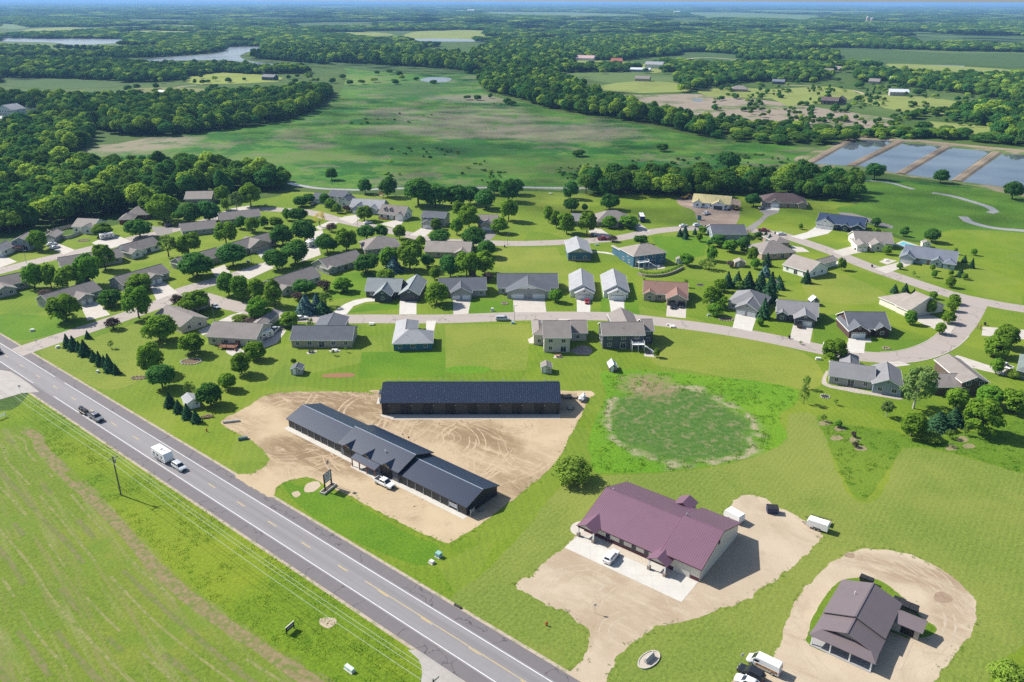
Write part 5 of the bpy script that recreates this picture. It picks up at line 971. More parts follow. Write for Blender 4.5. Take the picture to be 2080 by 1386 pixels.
MB().box(-2.75,1.2,1.025,1.04,.75,1.25).box(-2.75,1.2,-1.04,-1.025,.75,1.25).build('side_picture', M('van_wrap', (.35,.17,.07), .5, .4, layers=[((.06,.055,.05), 1.6, .45, .58, .9), ((.55,.40,.16), 2.4, .52, .64, .8), ((.25,.30,.10), 1.1, .55, .7, .7)]), vt)
# neighbourhood cars: kind, paint, tail px, nose px, words
for a in [('sedan','red',(1192,608),(1193,622),'red car on the driveway of a narrow pale house'), ('minivan','silver',(1009,651),(1033,651),'silver minivan driving along the front street'), ('suv','black',(1366,618),(1366,632),'black suv facing the street before the brown-roofed house'), ('sedan','black',(1383,617),(1384,629),'black car in front of the right garage bay of the brown-roofed house'),
    ('pickup','black',(1624,670),(1624,655),'black pickup on the driveway of the grey house by the street'), ('sedan','silver',(432,621),(445,630),'silver car parked at the street corner under the maple'), ('pickup','silver',(551,682),(566,668),'silver pickup beside the camper at the tan house'), ('sedan','black',(1738,508),(1754,510),'black car by the garage of the pool house'), ('suv','white',(1408,461),(1424,459),'white suv parked opposite the half-built house'),
    ('sedan','white',(1380,462),(1396,460),'white car parked left of the white suv near the half-built house'), ('sedan','white',(1578,478),(1596,477),'white car parked below the navy house driveway'), ('pickup','red',(1540,470),(1562,471),'red pickup on the upper street by the spruces'), ('sedan','black',(1195,482),(1212,480),'black car on the upper street before the taupe house'), ('pickup','red',(1215,488),(1235,487),'red pickup beside the purple shrub on the upper street'),
    ('suv','black',(1540,427),(1554,424),'black suv on the driveway of the brown hip-roofed house'), ('sedan','silver',(1284,460),(1300,457),'silver car on the driveway beside the dark coach'), ('sedan','white',(97,500),(113,497),'white car outside the grey split level house'), ('sedan','silver',(104,507),(120,503),'silver car nearest the street by the split level house'), ('sedan','black',(632,420),(642,415),'dark car before the white house with the hedge'),
    ('suv','black',(336,462),(352,459),'dark suv parked on the asphalt drive under the maple'), ('pickup','white',(2050,752),(2024,742),'white pickup on the drive at the right edge'), ('pickup','white',(1428,438),(1440,434),'white work truck on the mud of the building site'), ('sedan','white',(1480,462),(1494,463),'white car partly hidden behind the low blue grey house'), ('sedan','white',(738,456),(756,453),'white car on the upper street near the cape house'), ('sedan','white',(600,650),(622,648),'white car half hidden by the small round street maple')]:
    car(*a, group='cars around the neighbourhood')
for p, q, lab, L_, hh in [((206,487),(230,483),'white travel trailer parked at the curb by the white house',6.5,2.8), ((626,503),(642,498),'white camper parked in the court behind dark maples',6.0,2.9), ((524,693),(548,684),'white camper parked against the tan house with the red deck',7.0,2.9)]:
    box_trailer(p, q, lab, L_, 2.4, hh, M('camper_shell', (.74,.74,.73), .45, .4), 'travel_trailer', 'camper', camper=True)
box_trailer((1300,441), (1306,456), 'long dark blue motor coach with white roof beside the taupe house', 9.5, 2.5, 3.2, M('coach_navy', (.02,.025,.08), .4, .5), 'motor_coach', 'coach', camper=True, tongue=False)
cr = [o for o in scene.objects if o.get('category') == 'coach'][0]; MB().box(-4.5, 4.0, -1.2, 1.2, 3.2, 3.26).build('roof', white_trim, cr)
# small boats, dumpsters, machines behind the storage building
def dumpster(px, label, c=(.02,.03,.09), ang=0.0, L_=2.6, W_=1.7, H_=1.4, group='waste bins'):
    p = G(*px); t = thing('dumpster', label, 'dumpster', (p.x, p.y, .04), ang, group); m = M('dumpster_%d' % int(c[2]*1000), c, .5, .4)
    MB().hull8([(-L_/2+.1,-W_/2+.1,.12),(L_/2-.1,-W_/2+.1,.12),(L_/2-.1,W_/2-.1,.12),(-L_/2+.1,W_/2-.1,.12),(-L_/2,-W_/2,H_),(L_/2,-W_/2,H_),(L_/2,W_/2,H_*1.1),(-L_/2,W_/2,H_*1.1)]).build('bin', m, t)
    for s in (-1, 1): MB().hull8([(s*L_/4-L_/4+.04,-W_/2-.05,H_+.01),(s*L_/4+L_/4-.04,-W_/2-.05,H_+.01),(s*L_/4+L_/4-.04,W_/2,H_*1.1+.01),(s*L_/4-L_/4+.04,W_/2,H_*1.1+.01),(s*L_/4-L_/4+.04,-W_/2-.05,H_+.09),(s*L_/4+L_/4-.04,-W_/2-.05,H_+.09),(s*L_/4+L_/4-.04,W_/2,H_*1.1+.09),(s*L_/4-L_/4+.04,W_/2,H_*1.1+.09)]).build('lid', blackp, t)
    for s in (-1, 1): MB().box(s*L_/2-.06, s*L_/2+.06, -.5, .5, .8, .95).build('fork_pocket', m, t)
    for x in (-1, 1):
        for y in (-1, 1): MB().tube((x*(L_/2-.3), y*(W_/2-.3)-.05, .08), (x*(L_/2-.3), y*(W_/2-.3)+.05, .08), .08, n=8).build('caster', tyre_m, t)
dumpster((1568,1041), 'dark blue dumpster alone on the gravel beyond the hall', ang=R(-6)); dumpster((1824,1232), 'dark grey bin against the back wall of the brown shop', (.03,.03,.035), R(-38), 2.2); dumpster((1846,1243), 'larger dark bin at the corner of the shop side roof', (.03,.035,.04), R(-38), 3.0); dumpster((1759,1184), 'dark tank bin behind the upper end of the brown shop', (.028,.03,.034), R(-38), 2.6, 1.0, 1.2); dumpster((1420,447), 'teal portable waste bin on the building site', (.03,.20,.22), 0, 2.0, 1.6, 2.0)
flat_trailer((1159,822), (1158,838), 'small grey dump trailer in the shade beside the storage building', 2.6, 1.6, plate_steel, walls=.6)
flat_trailer((1166,808), (1148,808), 'rusty flat trailer behind the grey dump trailer', 4.2, 1.8, M('rusty_steel', (.16,.08,.05), .8), walls=.5)
p = G(1183,812); bt = thing('camper_shell_boat', 'small grey covered boat on blocks at the lot corner', 'boat', (p.x, p.y, .05), R(70)); m = MB(); hull = [(-2.1,.75,.9),(-1.0,.95,.95),(.6,.85,1.0),(1.7,.45,1.1),(2.2,.05,1.2)]
vs = []
for x, h, z in hull: vs += [(x,0,.35),(x,-h*.7,.5),(x,-h,z),(x,0,z+.28),(x,h,z),(x,h*.7,.5)]
fs = [(i*6+j, i*6+(j+1)%6, (i+1)*6+(j+1)%6, (i+1)*6+j)[::-1] for i in range(4) for j in range(6)]+[tuple(range(6))]; m.add(vs, fs); m.build('hull', M('grey_tarp', (.46,.46,.46), .6), bt)
MB().hull8([(-1.2,-.6,1.0),(.7,-.6,1.05),(.7,.6,1.05),(-1.2,.6,1.0),(-1.0,-.4,1.5),(.4,-.4,1.5),(.4,.4,1.5),(-1.0,.4,1.5)]).build('cabin', white_trim, bt); MB().box(-1.4,-1.1,-.5,.5,0,.42).box(.8,1.1,-.5,.5,0,.42).build('block', raw_wood, bt)
# ------------------------------------------------------------------ sheds
def shed(px, w, d, h, ang, label, wc, rc, gambrel=False, ref=None):
    p = G(*px); t = thing('garden_shed', label, 'shed', (p.x, p.y, 0), ang, 'garden sheds'); wm = siding('siding_'+wc, WALL[wc]); rm = shingle('shingle_'+rc, ROOF[rc])
    wall_block(t, -w/2, w/2, 0, d, h, 'y', .5 if not gambrel else .9, wm); roof_block(t, -w/2, w/2, 0, d, h, 'y', .5 if not gambrel else .9, rm, white_trim, ov=.18, vents=0)
    entry_door(t, -.2*w, -.005, white_trim); window(t, .25*w, -.005, 1.4, w=.6, h=.7); window(t, w/2+.005, d*.5, 1.4, 'R', .6, .7); REFS.append((px[0], px[1], ref or 'garden shed')); return t
shed((395,830), 3.4, 5.0, 2.2, R(38), 'white metal shed behind a row of small spruces', 'white', 'lgrey', ref='white metal shed'); shed((603,762), 3.4, 3.2, 2.0, 0, 'pale green shed with dark roof in the back lawn', 'grey', 'dgrey', ref='pale green shed'); shed((1110,759), 3.2, 3.4, 2.2, 0, 'tall beige shed behind the tall beige house', 'beige', 'taupe', ref='tall beige shed')
shed((1246,756), 2.4, 4.0, 1.7, R(4), 'small brown arched shed with silver roof at the basin edge', 'brown', 'silver', True, 'arched shed'); shed((1655,621), 3.2, 2.6, 2.0, R(6), 'small dark blue shed with white barn doors on the lawn', 'dark', 'silver', True, 'dark blue shed'); shed((1380,536), 2.8, 2.6, 2.0, R(-8), 'tiny pale shed beside the round tree and hedge', 'lblue', 'taupe', ref='tiny pale shed'); shed((1503,543), 4.4, 3.6, 2.2, R(-4), 'tan shed with pale flat roof between shrubs and porch', 'tanbrick', 'tan', ref='tan shed'); shed((1881,503), 3.6, 3.0, 2.2, R(-10), 'cream pool shed beside a dark round tree', 'cream', 'taupe', ref='pool shed'); shed((1573,586), 3.2, 3.2, 2.0, R(-10), 'cream shed hidden behind the tall spruces', 'cream', 'taupe', ref='hidden cream shed')
# ------------------------------------------------------------------ utility poles and wires
polem = M('weathered_pole', (.13,.125,.10), .9, .2); wire_m = M('wire_aluminium', (.50,.52,.46), .4, .5, .3); ins_m = M('porcelain', (.55,.62,.64), .3, .5); tgreen = M('transformer_green', (.16,.30,.27), .5, .4)
PZ = 10.6; pb1 = G(246,1006); pt2 = G(880,1380,PZ); pd = Vector((pt2.x-pb1.x, pt2.y-pb1.y, 0)); pang = math.atan2(pd.y, pd.x)
def pole(p, label):
    t = thing('utility_pole', label, 'utility pole', (p.x, p.y, 0), pang, 'utility poles along the highway')
    MB().tube((0,0,-.5),(0,0,PZ),.20,.13,n=10).build('post', polem, t)
    c = MB().box(-.07,.07,-1.25,1.25,PZ-.55,PZ-.40).build('crossarm', polem, t)
    for y in (-1.15, .35, 1.15): MB().tube((0,y,PZ-.40),(0,y,PZ-.12),.07,.05,n=8).build('insulator', ins_m, c)
    MB().tube((.2,.25,PZ-1.7),(.2,.25,PZ-.8),.2,n=10).build('transformer', plate_steel, t); MB().box(-.22,-.14,-.1,.1,1.0,1.5).build('meter_box', plate_steel, t); return t
poles = [pb1-pd, pb1, pb1+pd]
pole(poles[1], 'wooden utility pole with crossarm standing in the grass beside the highway'); pole(poles[2], 'utility pole whose top shows at the lower edge by the concrete apron')
def wire(a, b, label, sag=1.0, r=.03):
    pts = [a.lerp(b, i/16)+Vector((0,0,-sag*4*(i/16)*(1-i/16))) for i in range(17)]; m = MB()
    for i in range(16): m.tube(pts[i], pts[i+1], r, n=5, cap=False)
    return tag(m.build('overhead_wire', wire_m), label, 'wire', 'overhead wires along the highway')
nrm = Vector((-math.sin(pang), math.cos(pang), 0))
for off, wn_ in ((-1.15, 'nearest the hay field'), (.35, 'in the middle'), (1.15, 'nearest the highway')):
    for i, sec in ((0, 'left of the utility pole'), (1, 'right of the utility pole')):
        z = Vector((0,0,PZ-.12)); 
        wire(poles[i]+nrm*off+z, poles[i+1]+nrm*off+z, f'thin overhead wire {wn_}, spanning {sec}', r=.028)
# ------------------------------------------------------------------ signs
p = G(659,1001); q = G(680,984); sa = math.atan2(q.y-p.y, q.x-p.x); sg = thing('roadside_sign', 'two-post sign with white panels standing in a stone planter', 'sign', (p.x, p.y, .04), sa)
blackm = M('sign_frame_black', (.012,.012,.014), .5, .4); panel_w = M('sign_panel_white', (.56,.60,.65), .5, .3)
SWd = (q-p).length*.72
for x in (.35, SWd): MB().box(x-.13, x+.13, -.13, .13, 0, 4.75).build('post', blackm, sg)
for z0, z1 in ((3.25, 4.65), (2.25, 3.1)): MB().box(.48, SWd-.13, -.07, .07, z0, z1).build('panel', panel_w, sg)
for zz in (3.12, 4.66, 2.2): MB().box(.3, SWd+.05, -.10, .10, zz, zz+.1).build('bar', blackm, sg)
cx = (.35+SWd)/2
MB().add([(cx-.75,-.075,3.85),(cx-.05,-.075,3.85),(cx-.38,-.075,4.45),(cx-.02,-.075,3.95),(cx+.7,-.075,3.95),(cx+.28,-.075,4.58)], [(0,1,2),(3,4,5)]).build('peak_mark', blackm, sg)
MB().box(cx-.85,cx+.75,-.075,-.071,3.52,3.66).box(cx-.75,cx+.6,-.075,-.071,2.72,2.82).box(cx-.75,cx+.35,-.075,-.071,2.45,2.54).build('print', M('sign_ink', (.10,.11,.13), .6), sg)
pl = MB(); Lp = SWd+1.6; pl.box(-.9,Lp-.6,-.75,-.55,0,.5).box(-.9,Lp-.6,.55,.75,0,.5).box(-.9,-.7,-.55,.55,0,.5).box(Lp-.8,Lp-.6,-.55,.55,0,.5); pl.build('planter_wall', conc_m, sg); MB().box(-.7,Lp-.8,-.55,.55,0,.4).build('soil', M('planter_soil', (.06,.045,.035), .95), sg)
fp = G(672,985); fl = thing('flagpole', 'slim white flagpole with a small striped flag by the sign', 'flagpole', (fp.x, fp.y, .04), sa); MB().tube((0,0,0),(0,0,7.0),.05,.03,n=8).build('pole', white_trim, fl)
f_ = MB()
for i in range(5): f_.mat = i % 2; f_.add([(-.0,0,6.9-.17*i),(-.45,.06,6.86-.17*i),(-.85,-.02,6.84-.17*i),(-.85,-.02,6.67-.17*i),(-.45,.06,6.69-.17*i),(0,0,6.73-.17*i)], [(0,1,4,5),(1,2,3,4)])
fm = f_.mesh('flag', [M('flag_red', (.42,.03,.04), .8), M('flag_white', (.72,.70,.68), .8)]); fo = link('flag', fm, fl); MB().add([(.004,-.02,6.92),(-.4,.03,6.88),(-.4,.03,6.50),(.004,-.02,6.54)], [(0,1,2,3)]).build('flag_canton', M('flag_blue', (.02,.03,.12), .8), fl)
p = G(582,1290); q = G(598,1276); a_ = math.atan2(q.y-p.y, q.x-p.x); s2 = thing('roadside_sign', 'low black board sign with white script in the tall verge grass', 'sign', (p.x, p.y, 0), a_); w = (q-p).length*1.02
MB().box(0,w,-.06,.06,.55,1.65).build('board', M('board_black', (.015,.016,.015), .6), s2); MB().box(-.05,w+.05,-.12,.12,1.65,1.72).build('cap', M('board_cap', (.40,.42,.28), .7), s2)
for x in (.12, w-.12): MB().box(x-.06,x+.06,-.09,.09,0,1.68).build('post', blackm, s2)
m = MB(); x = .22; 
while x < w-.3:                            # flowing script strokes
    hgt = random.choice((.28,.28,.42)); m.hull8([(x,-.075,.98),(x+.07,-.075,.98),(x+.07,-.062,.98),(x,-.062,.98),(x+.10,-.075,.98+hgt),(x+.17,-.075,.98+hgt),(x+.17,-.062,.98+hgt),(x+.10,-.062,.98+hgt)]); m.box(x+.05,x+.17,-.075,-.062,1.0,1.05); x += .15
m.build('lettering', panel_w, s2)
# street lamps and name signs
def lamp(px, h, label):
    p = G(*px); t = thing('street_lamp', label, 'street lamp', (p.x, p.y, 0), 0, 'street lamps'); MB().tube((0,0,0),(0,0,h),.09,.05,n=8).build('post', post_m, t); MB().box(-.06,.7,-.05,.05,h-.08,h).build('arm', post_m, t); MB().hull8([(.5,-.16,h-.16),(1.15,-.16,h-.16),(1.15,.16,h-.16),(.5,.16,h-.16),(.6,-.1,h),(1.05,-.1,h),(1.05,.1,h),(.6,.1,h)]).build('lamp_head', vent_m, t)
for px, h, lb in [((436,652),5.5,'street lamp at the corner by the silver car'), ((1045,652),6,'street lamp on the front street beside the minivan'), ((1440,633),4.5,'yard lamp left of the hip-roofed grey duplex'), ((1925,737),6,'street lamp where the front street bends'), ((1895,490),5,'lamp post beside the pool shed'), ((511,533),6,'lamp post at the cul-de-sac court'), ((727,463),6,'street lamp on the upper street by the cape house'), ((1031,498),6,'street lamp above the empty lawn lot'), ((1207,491),5,'street lamp beside the upper street cars'), ((54,535),6,'street lamp on the upper street at far left')]: lamp(px, h, lb)
def name_sign(px, label, c=(.62,.60,.55)):
    p = G(*px); t = thing('street_sign', label, 'street sign', (p.x, p.y, 0), R(20), 'street signs'); MB().tube((0,0,0),(0,0,2.3),.035,n=6).build('post', plate_steel, t); MB().box(-.3,.3,-.02,.02,1.75,2.35).build('plate', M('sign_plate', c, .5), t)
name_sign((42,797), 'small sign on the concrete approach across the highway'); name_sign((76,703), 'stop sign at the mouth of the side street', (.4,.03,.03)); name_sign((1506,1348), 'short white marker post before the parked white van'); name_sign((1208,1246), 'small marker sign at the gravel entrance')
# utility boxes and mailboxes
def ubox(px, label, c=(.16,.30,.27), w=1.0, d=.8, h=.9, ang=0.0):
    p = G(*px); t = thing('utility_box', label, 'utility box', (p.x, p.y, .03), ang, 'utility boxes in the grass'); m = M('cabinet_%d' % int(c[0]*1000+c[1]*100), c, .5, .4)
    MB().box(-w/2-.15,w/2+.15,-d/2-.15,d/2+.15,0,.1).build('pad', conc_m, t); MB().hull8([(-w/2,-d/2,.1),(w/2,-d/2,.1),(w/2,d/2,.1),(-w/2,d/2,.1),(-w/2,-d/2+.06,h*.9),(w/2,-d/2+.06,h*.9),(w/2,d/2,h),(-w/2,d/2,h)]).build('cabinet', m, t); MB().box(-.02,.02,-d/2-.03,-d/2,.3,.6).build('latch', blackp, t)
for a in [((891,1131),'green transformer box near the storage lot corner',(.20,.36,.34),1.2,1.0,1.1,R(-38)), ((877,1144),'grey utility pedestal left of the green transformer box',(.52,.52,.48),1.0,.8,.6,R(-38)), ((710,1362),'pale green cabinet in the tall verge grass',(.45,.58,.52),1.9,.7,.8,R(-38)), ((118,707),'pale cabinet beside the small spruce row',(.55,.58,.50),1.2,.8,.8,R(40)), ((199,757),'small pale pedestal below the spruce row',(.55,.58,.50),.7,.6,.8,0), ((66,673),'pale cabinet on the far corner lawn',(.55,.58,.50),1.3,.8,.8,R(20)), ((1042,658),'green cabinet on the lawn right of the minivan',(.20,.36,.30),1.2,.9,.8,0), ((1440,642),'green cabinet under the yard lamp',(.25,.34,.25),1.2,.9,.7,0), ((1358,661),'low rock bed cabinet along the front street',(.50,.50,.46),1.4,.9,.5,0), ((1662,731),'pale cabinets at the lawn edge left of the street maple',(.55,.58,.58),1.6,.9,.8,R(-10)), ((1000,632),'white cabinet at the kerb before the wide duplex',(.60,.60,.58),1.0,.6,1.2,0), ((1675,701),'white mailbox cluster by the street maple',(.60,.60,.58),.9,.6,1.1,0), ((1212,499),'green cabinet beside the upper street lamp',(.25,.38,.30),1.5,.9,.7,0), ((504,533),'cabinet beside the court lamp post',(.2,.25,.2),1.2,.9,.9,0)]: ubox(*a)
def bin_(px, label):
    p = G(*px); t = thing('wheelie_bin', label, 'bin', (p.x, p.y, .05), 0, 'wheelie bins at the kerb'); MB().hull8([(-.25,-.28,.1),(.25,-.28,.1),(.25,.28,.1),(-.25,.28,.1),(-.32,-.36,1.0),(.32,-.36,1.0),(.32,.36,1.0),(-.32,.36,1.0)]).build('bin', blackp, t); MB().box(-.34,.34,-.38,.4,1.0,1.07).build('lid', blackp, t); wheels(t, (0,), .3, .12, .06)
for px, lb in [((1274,636),'dark bin at the kerb beside the empty white driveway'),((1603,688),'dark bin at the foot of the black pickup driveway'),((676,657),'dark bin on the street before the grey duplex'),((1025,503),'dark bin at the upper street opposite the lawn lot'),((2000,661),'dark bin at the kerb near the walking people'),((1771,543),'dark bin at the kerb below the pool house')]: bin_(px, lb)
def hydrant(px, label):
    p = G(*px); t = thing('fire_hydrant', label, 'hydrant', (p.x, p.y, 0), 0, 'fire hydrants'); m = M('hydrant_red', (.42,.06,.03), .5); MB().tube((0,0,0),(0,0,.7),.16,n=10).tube((0,0,.7),(0,0,.92),.2,.06,n=10).build('barrel', m, t); MB().tube((-.28,0,.5),(.28,0,.5),.08,n=8).build('nozzle', m, t); MB().tube((.2,.0,.6),(.2,0,1.7),.02,n=5).build('marker', m, t)
hydrant((420,877), 'red hydrant on the lawn left of the storage lot'); hydrant((1110,1271), 'red hydrant in the grass before the hall gravel')
# culvert pipe in the gravel edge, dark bench-like board, planter pile
def culvert(px, ang, label, L_=3.0, r=.45, c=None):
    p = G(*px); t = thing('culvert_pipe', label, 'pipe', (p.x, p.y, 0), ang, 'drain pipes'); n = 12; vs = []; 
    m = MB().tube((-L_/2,0,r*.7),(L_/2,0,r*.7),r,n=14,cap=False).tube((L_/2,0,r*.7),(-L_/2,0,r*.7),r*.9,n=14,cap=False); m.build('pipe', c or plate_steel, t); MB().tube((-L_/2-.02,0,r*.7),(-L_/2+.14,0,r*.7),r*1.08,n=14,cap=False).build('flange', c or plate_steel, t)
culvert((470,858), R(14), 'pale concrete culvert lying at the lot edge', 4.2, .4, conc_m); culvert((494,893), R(20), 'grey green pipe end in the dirt beside the lot lawn', 2.4, .5, M('pipe_green', (.10,.16,.15), .6)); culvert((930,1233), R(-38), 'dark mailbox post cluster at the highway edge', 1.6, .25, blackp)
# rock ring with stones at the lower edge; garden beds with stones
def stone_ring(px, rx, ry, label, n=18, c=stone_m, fill=None, sz=.35):
    p = G(*px); t = thing('garden_bed', label, 'garden bed', (p.x, p.y, 0), 0, 'garden beds')
    MB().add([(rx*math.cos(a), ry*math.sin(a), .06) for a in np.linspace(0, 2*math.pi, 20)[:-1]], [tuple(range(19))]).build('mulch', fill or M('bark_mulch', (.14,.085,.06), .95, layers=[((.09,.13,.03), 1.5, .5, .6, .8)]), t)
    sm = []
    for k in range(3):
        b = bmesh.new(); bmesh.ops.create_icosphere(b, subdivisions=1, radius=sz)
        for v in b.verts: v.co = Vector((v.co.x*random.uniform(.8,1.2), v.co.y*random.uniform(.8,1.2), v.co.z*.7*random.uniform(.8,1.2)))
        me = bpy.data.meshes.new('stone'); b.to_mesh(me); b.free(); me.materials.append(c); sm.append(me)
    for i in range(n): a = 2*math.pi*i/n; link('stone', sm[i % 3], t, (rx*math.cos(a), ry*math.sin(a), .12), random.uniform(0, 6))
    return t

p = G(1306,1352); q = G(1330,1331); em = thing('entrance_sign', 'pale stone slab sign in an oval bed near the lower edge', 'sign', ((p.x+q.x)/2, (p.y+q.y)/2, .03), math.atan2(q.y-p.y, q.x-p.x))
MB().add([(2.5*math.cos(a), 1.35*math.sin(a), .14) for a in np.linspace(0, 2*math.pi, 28)[:-1]], [tuple(range(27))]).build('gravel_fill', M('bed_gravel', (.40,.35,.29), .95), em)
km = MB()
for i in range(27):
    a, b = 2*math.pi*i/27, 2*math.pi*(i+1)/27; f = lambda t, r, z: (r*2.5*math.cos(t), r*1.35*math.sin(t), z); km.hull8([f(a,1.08,0),f(b,1.08,0),f(b,.98,0),f(a,.98,0),f(a,1.08,.24),f(b,1.08,.24),f(b,.98,.24),f(a,.98,.24)])
km.build('rim', conc_m, em)
MB().hull8([(-1.2,-.45,.1),(1.3,-.45,.1),(1.3,.35,.1),(-1.2,.35,.1),(-1.15,-.15,1.05),(1.15,-.15,1.2),(1.15,.15,1.2),(-1.15,.15,1.05)]).build('slab', M('pale_stone', (.42,.40,.37), .8, layers=[((.30,.28,.26), 2, .4, .65, .7)]), em)
MB().hull8([(-.8,.33,.35),(.9,.33,.35),(.9,.36,.35),(-.8,.36,.35),(-.8,.20,.85),(.9,.20,.85),(.9,.23,.85),(-.8,.23,.85)]).build('plaque', M('sign_ink', (.10,.11,.13), .6), em)
stone_ring((388,735), 3.2, 2.4, 'raised stone flower bed on the lawn below the maple', 20, conc_m); stone_ring((1676,806), 1.3, 1.3, 'white ringed fire pit on the lawn', 14, white_conc, M('ash_black', (.03,.03,.03), .95), .2); stone_ring((282,768), 2.2, 1.2, 'shrub bed with red flowers below the willow-like tree', 12); stone_ring((1025,617), 1.2, 1.2, 'round bed before the wide duplex', 12); stone_ring((1475,649), 2.6, 1.6, 'wide shrub bed on the corner lawn of the hip duplex', 16); stone_ring((1800,708), 1.2, .9, 'small rock bed on the striped lawn', 10); stone_ring((1422,579), 1.4, 1.4, 'small fire pit near the round dirt patch', 12, stone_m, M('ash_black', (.03,.03,.03), .95), .22); stone_ring((170,489), 2.6, 2.0, 'rock bed before the white house with fenced yard', 16)
# retaining wall with clipped hedge
def arc_wall(px, label):
    w = smooth_poly(pxs(px), 1.2, 0, closed=False); t = thing('retaining_wall', label, 'wall', (0,0,0)); bm_ = {}
    blk = MB().box(-.58,.58,-.2,.2,0,.34).mesh('block', M('wall_block_stone', (.27,.23,.19), .9, layers=[((.18,.15,.12), 2, .4, .7, .6)]))
    for i in range(len(w)-1):
        d = w[i+1]-w[i]; a = math.atan2(d.y, d.x); c = (w[i]+w[i+1])/2
        for k in range(3): link('block', blk, t, (c.x, c.y, k*.345+.02), a, (d.length/1.18, 1, 1))
arc_wall([(1296,558),(1312,563),(1340,563),(1365,557),(1388,546)], 'curved stone retaining wall below the clipped hedge')
# yard fence of the white house: each plank
def plank_fence(px, label, h=1.8, mat=None, step=.6):
    w = smooth_poly(pxs(px), step, 0, closed=False); mat = mat or M('cedar_fence', (.36,.32,.27), .9); t = thing('plank_fence', label, 'fence', (0,0,0)); pm = MB().box(-.5,.5,-.02,.02,0,h).mesh('plank', mat)
    for i in range(len(w)-1): d = w[i+1]-w[i]; c = (w[i]+w[i+1])/2; link('plank', pm, t, (c.x, c.y, .03), math.atan2(d.y, d.x), (d.length*.96, 1, 1))
    for i in range(0, len(w), 5): MB().box(w[i].x-.07,w[i].x+.07,w[i].y-.07,w[i].y+.07,0,h+.1).build('post', mat, t)
plank_fence([(95,478),(115,470),(148,462)], 'grey plank fence at the back of the fenced yard', 1.7); plank_fence([(97,472),(112,480),(136,486),(166,476)], 'pale plank fence along the front of the fenced yard', 1.7, M('pale_fence', (.46,.42,.37), .9))
p = G(-14,858); q = G(12,847); t = thing('rail_fence', 'white slatted fence section cut off by the left edge', 'fence', (p.x, p.y, 0), math.atan2(q.y-p.y, q.x-p.x)); w_ = (q-p).length
for zz in (.5,.85,1.2): MB().box(0,w_,-.03,.03,zz,zz+.15).build('rail', white_trim, t)
for x in (0, w_/2, w_): MB().box(x-.07,x+.07,-.07,.07,0,1.45).build('post', white_trim, t)
# swimming pool
pw = pxs([(1824,496),(1835,492),(1862,500),(1853,505)]); sheet('pool_deck', pxs([(1815,497),(1834,489),(1868,500),(1850,508)]), .045, conc_m)
tag(sheet('swimming_pool', pw, .052, water('pool_water', (.10,.42,.48), .05)), kind='structure')
# scaffold beside the storage building, meter frame at the near end
t = thing('meter_frame', 'white meter frame standing at the near end of the storage building', 'meter frame', along(O, ang, [(L+.9,.4)])[0].to_3d(), ang+R(90))
for x in (0, 1.3): MB().box(x-.06,x+.06,-.06,.06,0,2.0).build('post', plate_steel, t)
MB().box(0,1.3,-.05,.05,.9,1.7).build('panel', M('meter_panel', (.45,.48,.50), .5), t); MB().box(.2,.55,-.16,-.05,1.0,1.5).box(.75,1.1,-.16,-.05,1.0,1.5).build('meter', plate_steel, t)
t = thing('handcart', 'small steel cart beside the meter frame', 'cart', along(O, ang, [(L+1.2,3.6)])[0].to_3d(), ang+R(80)); MB().box(-.6,.6,-.35,.35,.35,.42).build('bed', plate_steel, t); MB().tube((.6,-.3,.4),(.8,-.3,1.0),.03,n=6).tube((.6,.3,.4),(.8,.3,1.0),.03,n=6).tube((.8,-.3,1.0),(.8,.3,1.0),.03,n=6).build('handle', plate_steel, t); wheels(t, (-.4,.4), .36, .16, .08)
t = thing('ladder', 'aluminium ladder leaning at the end of the wide storage building', 'ladder', along(O2, a2, [(L2+1.2,3.0)])[0].to_3d(), a2)
for y in (0,.5): MB().tube((0,y,0),(-1.0,y,3.6),.04,n=6).build('rail', plate_steel, t)
for k in range(1,11): MB().tube((-.1*k*.98,0,.34*k),(-.1*k*.98,.5,.34*k),.025,n=6).build('rung', plate_steel, t)
# patio sets, play set, picnic tables
def picnic(px, label, c=None, ang=0.0):
    p = G(*px); c = c or raw_wood; t = thing('picnic_table', label, 'picnic table', (p.x, p.y, .04), ang, 'outdoor tables'); MB().box(-.9,.9,-.38,.38,.70,.76).build('tabletop', c, t)
    for s in (-1,1): MB().box(-.9,.9,s*.75-.13,s*.75+.13,.42,.47).build('bench', c, t); MB().hull8([(s*.6-.05,-.8,0),(s*.6+.05,-.8,0),(s*.6+.05,.8,0),(s*.6-.05,.8,0),(s*.6-.05,-.3,.7),(s*.6+.05,-.3,.7),(s*.6+.05,.3,.7),(s*.6-.05,.3,.7)]).build('leg', c, t)
for px, lb, c in [((1800,530),'white picnic table on the concrete beside the pale blue house',white_trim),((632,716),'dark table on the left patio of the grey duplex',dark_trim),((680,714),'pale table on the right patio of the grey duplex',white_trim),((1134,725),'red table behind the tall beige house',wood_m),((1315,718),'dark table on the patio of the dark walkout house',dark_trim),((1335,543),'table on the stone patio of the blue walkout house',white_trim),((1118,395),'white table in the far mown strip by the stream',white_trim),((540,418),'pair of lawn seats by the cul-de-sac circle',wood_m),((1365,665),'pale bench in the rock bed at the street bend',white_trim),((755,660),'white bench on the lawn beside the teal house',white_trim)]: picnic(px, lb, c)
p = G(775,402); t = thing('play_set', 'wooden play tower with slide on the far lawn', 'play set', (p.x, p.y, 0), R(20))
for x in (-1,1):
    for y in (-1,1): MB().box(x-.08,x+.08,y-.08,y+.08,0,3.0).build('post', raw_wood, t)
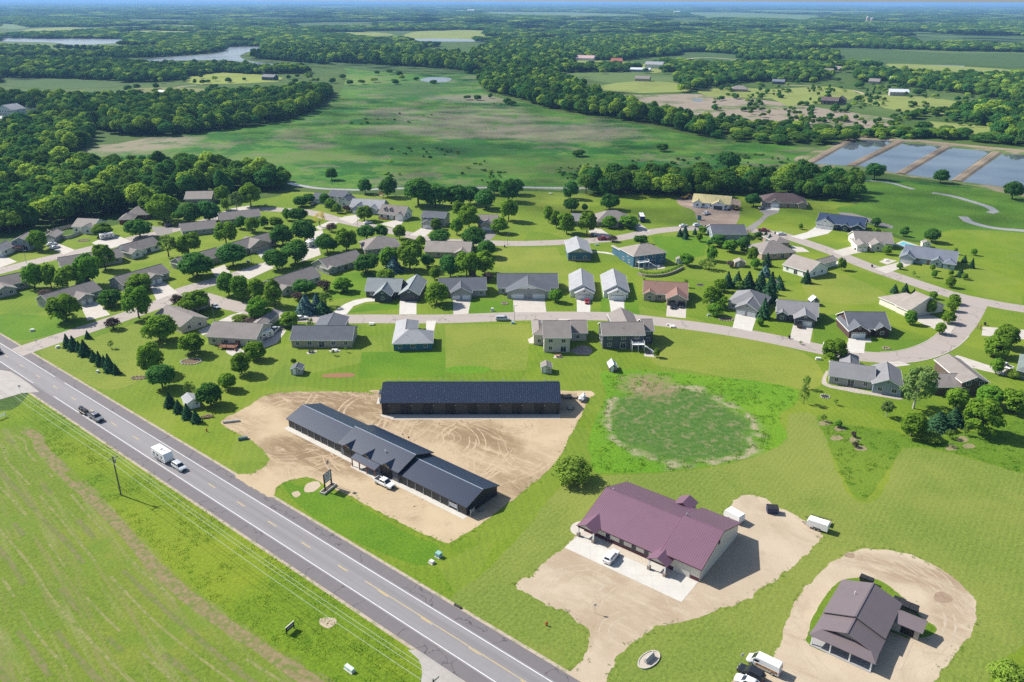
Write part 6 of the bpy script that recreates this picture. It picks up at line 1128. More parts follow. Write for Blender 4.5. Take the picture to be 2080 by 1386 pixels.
MB().box(-1.1,1.1,-1.1,1.1,1.4,1.5).build('platform', raw_wood, t); MB().slab([(-1.3,-1.3,3.0),(1.3,-1.3,3.0),(1.3,0,4.0),(-1.3,0,4.0)], .06).slab([(1.3,1.3,3.0),(-1.3,1.3,3.0),(-1.3,0,4.0),(1.3,0,4.0)], .06).build('roof', wood_m, t); MB().hull8([(1.1,-.3,1.4),(3.4,-.3,.1),(3.4,.3,.1),(1.1,.3,1.4),(1.1,-.3,1.5),(3.4,-.3,.2),(3.4,.3,.2),(1.1,.3,1.5)]).build('slide', M('slide_yellow', (.5,.35,.05), .5), t); MB().tube((-1,0,2.9),(-4,0,2.4),.06,n=6).tube((-4,0,2.4),(-4,-1,0),.06,n=6).tube((-4,0,2.4),(-4,1,0),.06,n=6).build('swing_beam', raw_wood, t)
# woodpile by the spruces
p = G(418,850); t = thing('woodpile', 'heap of cut logs at the end of the spruce row by the shed', 'woodpile', (p.x, p.y, .02), R(35)); lg = MB().tube((-.45,0,0),(.45,0,0),.16,n=8).mesh('log', M('cut_log', (.30,.19,.13), .9))
for i in range(26): o = link('log', lg, t, (random.uniform(-1.9,1.9), random.uniform(-.6,.6), .16+.2*random.randint(0,2)), random.uniform(-.5,.5))
# silos far off on the right plain
for x, lb, hh in ((1761,'left of two distant grain silos',26),(1770,'right of two distant grain silos',20)):
    p = G(x,45); t = thing('silo', lb+' beyond the woods', 'silo', (p.x, p.y, 0), 0, 'distant silos'); MB().tube((0,0,0),(0,0,hh),8,n=16).build('tank', M('silo_rust', (.42,.30,.24), .7), t); MB().tube((0,0,hh),(0,0,hh+5),8,1,n=16).build('dome', M('silo_cap', (.55,.55,.55), .5), t)
p = G(1042,26); t = thing('radio_mast', 'thin red and white mast on the horizon plain', 'mast', (p.x, p.y, 0)); 
for i in range(6): MB().tube((0,0,i*14),(0,0,i*14+14),2.0-.2*i,1.8-.2*i,n=6).build('section', M('mast_red', (.40,.08,.05), .6) if i % 2 == 0 else white_trim, t)
# excavators on the building site
def excavator(px, ang, label, c=(.30,.18,.03)):
    p = G(*px); t = thing('excavator', label, 'excavator', (p.x, p.y, .05), ang, 'building site machines'); y = M('machine_yellow', c, .5, .4)
    for s in (-1,1): MB().hull8([(-1.5,s*1.0-.25,0),(1.5,s*1.0-.25,0),(1.5,s*1.0+.25,0),(-1.5,s*1.0+.25,0),(-1.8,s*1.0-.25,.7),(1.8,s*1.0-.25,.7),(1.8,s*1.0+.25,.7),(-1.8,s*1.0+.25,.7)]).build('track', tyre_m, t)
    MB().box(-1.6,.9,-1.1,1.1,.8,1.7).build('body', y, t); MB().hull8([(-.2,.2,1.7),(.9,.2,1.7),(.9,1.1,1.7),(-.2,1.1,1.7),(-.1,.3,2.8),(.7,.3,2.8),(.7,1.0,2.8),(-.1,1.0,2.8)]).build('cab', cglass, t); MB().tube((.8,-.4,1.4),(2.6,-.4,3.6),.22,n=6).tube((2.6,-.4,3.6),(4.6,-.4,2.2),.18,n=6).tube((4.6,-.4,2.2),(4.8,-.4,.8),.15,n=6).build('boom', y, t); MB().hull8([(4.4,-.9,.2),(5.2,-.9,.2),(5.2,.1,.2),(4.4,.1,.2),(4.6,-.9,.9),(5.0,-.9,.9),(5.0,.1,.9),(4.6,.1,.9)]).build('bucket', tyre_m, t)
excavator((1496,427), R(200), 'yellow excavator on the mud right of the half-built house'); excavator((1391,405), R(-30), 'yellow loader on the mud left of the half-built house'); 
# ------------------------------------------------------------------ two people walking on the street
def person(px, label, shirt, legs, ang, ph=.18, hair=(.05,.03,.02)):
    p = G(*px); t = thing('person', label, 'person', (p.x, p.y, .04), ang, 'people walking on the street')
    J = dict(pel=(0,0,.93), wst=(0,0,1.08), chs=(0,0,1.33), nck=(0,0,1.50), hed=(.02,0,1.62), top=(.02,0,1.75), lsh=(0,.19,1.42), lel=(-ph*.5,.25,1.14), lha=(-ph*.4+.12,.24,.90), rsh=(0,-.19,1.42), rel=(ph*.2,-.25,1.14), rha=(ph+.12,-.24,.92), lhp=(0,.09,.90), lkn=(ph*.9,.10,.50), lan=(ph*.7,.10,.08), lto=(ph*.7+.2,.10,.03), rhp=(0,-.09,.90), rkn=(-ph*.4,-.10,.50), ran=(-ph*1.4,-.10,.10), rto=(-ph*1.4+.2,-.10,.03))
    ks = list(J); E2_ = [('pel','wst'),('wst','chs'),('chs','nck'),('nck','hed'),('hed','top'),('chs','lsh'),('lsh','lel'),('lel','lha'),('chs','rsh'),('rsh','rel'),('rel','rha'),('pel','lhp'),('lhp','lkn'),('lkn','lan'),('lan','lto'),('pel','rhp'),('rhp','rkn'),('rkn','ran'),('ran','rto')]
    RAD = dict(pel=.15, wst=.13, chs=.16, nck=.06, hed=.10, top=.07, lsh=.07, lel=.05, lha=.04, lhp=.10, lkn=.065, lan=.045, lto=.04)
    me = bpy.data.meshes.new('body'); me.from_pydata([J[k] for k in ks], [(ks.index(a), ks.index(b)) for a, b in E2_], []); o = link('body', me, t)
    sk = o.modifiers.new('skin', 'SKIN'); sv = me.skin_vertices[0].data
    for i, k in enumerate(ks): r_ = RAD.get(k) or RAD.get('l'+k[1:]); sv[i].radius = (r_, r_); sv[i].use_root = (k == 'pel')
    ss = o.modifiers.new('sub', 'SUBSURF'); ss.levels = ss.render_levels = 1
    tm = NT('clothed_body_'+shirt[0]); z = tm.node('ShaderNodeSeparateXYZ'); tm.l.new(tm.node('ShaderNodeTexCoord').outputs['Object'], z.inputs[0]); zz = z.outputs['Z']
    c = tm.mix(tm.math('GREATER_THAN', zz, .95), legs, shirt[1]); c = tm.mix(tm.math('GREATER_THAN', zz, 1.5), c, (.45,.28,.20)); c = tm.mix(tm.math('LESS_THAN', zz, .08), c, (.5,.5,.5))
    me.materials.append(tm.done(c, .8, .2))
    b = bmesh.new(); bmesh.ops.create_icosphere(b, subdivisions=2, radius=.118); bmesh.ops.translate(b, verts=b.verts, vec=(-.015,0,1.69)); hm = bpy.data.meshes.new('hair'); b.to_mesh(hm); b.free(); hm.materials.append(M('hair_brown', hair, .7)); link('hair', hm, t)
    f = MB(); f.box(.10,.135,-.012,.012,1.61,1.66).box(.10,.118,.025,.05,1.66,1.68).box(.10,.118,-.05,-.025,1.66,1.68).box(.10,.118,-.03,.03,1.57,1.58); f.build('face', M('face_tone', (.35,.18,.13), .7), t)
person((1985,668), 'person in a pink top walking on the street bend, left of a pair', ('pink', (.55,.16,.20)), (.08,.09,.14), R(-60)); person((1991,669), 'person in a dark red top walking on the street bend, right of a pair', ('wine', (.30,.05,.08)), (.05,.05,.06), R(-60), -.16)
# ------------------------------------------------------------------ foliage
def leaf_mat(name, a, b, c=None, trans=.45, var=.5):
    t = NT(name); oi = t.node('ShaderNodeObjectInfo'); n = t.ramp(t.noise(.9, 4, .7), .3, .72)
    k = t.mix(n, a, b)
    if c: k = t.mix(t.math('MULTIPLY', t.ramp(oi.outputs['Random'], .45, 1.0), .75), k, c)
    v = t.math('ADD', t.math('MULTIPLY', oi.outputs['Random'], var), 1-var*.55)
    hs = t.node('ShaderNodeHueSaturation'); t.l.new(k, hs.inputs['Color']); t.l.new(v, hs.inputs['Value'])
    d = t.node('ShaderNodeBsdfDiffuse'); tr = t.node('ShaderNodeBsdfTranslucent'); mx = t.node('ShaderNodeMixShader'); mx.inputs[0].default_value = trans
    t.l.new(hs.outputs[0], d.inputs[0]); t.l.new(hs.outputs[0], tr.inputs[0]); t.l.new(d.outputs[0], mx.inputs[1]); t.l.new(tr.outputs[0], mx.inputs[2])
    t.l.new(mx.outputs[0], t.n['Material Output'].inputs['Surface']); t.n.remove(t.b); MATS[name] = t.m; return t.m
LM = dict(M=leaf_mat('maple_leaves', (.125,.260,.020), (.255,.400,.042), (.092,.230,.024)), D=leaf_mat('dark_leaves', (.062,.180,.030), (.115,.255,.046), (.056,.170,.042)), C=leaf_mat('spruce_needles', (.034,.100,.042), (.066,.145,.060), trans=.15),
    B=leaf_mat('blue_spruce_needles', (.085,.170,.160), (.135,.230,.215), trans=.15), L=leaf_mat('pale_leaves', (.150,.270,.040), (.210,.320,.064)), P=leaf_mat('purple_leaves', (.105,.078,.070), (.150,.115,.095)), Y=leaf_mat('golden_leaves', (.62,.48,.03), (.75,.60,.06)), W=leaf_mat('poplar_leaves', (.120,.220,.050), (.210,.290,.090)),
    F=leaf_mat('wood_leaves', (.080,.205,.034), (.180,.310,.044), (.330,.430,.046), var=.85), S=leaf_mat('bush_leaves', (.180,.290,.034), (.240,.340,.056)))
bark = M('bark', (.085,.068,.052), .95, .1, layers=[((.05,.04,.03), 3, .4, .7, .7)]); pale_bark = M('pale_bark', (.40,.38,.34), .9, .1)
def quads(ctr, nrm, size, rg):
    n = len(ctr); nrm = nrm/np.linalg.norm(nrm, axis=1, keepdims=True); r = rg.normal(size=(n,3)); u = np.cross(nrm, r); u /= np.linalg.norm(u, axis=1, keepdims=True); w = np.cross(nrm, u)
    s = (size*rg.uniform(.7,1.3,n))[:,None]; asp = rg.uniform(.55,.95,n)[:,None]
    return np.stack([ctr-u*s-w*s*asp*.3, ctr+w*s*asp-u*s*.1, ctr+u*s+w*s*asp*.3, ctr-w*s*asp+u*s*.1], 1).reshape(-1,3)
def leaf_mesh(name, v, mat):
    n = len(v)//4; m = bpy.data.meshes.new(name); m.vertices.add(len(v)); m.vertices.foreach_set('co', v.astype(np.float32).ravel())
    m.loops.add(n*4); m.loops.foreach_set('vertex_index', np.arange(n*4, dtype=np.int32)); m.polygons.add(n); m.polygons.foreach_set('loop_start', np.arange(0, n*4, 4, dtype=np.int32)); m.polygons.foreach_set('loop_total', np.full(n, 4, dtype=np.int32)); m.update(calc_edges=True); m.materials.append(mat); return m
def crown(shape, seed, nb=34, nl=70, leaf=.30):
    """nominal tree: 10 m high, crown 8 m across"""
    rg = np.random.default_rng(seed); C_ = []; N_ = []; sq = rg.uniform(.84,1.12,3); lean = rg.normal(0,.35,3)*np.array([1,1,.3])
    if shape == 'cone':
        n = nb*nl; z = rg.uniform(0,1,n)**1.25; tier = 9; ph = (z*tier) % 1; r = 4.9*(1-z**1.3)**1.0*(.6+.4*(1-ph))*rg.uniform(.35,1,n)**.4; a = rg.uniform(0,2*np.pi,n)
        lob = 1+.28*np.sin(a*6+np.floor(z*tier)*1.7); r = r*lob; ctr = np.stack([r*np.cos(a), r*np.sin(a), .5+z*9.5-.12*r], 1); nr = np.stack([np.cos(a)*.6, np.sin(a)*.6, np.full(n,.9)], 1)+rg.normal(0,.35,(n,3)); return quads(ctr, nr, leaf, rg)
    for i in range(nb):
        d = rg.normal(size=3); d /= np.linalg.norm(d)
        if d[2] < -.8: d[2] *= -.4
        if shape == 'round': R_, c0, rr = np.array([3.2,3.2,3.5]), np.array([0,0,4.9]), rg.uniform(1.05,1.6)
        elif shape == 'oval': R_, c0, rr = np.array([3.1,3.1,3.8]), np.array([0,0,4.8]), rg.uniform(.95,1.4)
        elif shape == 'spread': R_, c0, rr = np.array([3.2,3.2,2.9]), np.array([0,0,5.8]), rg.uniform(1.1,1.8)
        elif shape == 'airy': R_, c0, rr = np.array([3.2,3.2,3.6]), np.array([0,0,5.6]), rg.uniform(.6,1.15)
        else: R_, c0, rr = np.array([3.2,3.2,3.4]), np.array([0,0,4.2]), rg.uniform(1.0,1.7)
        k = rg.uniform(.55,1.0)**.5; bc = c0+d*R_*sq*k+lean*(d[2]+.3)
        v = rg.normal(size=(nl,3)); v /= np.linalg.norm(v, axis=1, keepdims=True); v[:,2] = np.where(v[:,2] < -.75, -v[:,2], v[:,2])
        pos = bc+v*rr*np.array([1,1,.8])*rg.uniform(.72,1.05,(nl,1)); C_.append(pos); N_.append(v*.8+d*.35+np.array([0,0,.35])+rg.normal(0,.38,(nl,3)))
    c = np.concatenate(C_); m = c[:,2] > .35; return quads(c[m], np.concatenate(N_)[m], leaf, rg)
def trunk(seed, h=4.6, r=.26, limbs=5):
    rg = random.Random(seed); m = MB(); m.tube((0,0,-.3),(rg.uniform(-.1,.1),rg.uniform(-.1,.1),h*.45),r,r*.75,n=8).tube((0,0,h*.44),(rg.uniform(-.3,.3),rg.uniform(-.3,.3),h*1.2),r*.75,r*.3,n=7)
    for i in range(limbs): a = 2*math.pi*i/limbs+rg.uniform(-.4,.4); z = h*rg.uniform(.4,.75); m.tube((0,0,z),(2.2*math.cos(a),2.2*math.sin(a),z+rg.uniform(1.2,2.6)),r*.42,r*.12,n=6)
    return m
PROTO = {}
def proto(k):
    if k in PROTO: return PROTO[k]
    sh, nb, nl, lf = dict(M=('oval',64,70,.34), D=('round',58,74,.36), C=('cone',46,62,.62), B=('cone',46,62,.62), L=('airy',30,40,.26), P=('bush',30,50,.34), Y=('airy',26,26,.22), W=('airy',60,48,.26), F=('spread',36,50,.42), S=('bush',46,60,.30))[k]
    cr = [leaf_mesh('crown', crown(sh, 100*ord(k)+s, nb, nl, lf), LM[k]) for s in range(7 if k in 'MDF' else 4 if k == 'C' else 2)]
    tr = [(MB().tube((0,0,-.3),(0,0,8.5),.24,.05,n=7) if k in 'CB' else MB().tube((0,0,-.3),(0,0,2.6),.3,.15,n=6).tube((0,0,.3),(.9,.5,3),.15,.06,n=5).tube((0,0,.3),(-.8,-.6,3),.15,.06,n=5) if k in 'PS' else trunk(s*7+ord(k))).mesh('trunk', pale_bark if k in 'W' else bark) for s in range(2)]
    PROTO[k] = (cr, tr); return PROTO[k]
ntree = 0
def tree(k, loc, w, h, label, name, cat, group):
    global ntree; ntree += 1
    cr, tr = proto(k); t = thing(name, label, cat, loc, random.uniform(0, 6.28), group); t.scale = (w/7.0, w/7.0, h/8.9) if k not in 'CB' else (w/7.0, w/7.0, h/9.6)
    link('trunk', tr[ntree % len(tr)], t); link('crown', cr[ntree % len(cr)], t); return t
YT = """80,508,36,42,M 210,480,40,27,M 285,482,50,40,D 334,450,52,58,M 308,440,38,44,M 383,455,50,42,D 425,450,43,42,D 460,496,42,48,M 490,465,22,27,D 343,522,42,45,L 385,520,50,50,M 402,562,58,50,D 474,540,48,44,D
180,580,48,70,M 215,548,40,55,M 72,586,40,55,M 105,585,32,52,M 137,588,42,52,M 165,577,15,28,C 176,580,15,28,C 284,590,46,35,M 283,647,50,70,M 225,622,40,34,D 135,652,58,56,M 362,622,24,26,P 397,634,52,46,M 465,600,35,50,M 492,608,34,54,M 522,612,36,48,M 558,622,36,58,M 530,653,45,52,M
93,602,26,16,P 231,668,28,26,P 326,692,60,54,M 391,718,43,47,M 311,756,50,66,M 330,787,50,54,D 388,806,25,33,L 428,823,45,48,D 463,791,35,38,M 491,760,40,48,M 520,730,36,40,M 138,706,14,29,C 151,711,18,30,C 162,714,13,22,C 174,722,20,33,C 192,734,14,24,C 204,743,14,31,C 214,746,12,26,C 224,755,18,38,C 237,760,13,22,C 179,688,10,17,C 226,708,13,17,L
346,826,19,31,C 364,838,17,28,C 382,850,18,33,C 399,858,16,27,C 453,412,28,36,M 482,433,30,45,W 510,420,40,48,M 460,427,20,24,M 583,448,18,26,M 607,449,34,27,D 650,461,27,32,Y 660,420,20,30,D 673,427,20,24,M 686,433,16,20,M 704,431,18,16,P 740,449,32,32,M 612,420,26,22,D 630,412,24,20,D 513,472,28,33,M 537,463,20,24,M 562,461,26,22,M 575,498,42,42,D 620,492,42,47,D 665,514,38,42,D 704,508,40,47,M 745,487,34,32,D 775,484,24,29,D 812,486,24,31,M 674,471,20,20,P
563,547,42,42,D 600,535,50,48,D 743,555,44,42,D 790,546,40,48,M 800,552,30,32,B 833,548,50,62,M 855,503,18,26,M 870,542,26,26,D 782,571,36,25,M 883,569,22,30,M 887,618,46,46,M 893,497,36,33,D 885,466,20,23,M 698,592,36,30,M 660,592,26,28,P 620,599,38,35,D 605,611,24,20,P 622,636,30,39,B 644,624,18,29,B 663,623,30,32,L 656,635,26,25,C 588,663,36,31,M 632,669,15,24,L 491,659,33,23,S 515,663,38,20,P
742,394,25,31,D 788,400,32,41,D 850,418,56,58,D 885,420,46,48,D 925,418,42,42,D 955,415,40,40,D 987,424,40,42,D 1033,410,36,46,D 1048,396,32,32,D 1005,396,30,30,D 932,442,24,36,M 953,465,40,51,M 928,477,26,35,M 1033,449,34,48,M 1013,474,30,33,M 962,504,42,42,D 988,522,34,36,D 948,564,46,56,M 985,557,42,50,M 915,562,36,46,D 960,572,16,24,P 990,573,20,25,P
1115,453,20,36,M 1130,463,22,36,M 1151,474,32,47,M 1192,475,34,47,M 1161,430,30,29,D 1158,404,28,37,D 1187,429,12,16,D 1238,426,35,33,D 1236,463,28,25,M 1277,463,36,28,M 1303,497,26,20,D 1128,614,26,29,M 1245,491,18,13,P 1395,540,28,28,M 1458,501,28,25,D 1482,512,26,28,M 1506,508,26,27,D 1440,500,12,14,D 1445,530,22,33,M 1427,476,17,18,M 1420,491,12,19,M 1381,481,10,17,C 1391,479,12,20,C 1392,486,10,14,C 1411,477,8,14,C 1432,469,8,12,C 1520,479,10,13,Y 1541,486,16,16,D 1554,489,12,20,C 1562,496,14,20,B 1572,491,11,20,B
1527,535,22,36,M 1532,547,18,24,M 1557,541,15,27,C 1554,562,19,25,B 1483,543,16,16,P 1440,548,30,24,L 1425,545,20,18,L 1477,584,18,33,C 1462,592,26,28,M 1443,622,36,43,M 1462,627,28,30,M 1453,642,28,26,M 1497,582,18,31,C 1518,592,26,41,C 1543,595,26,43,C 1562,612,26,60,C 1501,592,20,22,L 1550,647,20,43,C 1543,661,14,16,M 1582,571,10,12,C 1584,588,15,22,C 1637,575,15,27,C 1392,584,12,18,L 1308,578,7,14,L
1709,549,17,27,M 1800,517,17,20,M 1827,547,12,14,M 1855,562,9,12,L 1893,550,11,14,M 1896,564,12,16,M 1930,561,10,14,M 1950,563,12,18,C 1959,568,12,14,M 1928,584,18,23,M 1940,517,8,14,M 1977,519,11,15,M 1958,533,9,15,C 1973,545,9,21,C 1892,492,30,30,D 1777,460,18,18,D 1780,480,17,19,M 1835,480,15,16,D 1626,466,9,12,M 1816,595,13,18,C 1838,594,12,19,C 1856,596,6,10,C 1848,659,21,32,M 1890,640,19,35,M 1894,607,15,17,M 1938,618,20,22,M 1932,632,20,24,M 1925,657,25,26,M 1908,678,21,25,M
2040,705,44,50,M 2020,724,44,46,M 2022,759,26,36,M 1693,737,46,52,M 1632,820,20,42,L 1636,790,18,30,L 1855,830,66,94,W 1800,847,26,38,W 1850,887,48,54,M 1905,870,38,36,C 1936,862,30,38,C 1940,828,44,46,M 1990,882,66,78,M 2005,824,50,46,M 2058,838,52,56,M 1163,977,66,54,S 2048,1400,70,70,S 1672,856,14,16,L 1702,868,14,16,M 1733,888,11,15,P 1737,908,12,13,P 1740,902,10,10,L 1697,823,10,14,L 1928,890,22,20,L 1960,885,15,18,L 1931,908,12,12,L 1890,896,40,18,S 2055,766,26,18,S
1480,345,40,38,D 1775,365,32,36,D 1735,365,18,26,D 1910,372,26,28,D 2055,405,34,40,D 1530,420,28,28,D 674,366,22,25,D 505,690,16,14,P 1626,700,8,8,L 596,655,8,8,L 1090,660,12,12,L 1295,706,10,14,L 1333,726,12,20,M 597,740,11,14,M 677,722,9,13,L 703,716,6,12,L 1840,470,10,10,D"""
FH = [(1190,397),(1300,400),(1400,402),(1560,394),(1650,407),(1745,410),(1750,388),(1640,370),(1480,372),(1300,372),(1190,370)]
FA = [(-90,482),(20,474),(150,454),(240,432),(300,436),(370,402),(440,396),(592,385),(594,370),(520,358),(430,350),(330,352),(250,348),(170,345),(110,330),(150,312),(190,292),(185,275),(100,268),(-90,300)]
KN = dict(M='green maple', D='dark green tree', C='dark spruce', B='blue spruce', L='pale young tree', P='purple leaved shrub', Y='golden yellow tree', W='pale barked poplar', S='bright green bush')
KNAME = dict(M='maple_tree', D='broadleaf_tree', C='spruce_tree', B='blue_spruce_tree', L='young_tree', P='purple_shrub', Y='golden_tree', W='poplar_tree', S='bush')
KC = dict(P='shrub', S='bush')
rows = []
for tok in YT.split():
    x, y, w, h, k = tok.split(','); x, y, w, h = map(float, (x, y, w, h)); s = scale_at(y); rows.append([x, y, w/s, h/s*.97, k])
lab = {}
for r in rows:
    x, y, w, h, k = r; best = min(REFS, key=lambda f: math.hypot(f[0]-x, (f[1]-y)*2.2)); dx, dy = x-best[0], (y-best[1])*2.2; r.append(best[2])
    s = scale_at(y)
    if abs(dx) > abs(dy): rel = 'left of' if dx < 0 else 'right of'
    else: rel = 'behind' if dy < 0 else 'in front of'
    size = 'small' if h < 5 else 'tall' if h > 11 else ''
    if k in 'YPS': size = 'small' if h < 3.5 else 'large'
    base = f'{size} {KN[k]} {rel} the {best[2]}'.strip().replace('house behind the maple row', 'hidden grey house'); lab.setdefault(base, []).append(r)
ORD = ['leftmost', 'second from left', 'third from left', 'fourth from left', 'fifth from left', 'sixth from left', 'seventh from left', 'eighth from left', 'ninth from left', 'tenth from left', 'eleventh from left', 'twelfth from left']
for base, rs in lab.items():
    rs.sort(key=lambda r: r[0])
    for i, r in enumerate(rs):
        L_ = base
        if len(rs) > 1: L_ = base+', '+('rightmost' if i == len(rs)-1 else ORD[i])+(f' of {len(rs)}' if len(base.split()) < 11 else '')
        x, y, w, h, k = r[:5]; p = G(x, y)
        tree(k, (p.x, p.y, 0), w, h, L_, KNAME[k], KC.get(k, 'tree'), 'trees and shrubs of the yards')
for px, lb in [([(1300,556),(1312,559),(1340,559),(1362,553),(1384,543)], 'clipped green hedge on top of the curved retaining wall'), ([(605,410),(615,416),(632,408)], 'dark hedge left of the white house by the stream')]:
    w = smooth_poly(pxs(px), .8, 0, closed=False); c = []; rg = np.random.default_rng(3)
    for p in w: v = rg.normal(size=(60,3)); v /= np.linalg.norm(v, axis=1, keepdims=True); v[:,2] = abs(v[:,2]); c.append((np.array([p.x,p.y,.5])+v*np.array([.8,.8,1.1]), v))
    tag(link('hedge', leaf_mesh('hedge', quads(np.concatenate([a for a, _ in c]), np.concatenate([b for _, b in c]), .14, rg), LM['D'])), lb, 'hedge')
# ------------------------------------------------------------------ woods
WOODS = [(FA, 8.5, 12.5), (FH, 8.5, 12.5),
 ([(-120,222),(60,226),(100,240),(190,262),(250,277),(330,277),(420,268),(500,258),(590,243),(640,222),(672,198),(668,186),(600,190),(520,195),(440,203),(300,208),(200,205),(-120,203)], 9.5, 13),
 ([(-120,275),(60,262),(150,268),(190,276),(180,262),(100,246),(-120,238)], 9, 11),
 ([(-120,168),(150,170),(330,167),(400,158),(480,152),(560,150),(625,150),(622,145),(560,142),(420,138),(300,136),(200,126),(-120,126)], 10.5, 12), ([(-120,115),(240,119),(330,116),(420,109),(440,106),(380,101),(250,102),(100,100),(-120,100)], 12, 11),
 ([(505,118),(620,128),(700,134),(830,139),(950,150),(985,142),(930,116),(800,110),(700,102),(560,100),(515,108)], 11, 15), ([(970,168),(992,188),(1060,203),(1100,217),(1150,228),(1230,240),(1330,254),(1400,272),(1440,282),(1440,262),(1330,238),(1280,220),(1220,206),(1190,190),(1140,165),(1060,150),(990,150)], 9.5, 14),
 ([(1440,284),(1500,288),(1570,292),(1640,298),(1700,296),(1760,286),(1740,270),(1640,262),(1500,248),(1440,250)], 17, 7), ([(1380,190),(1420,185),(1480,170),(1560,165),(1640,168),(1690,160),(1660,150),(1560,140),(1460,140),(1380,150),(1370,170)], 11, 12),
 ([(1740,168),(1850,178),(1950,190),(2040,205),(2150,220),(2150,160),(2000,160),(1900,158),(1800,150),(1740,152)], 12, 12), ([(1820,200),(1960,215),(2150,235),(2150,300),(2050,290),(1990,268),(1960,240),(1880,225)], 12, 13), ([(1760,282),(1860,280),(2000,290),(2150,305),(2150,296),(2000,280),(1850,268),(1760,272)], 13, 8), ([(1200,125),(1350,112),(1500,122),(1700,128),(1700,112),(1500,108),(1380,100),(1200,108)], 12, 14), ([(955,116),(1000,150),(1120,164),(1180,130),(1260,124),(1380,112),(1380,88),(1200,86),(1000,88)], 13, 14), ([(1840,245),(1900,238),(2000,255),(2060,285),(2150,310),(2150,262),(2000,232),(1900,225)], 14, 8)]
pts = []; rg = np.random.default_rng(11)
avoid = FIELDS[:]
farm_xy = [(G((b[0][0][0]+b[0][1][0])/2, (b[0][0][1]+b[0][1][1])/2).to_2d()) for _, _, _, b in FARH]
def sightline(x, y, h):                   # trees that would hide water from the camera are left out
    k = h/CAM_H
    return any(in_any(x*(1+k*f), y*(1+k*f), WB) for f in (.25,.55,.85))
def boxed(polys): return [(min(p[0] for p in q), max(p[0] for p in q), min(p[1] for p in q), max(p[1] for p in q), q) for q in polys]
def in_any(x, y, bx): return any(a <= x <= b and c <= y <= d and inside((x, y), q) for a, b, c, d, q in bx)
FB = boxed(FIELDS)
def okp(x, y): return all((x-f.x)**2+(y-f.y)**2 > 22**2 for f in farm_xy) and not in_any(x, y, FB)
wat = [[(p.x, p.y) for p in pxs(w)] for w in WATERS]; WB = boxed(wat)
for poly, sp, ht in WOODS:
    sp *= .8
    w = [(p.x, p.y) for p in pxs(poly)]; xs = [p[0] for p in w]; ys = [p[1] for p in w]
    for gy in np.arange(min(ys), max(ys), sp):
        for gx in np.arange(min(xs), max(xs), sp):
            x, y = gx+rg.uniform(-.48,.48)*sp, gy+rg.uniform(-.48,.48)*sp
            if abs(x) > y*.72+60 or not inside((x, y), w) or in_any(x, y, WB) or not okp(x, y) or sightline(x, y, ht): continue
            k = rg.uniform(.72,1.22); pts.append((x, y, min(sp*1.55, 13)*k*rg.uniform(.8,1.2), ht*k*rg.uniform(.8,1.2)))
near_poly = [[(p.x, p.y) for p in pxs(q)] for q in (FA, FH)]
# the farther country: woods wherever there is no field or water
for d0, d1, sp, ht, wm in ((700,1500,60,9,1.0),(1400,2300,13,13,1.5),(2300,4600,21,14,1.6),(4600,16000,85,17,1.9),(16000,60000,420,18,1.9)):
    for gy in np.arange(d0, d1, sp):
        for gx in np.arange(-gy*.70-40, gy*.70+40, sp):
            x, y = gx+rg.uniform(-.5,.5)*sp, gy+rg.uniform(-.5,.5)*sp
            nz = mnoise.noise((x*.0016+3, y*.0016, 1.5))+.5*mnoise.noise((x*.006, y*.006, 4))
            if nz < (-.10 if d0 > 1600 else .02) or in_any(x, y, WB) or not okp(x, y) or sightline(x, y, ht): continue
            if d0 < 1600:
                mm = [(p.x, p.y) for p in ()]
                if y < 1150 and -330 < x < 420: continue
            k = rg.uniform(.75,1.2); pts.append((x, y, sp*wm*k if d0 > 700 else 12*k, ht*k))
pts.sort(key=lambda p: p[0]**2+p[1]**2)
NEAR = max(0, 296-sum(1 for r in rows if r[4] not in 'PS'))
cand = [p for p in pts if p[1] < 900][:NEAR]; cs = set(cand); rest = [p for p in pts if p not in cs]
for x, y, w, h in cand:
    left = x < 0
    tree('F' if rg.random() < .75 else 'D', (x, y, 0), w, h, 'leafy tree in the front rows of the dense wood at upper left' if left else 'dark leafy tree in the belt of trees above the upper street', 'wood_tree', 'tree', 'trees of the dense left wood' if left else 'trees of the dark belt')
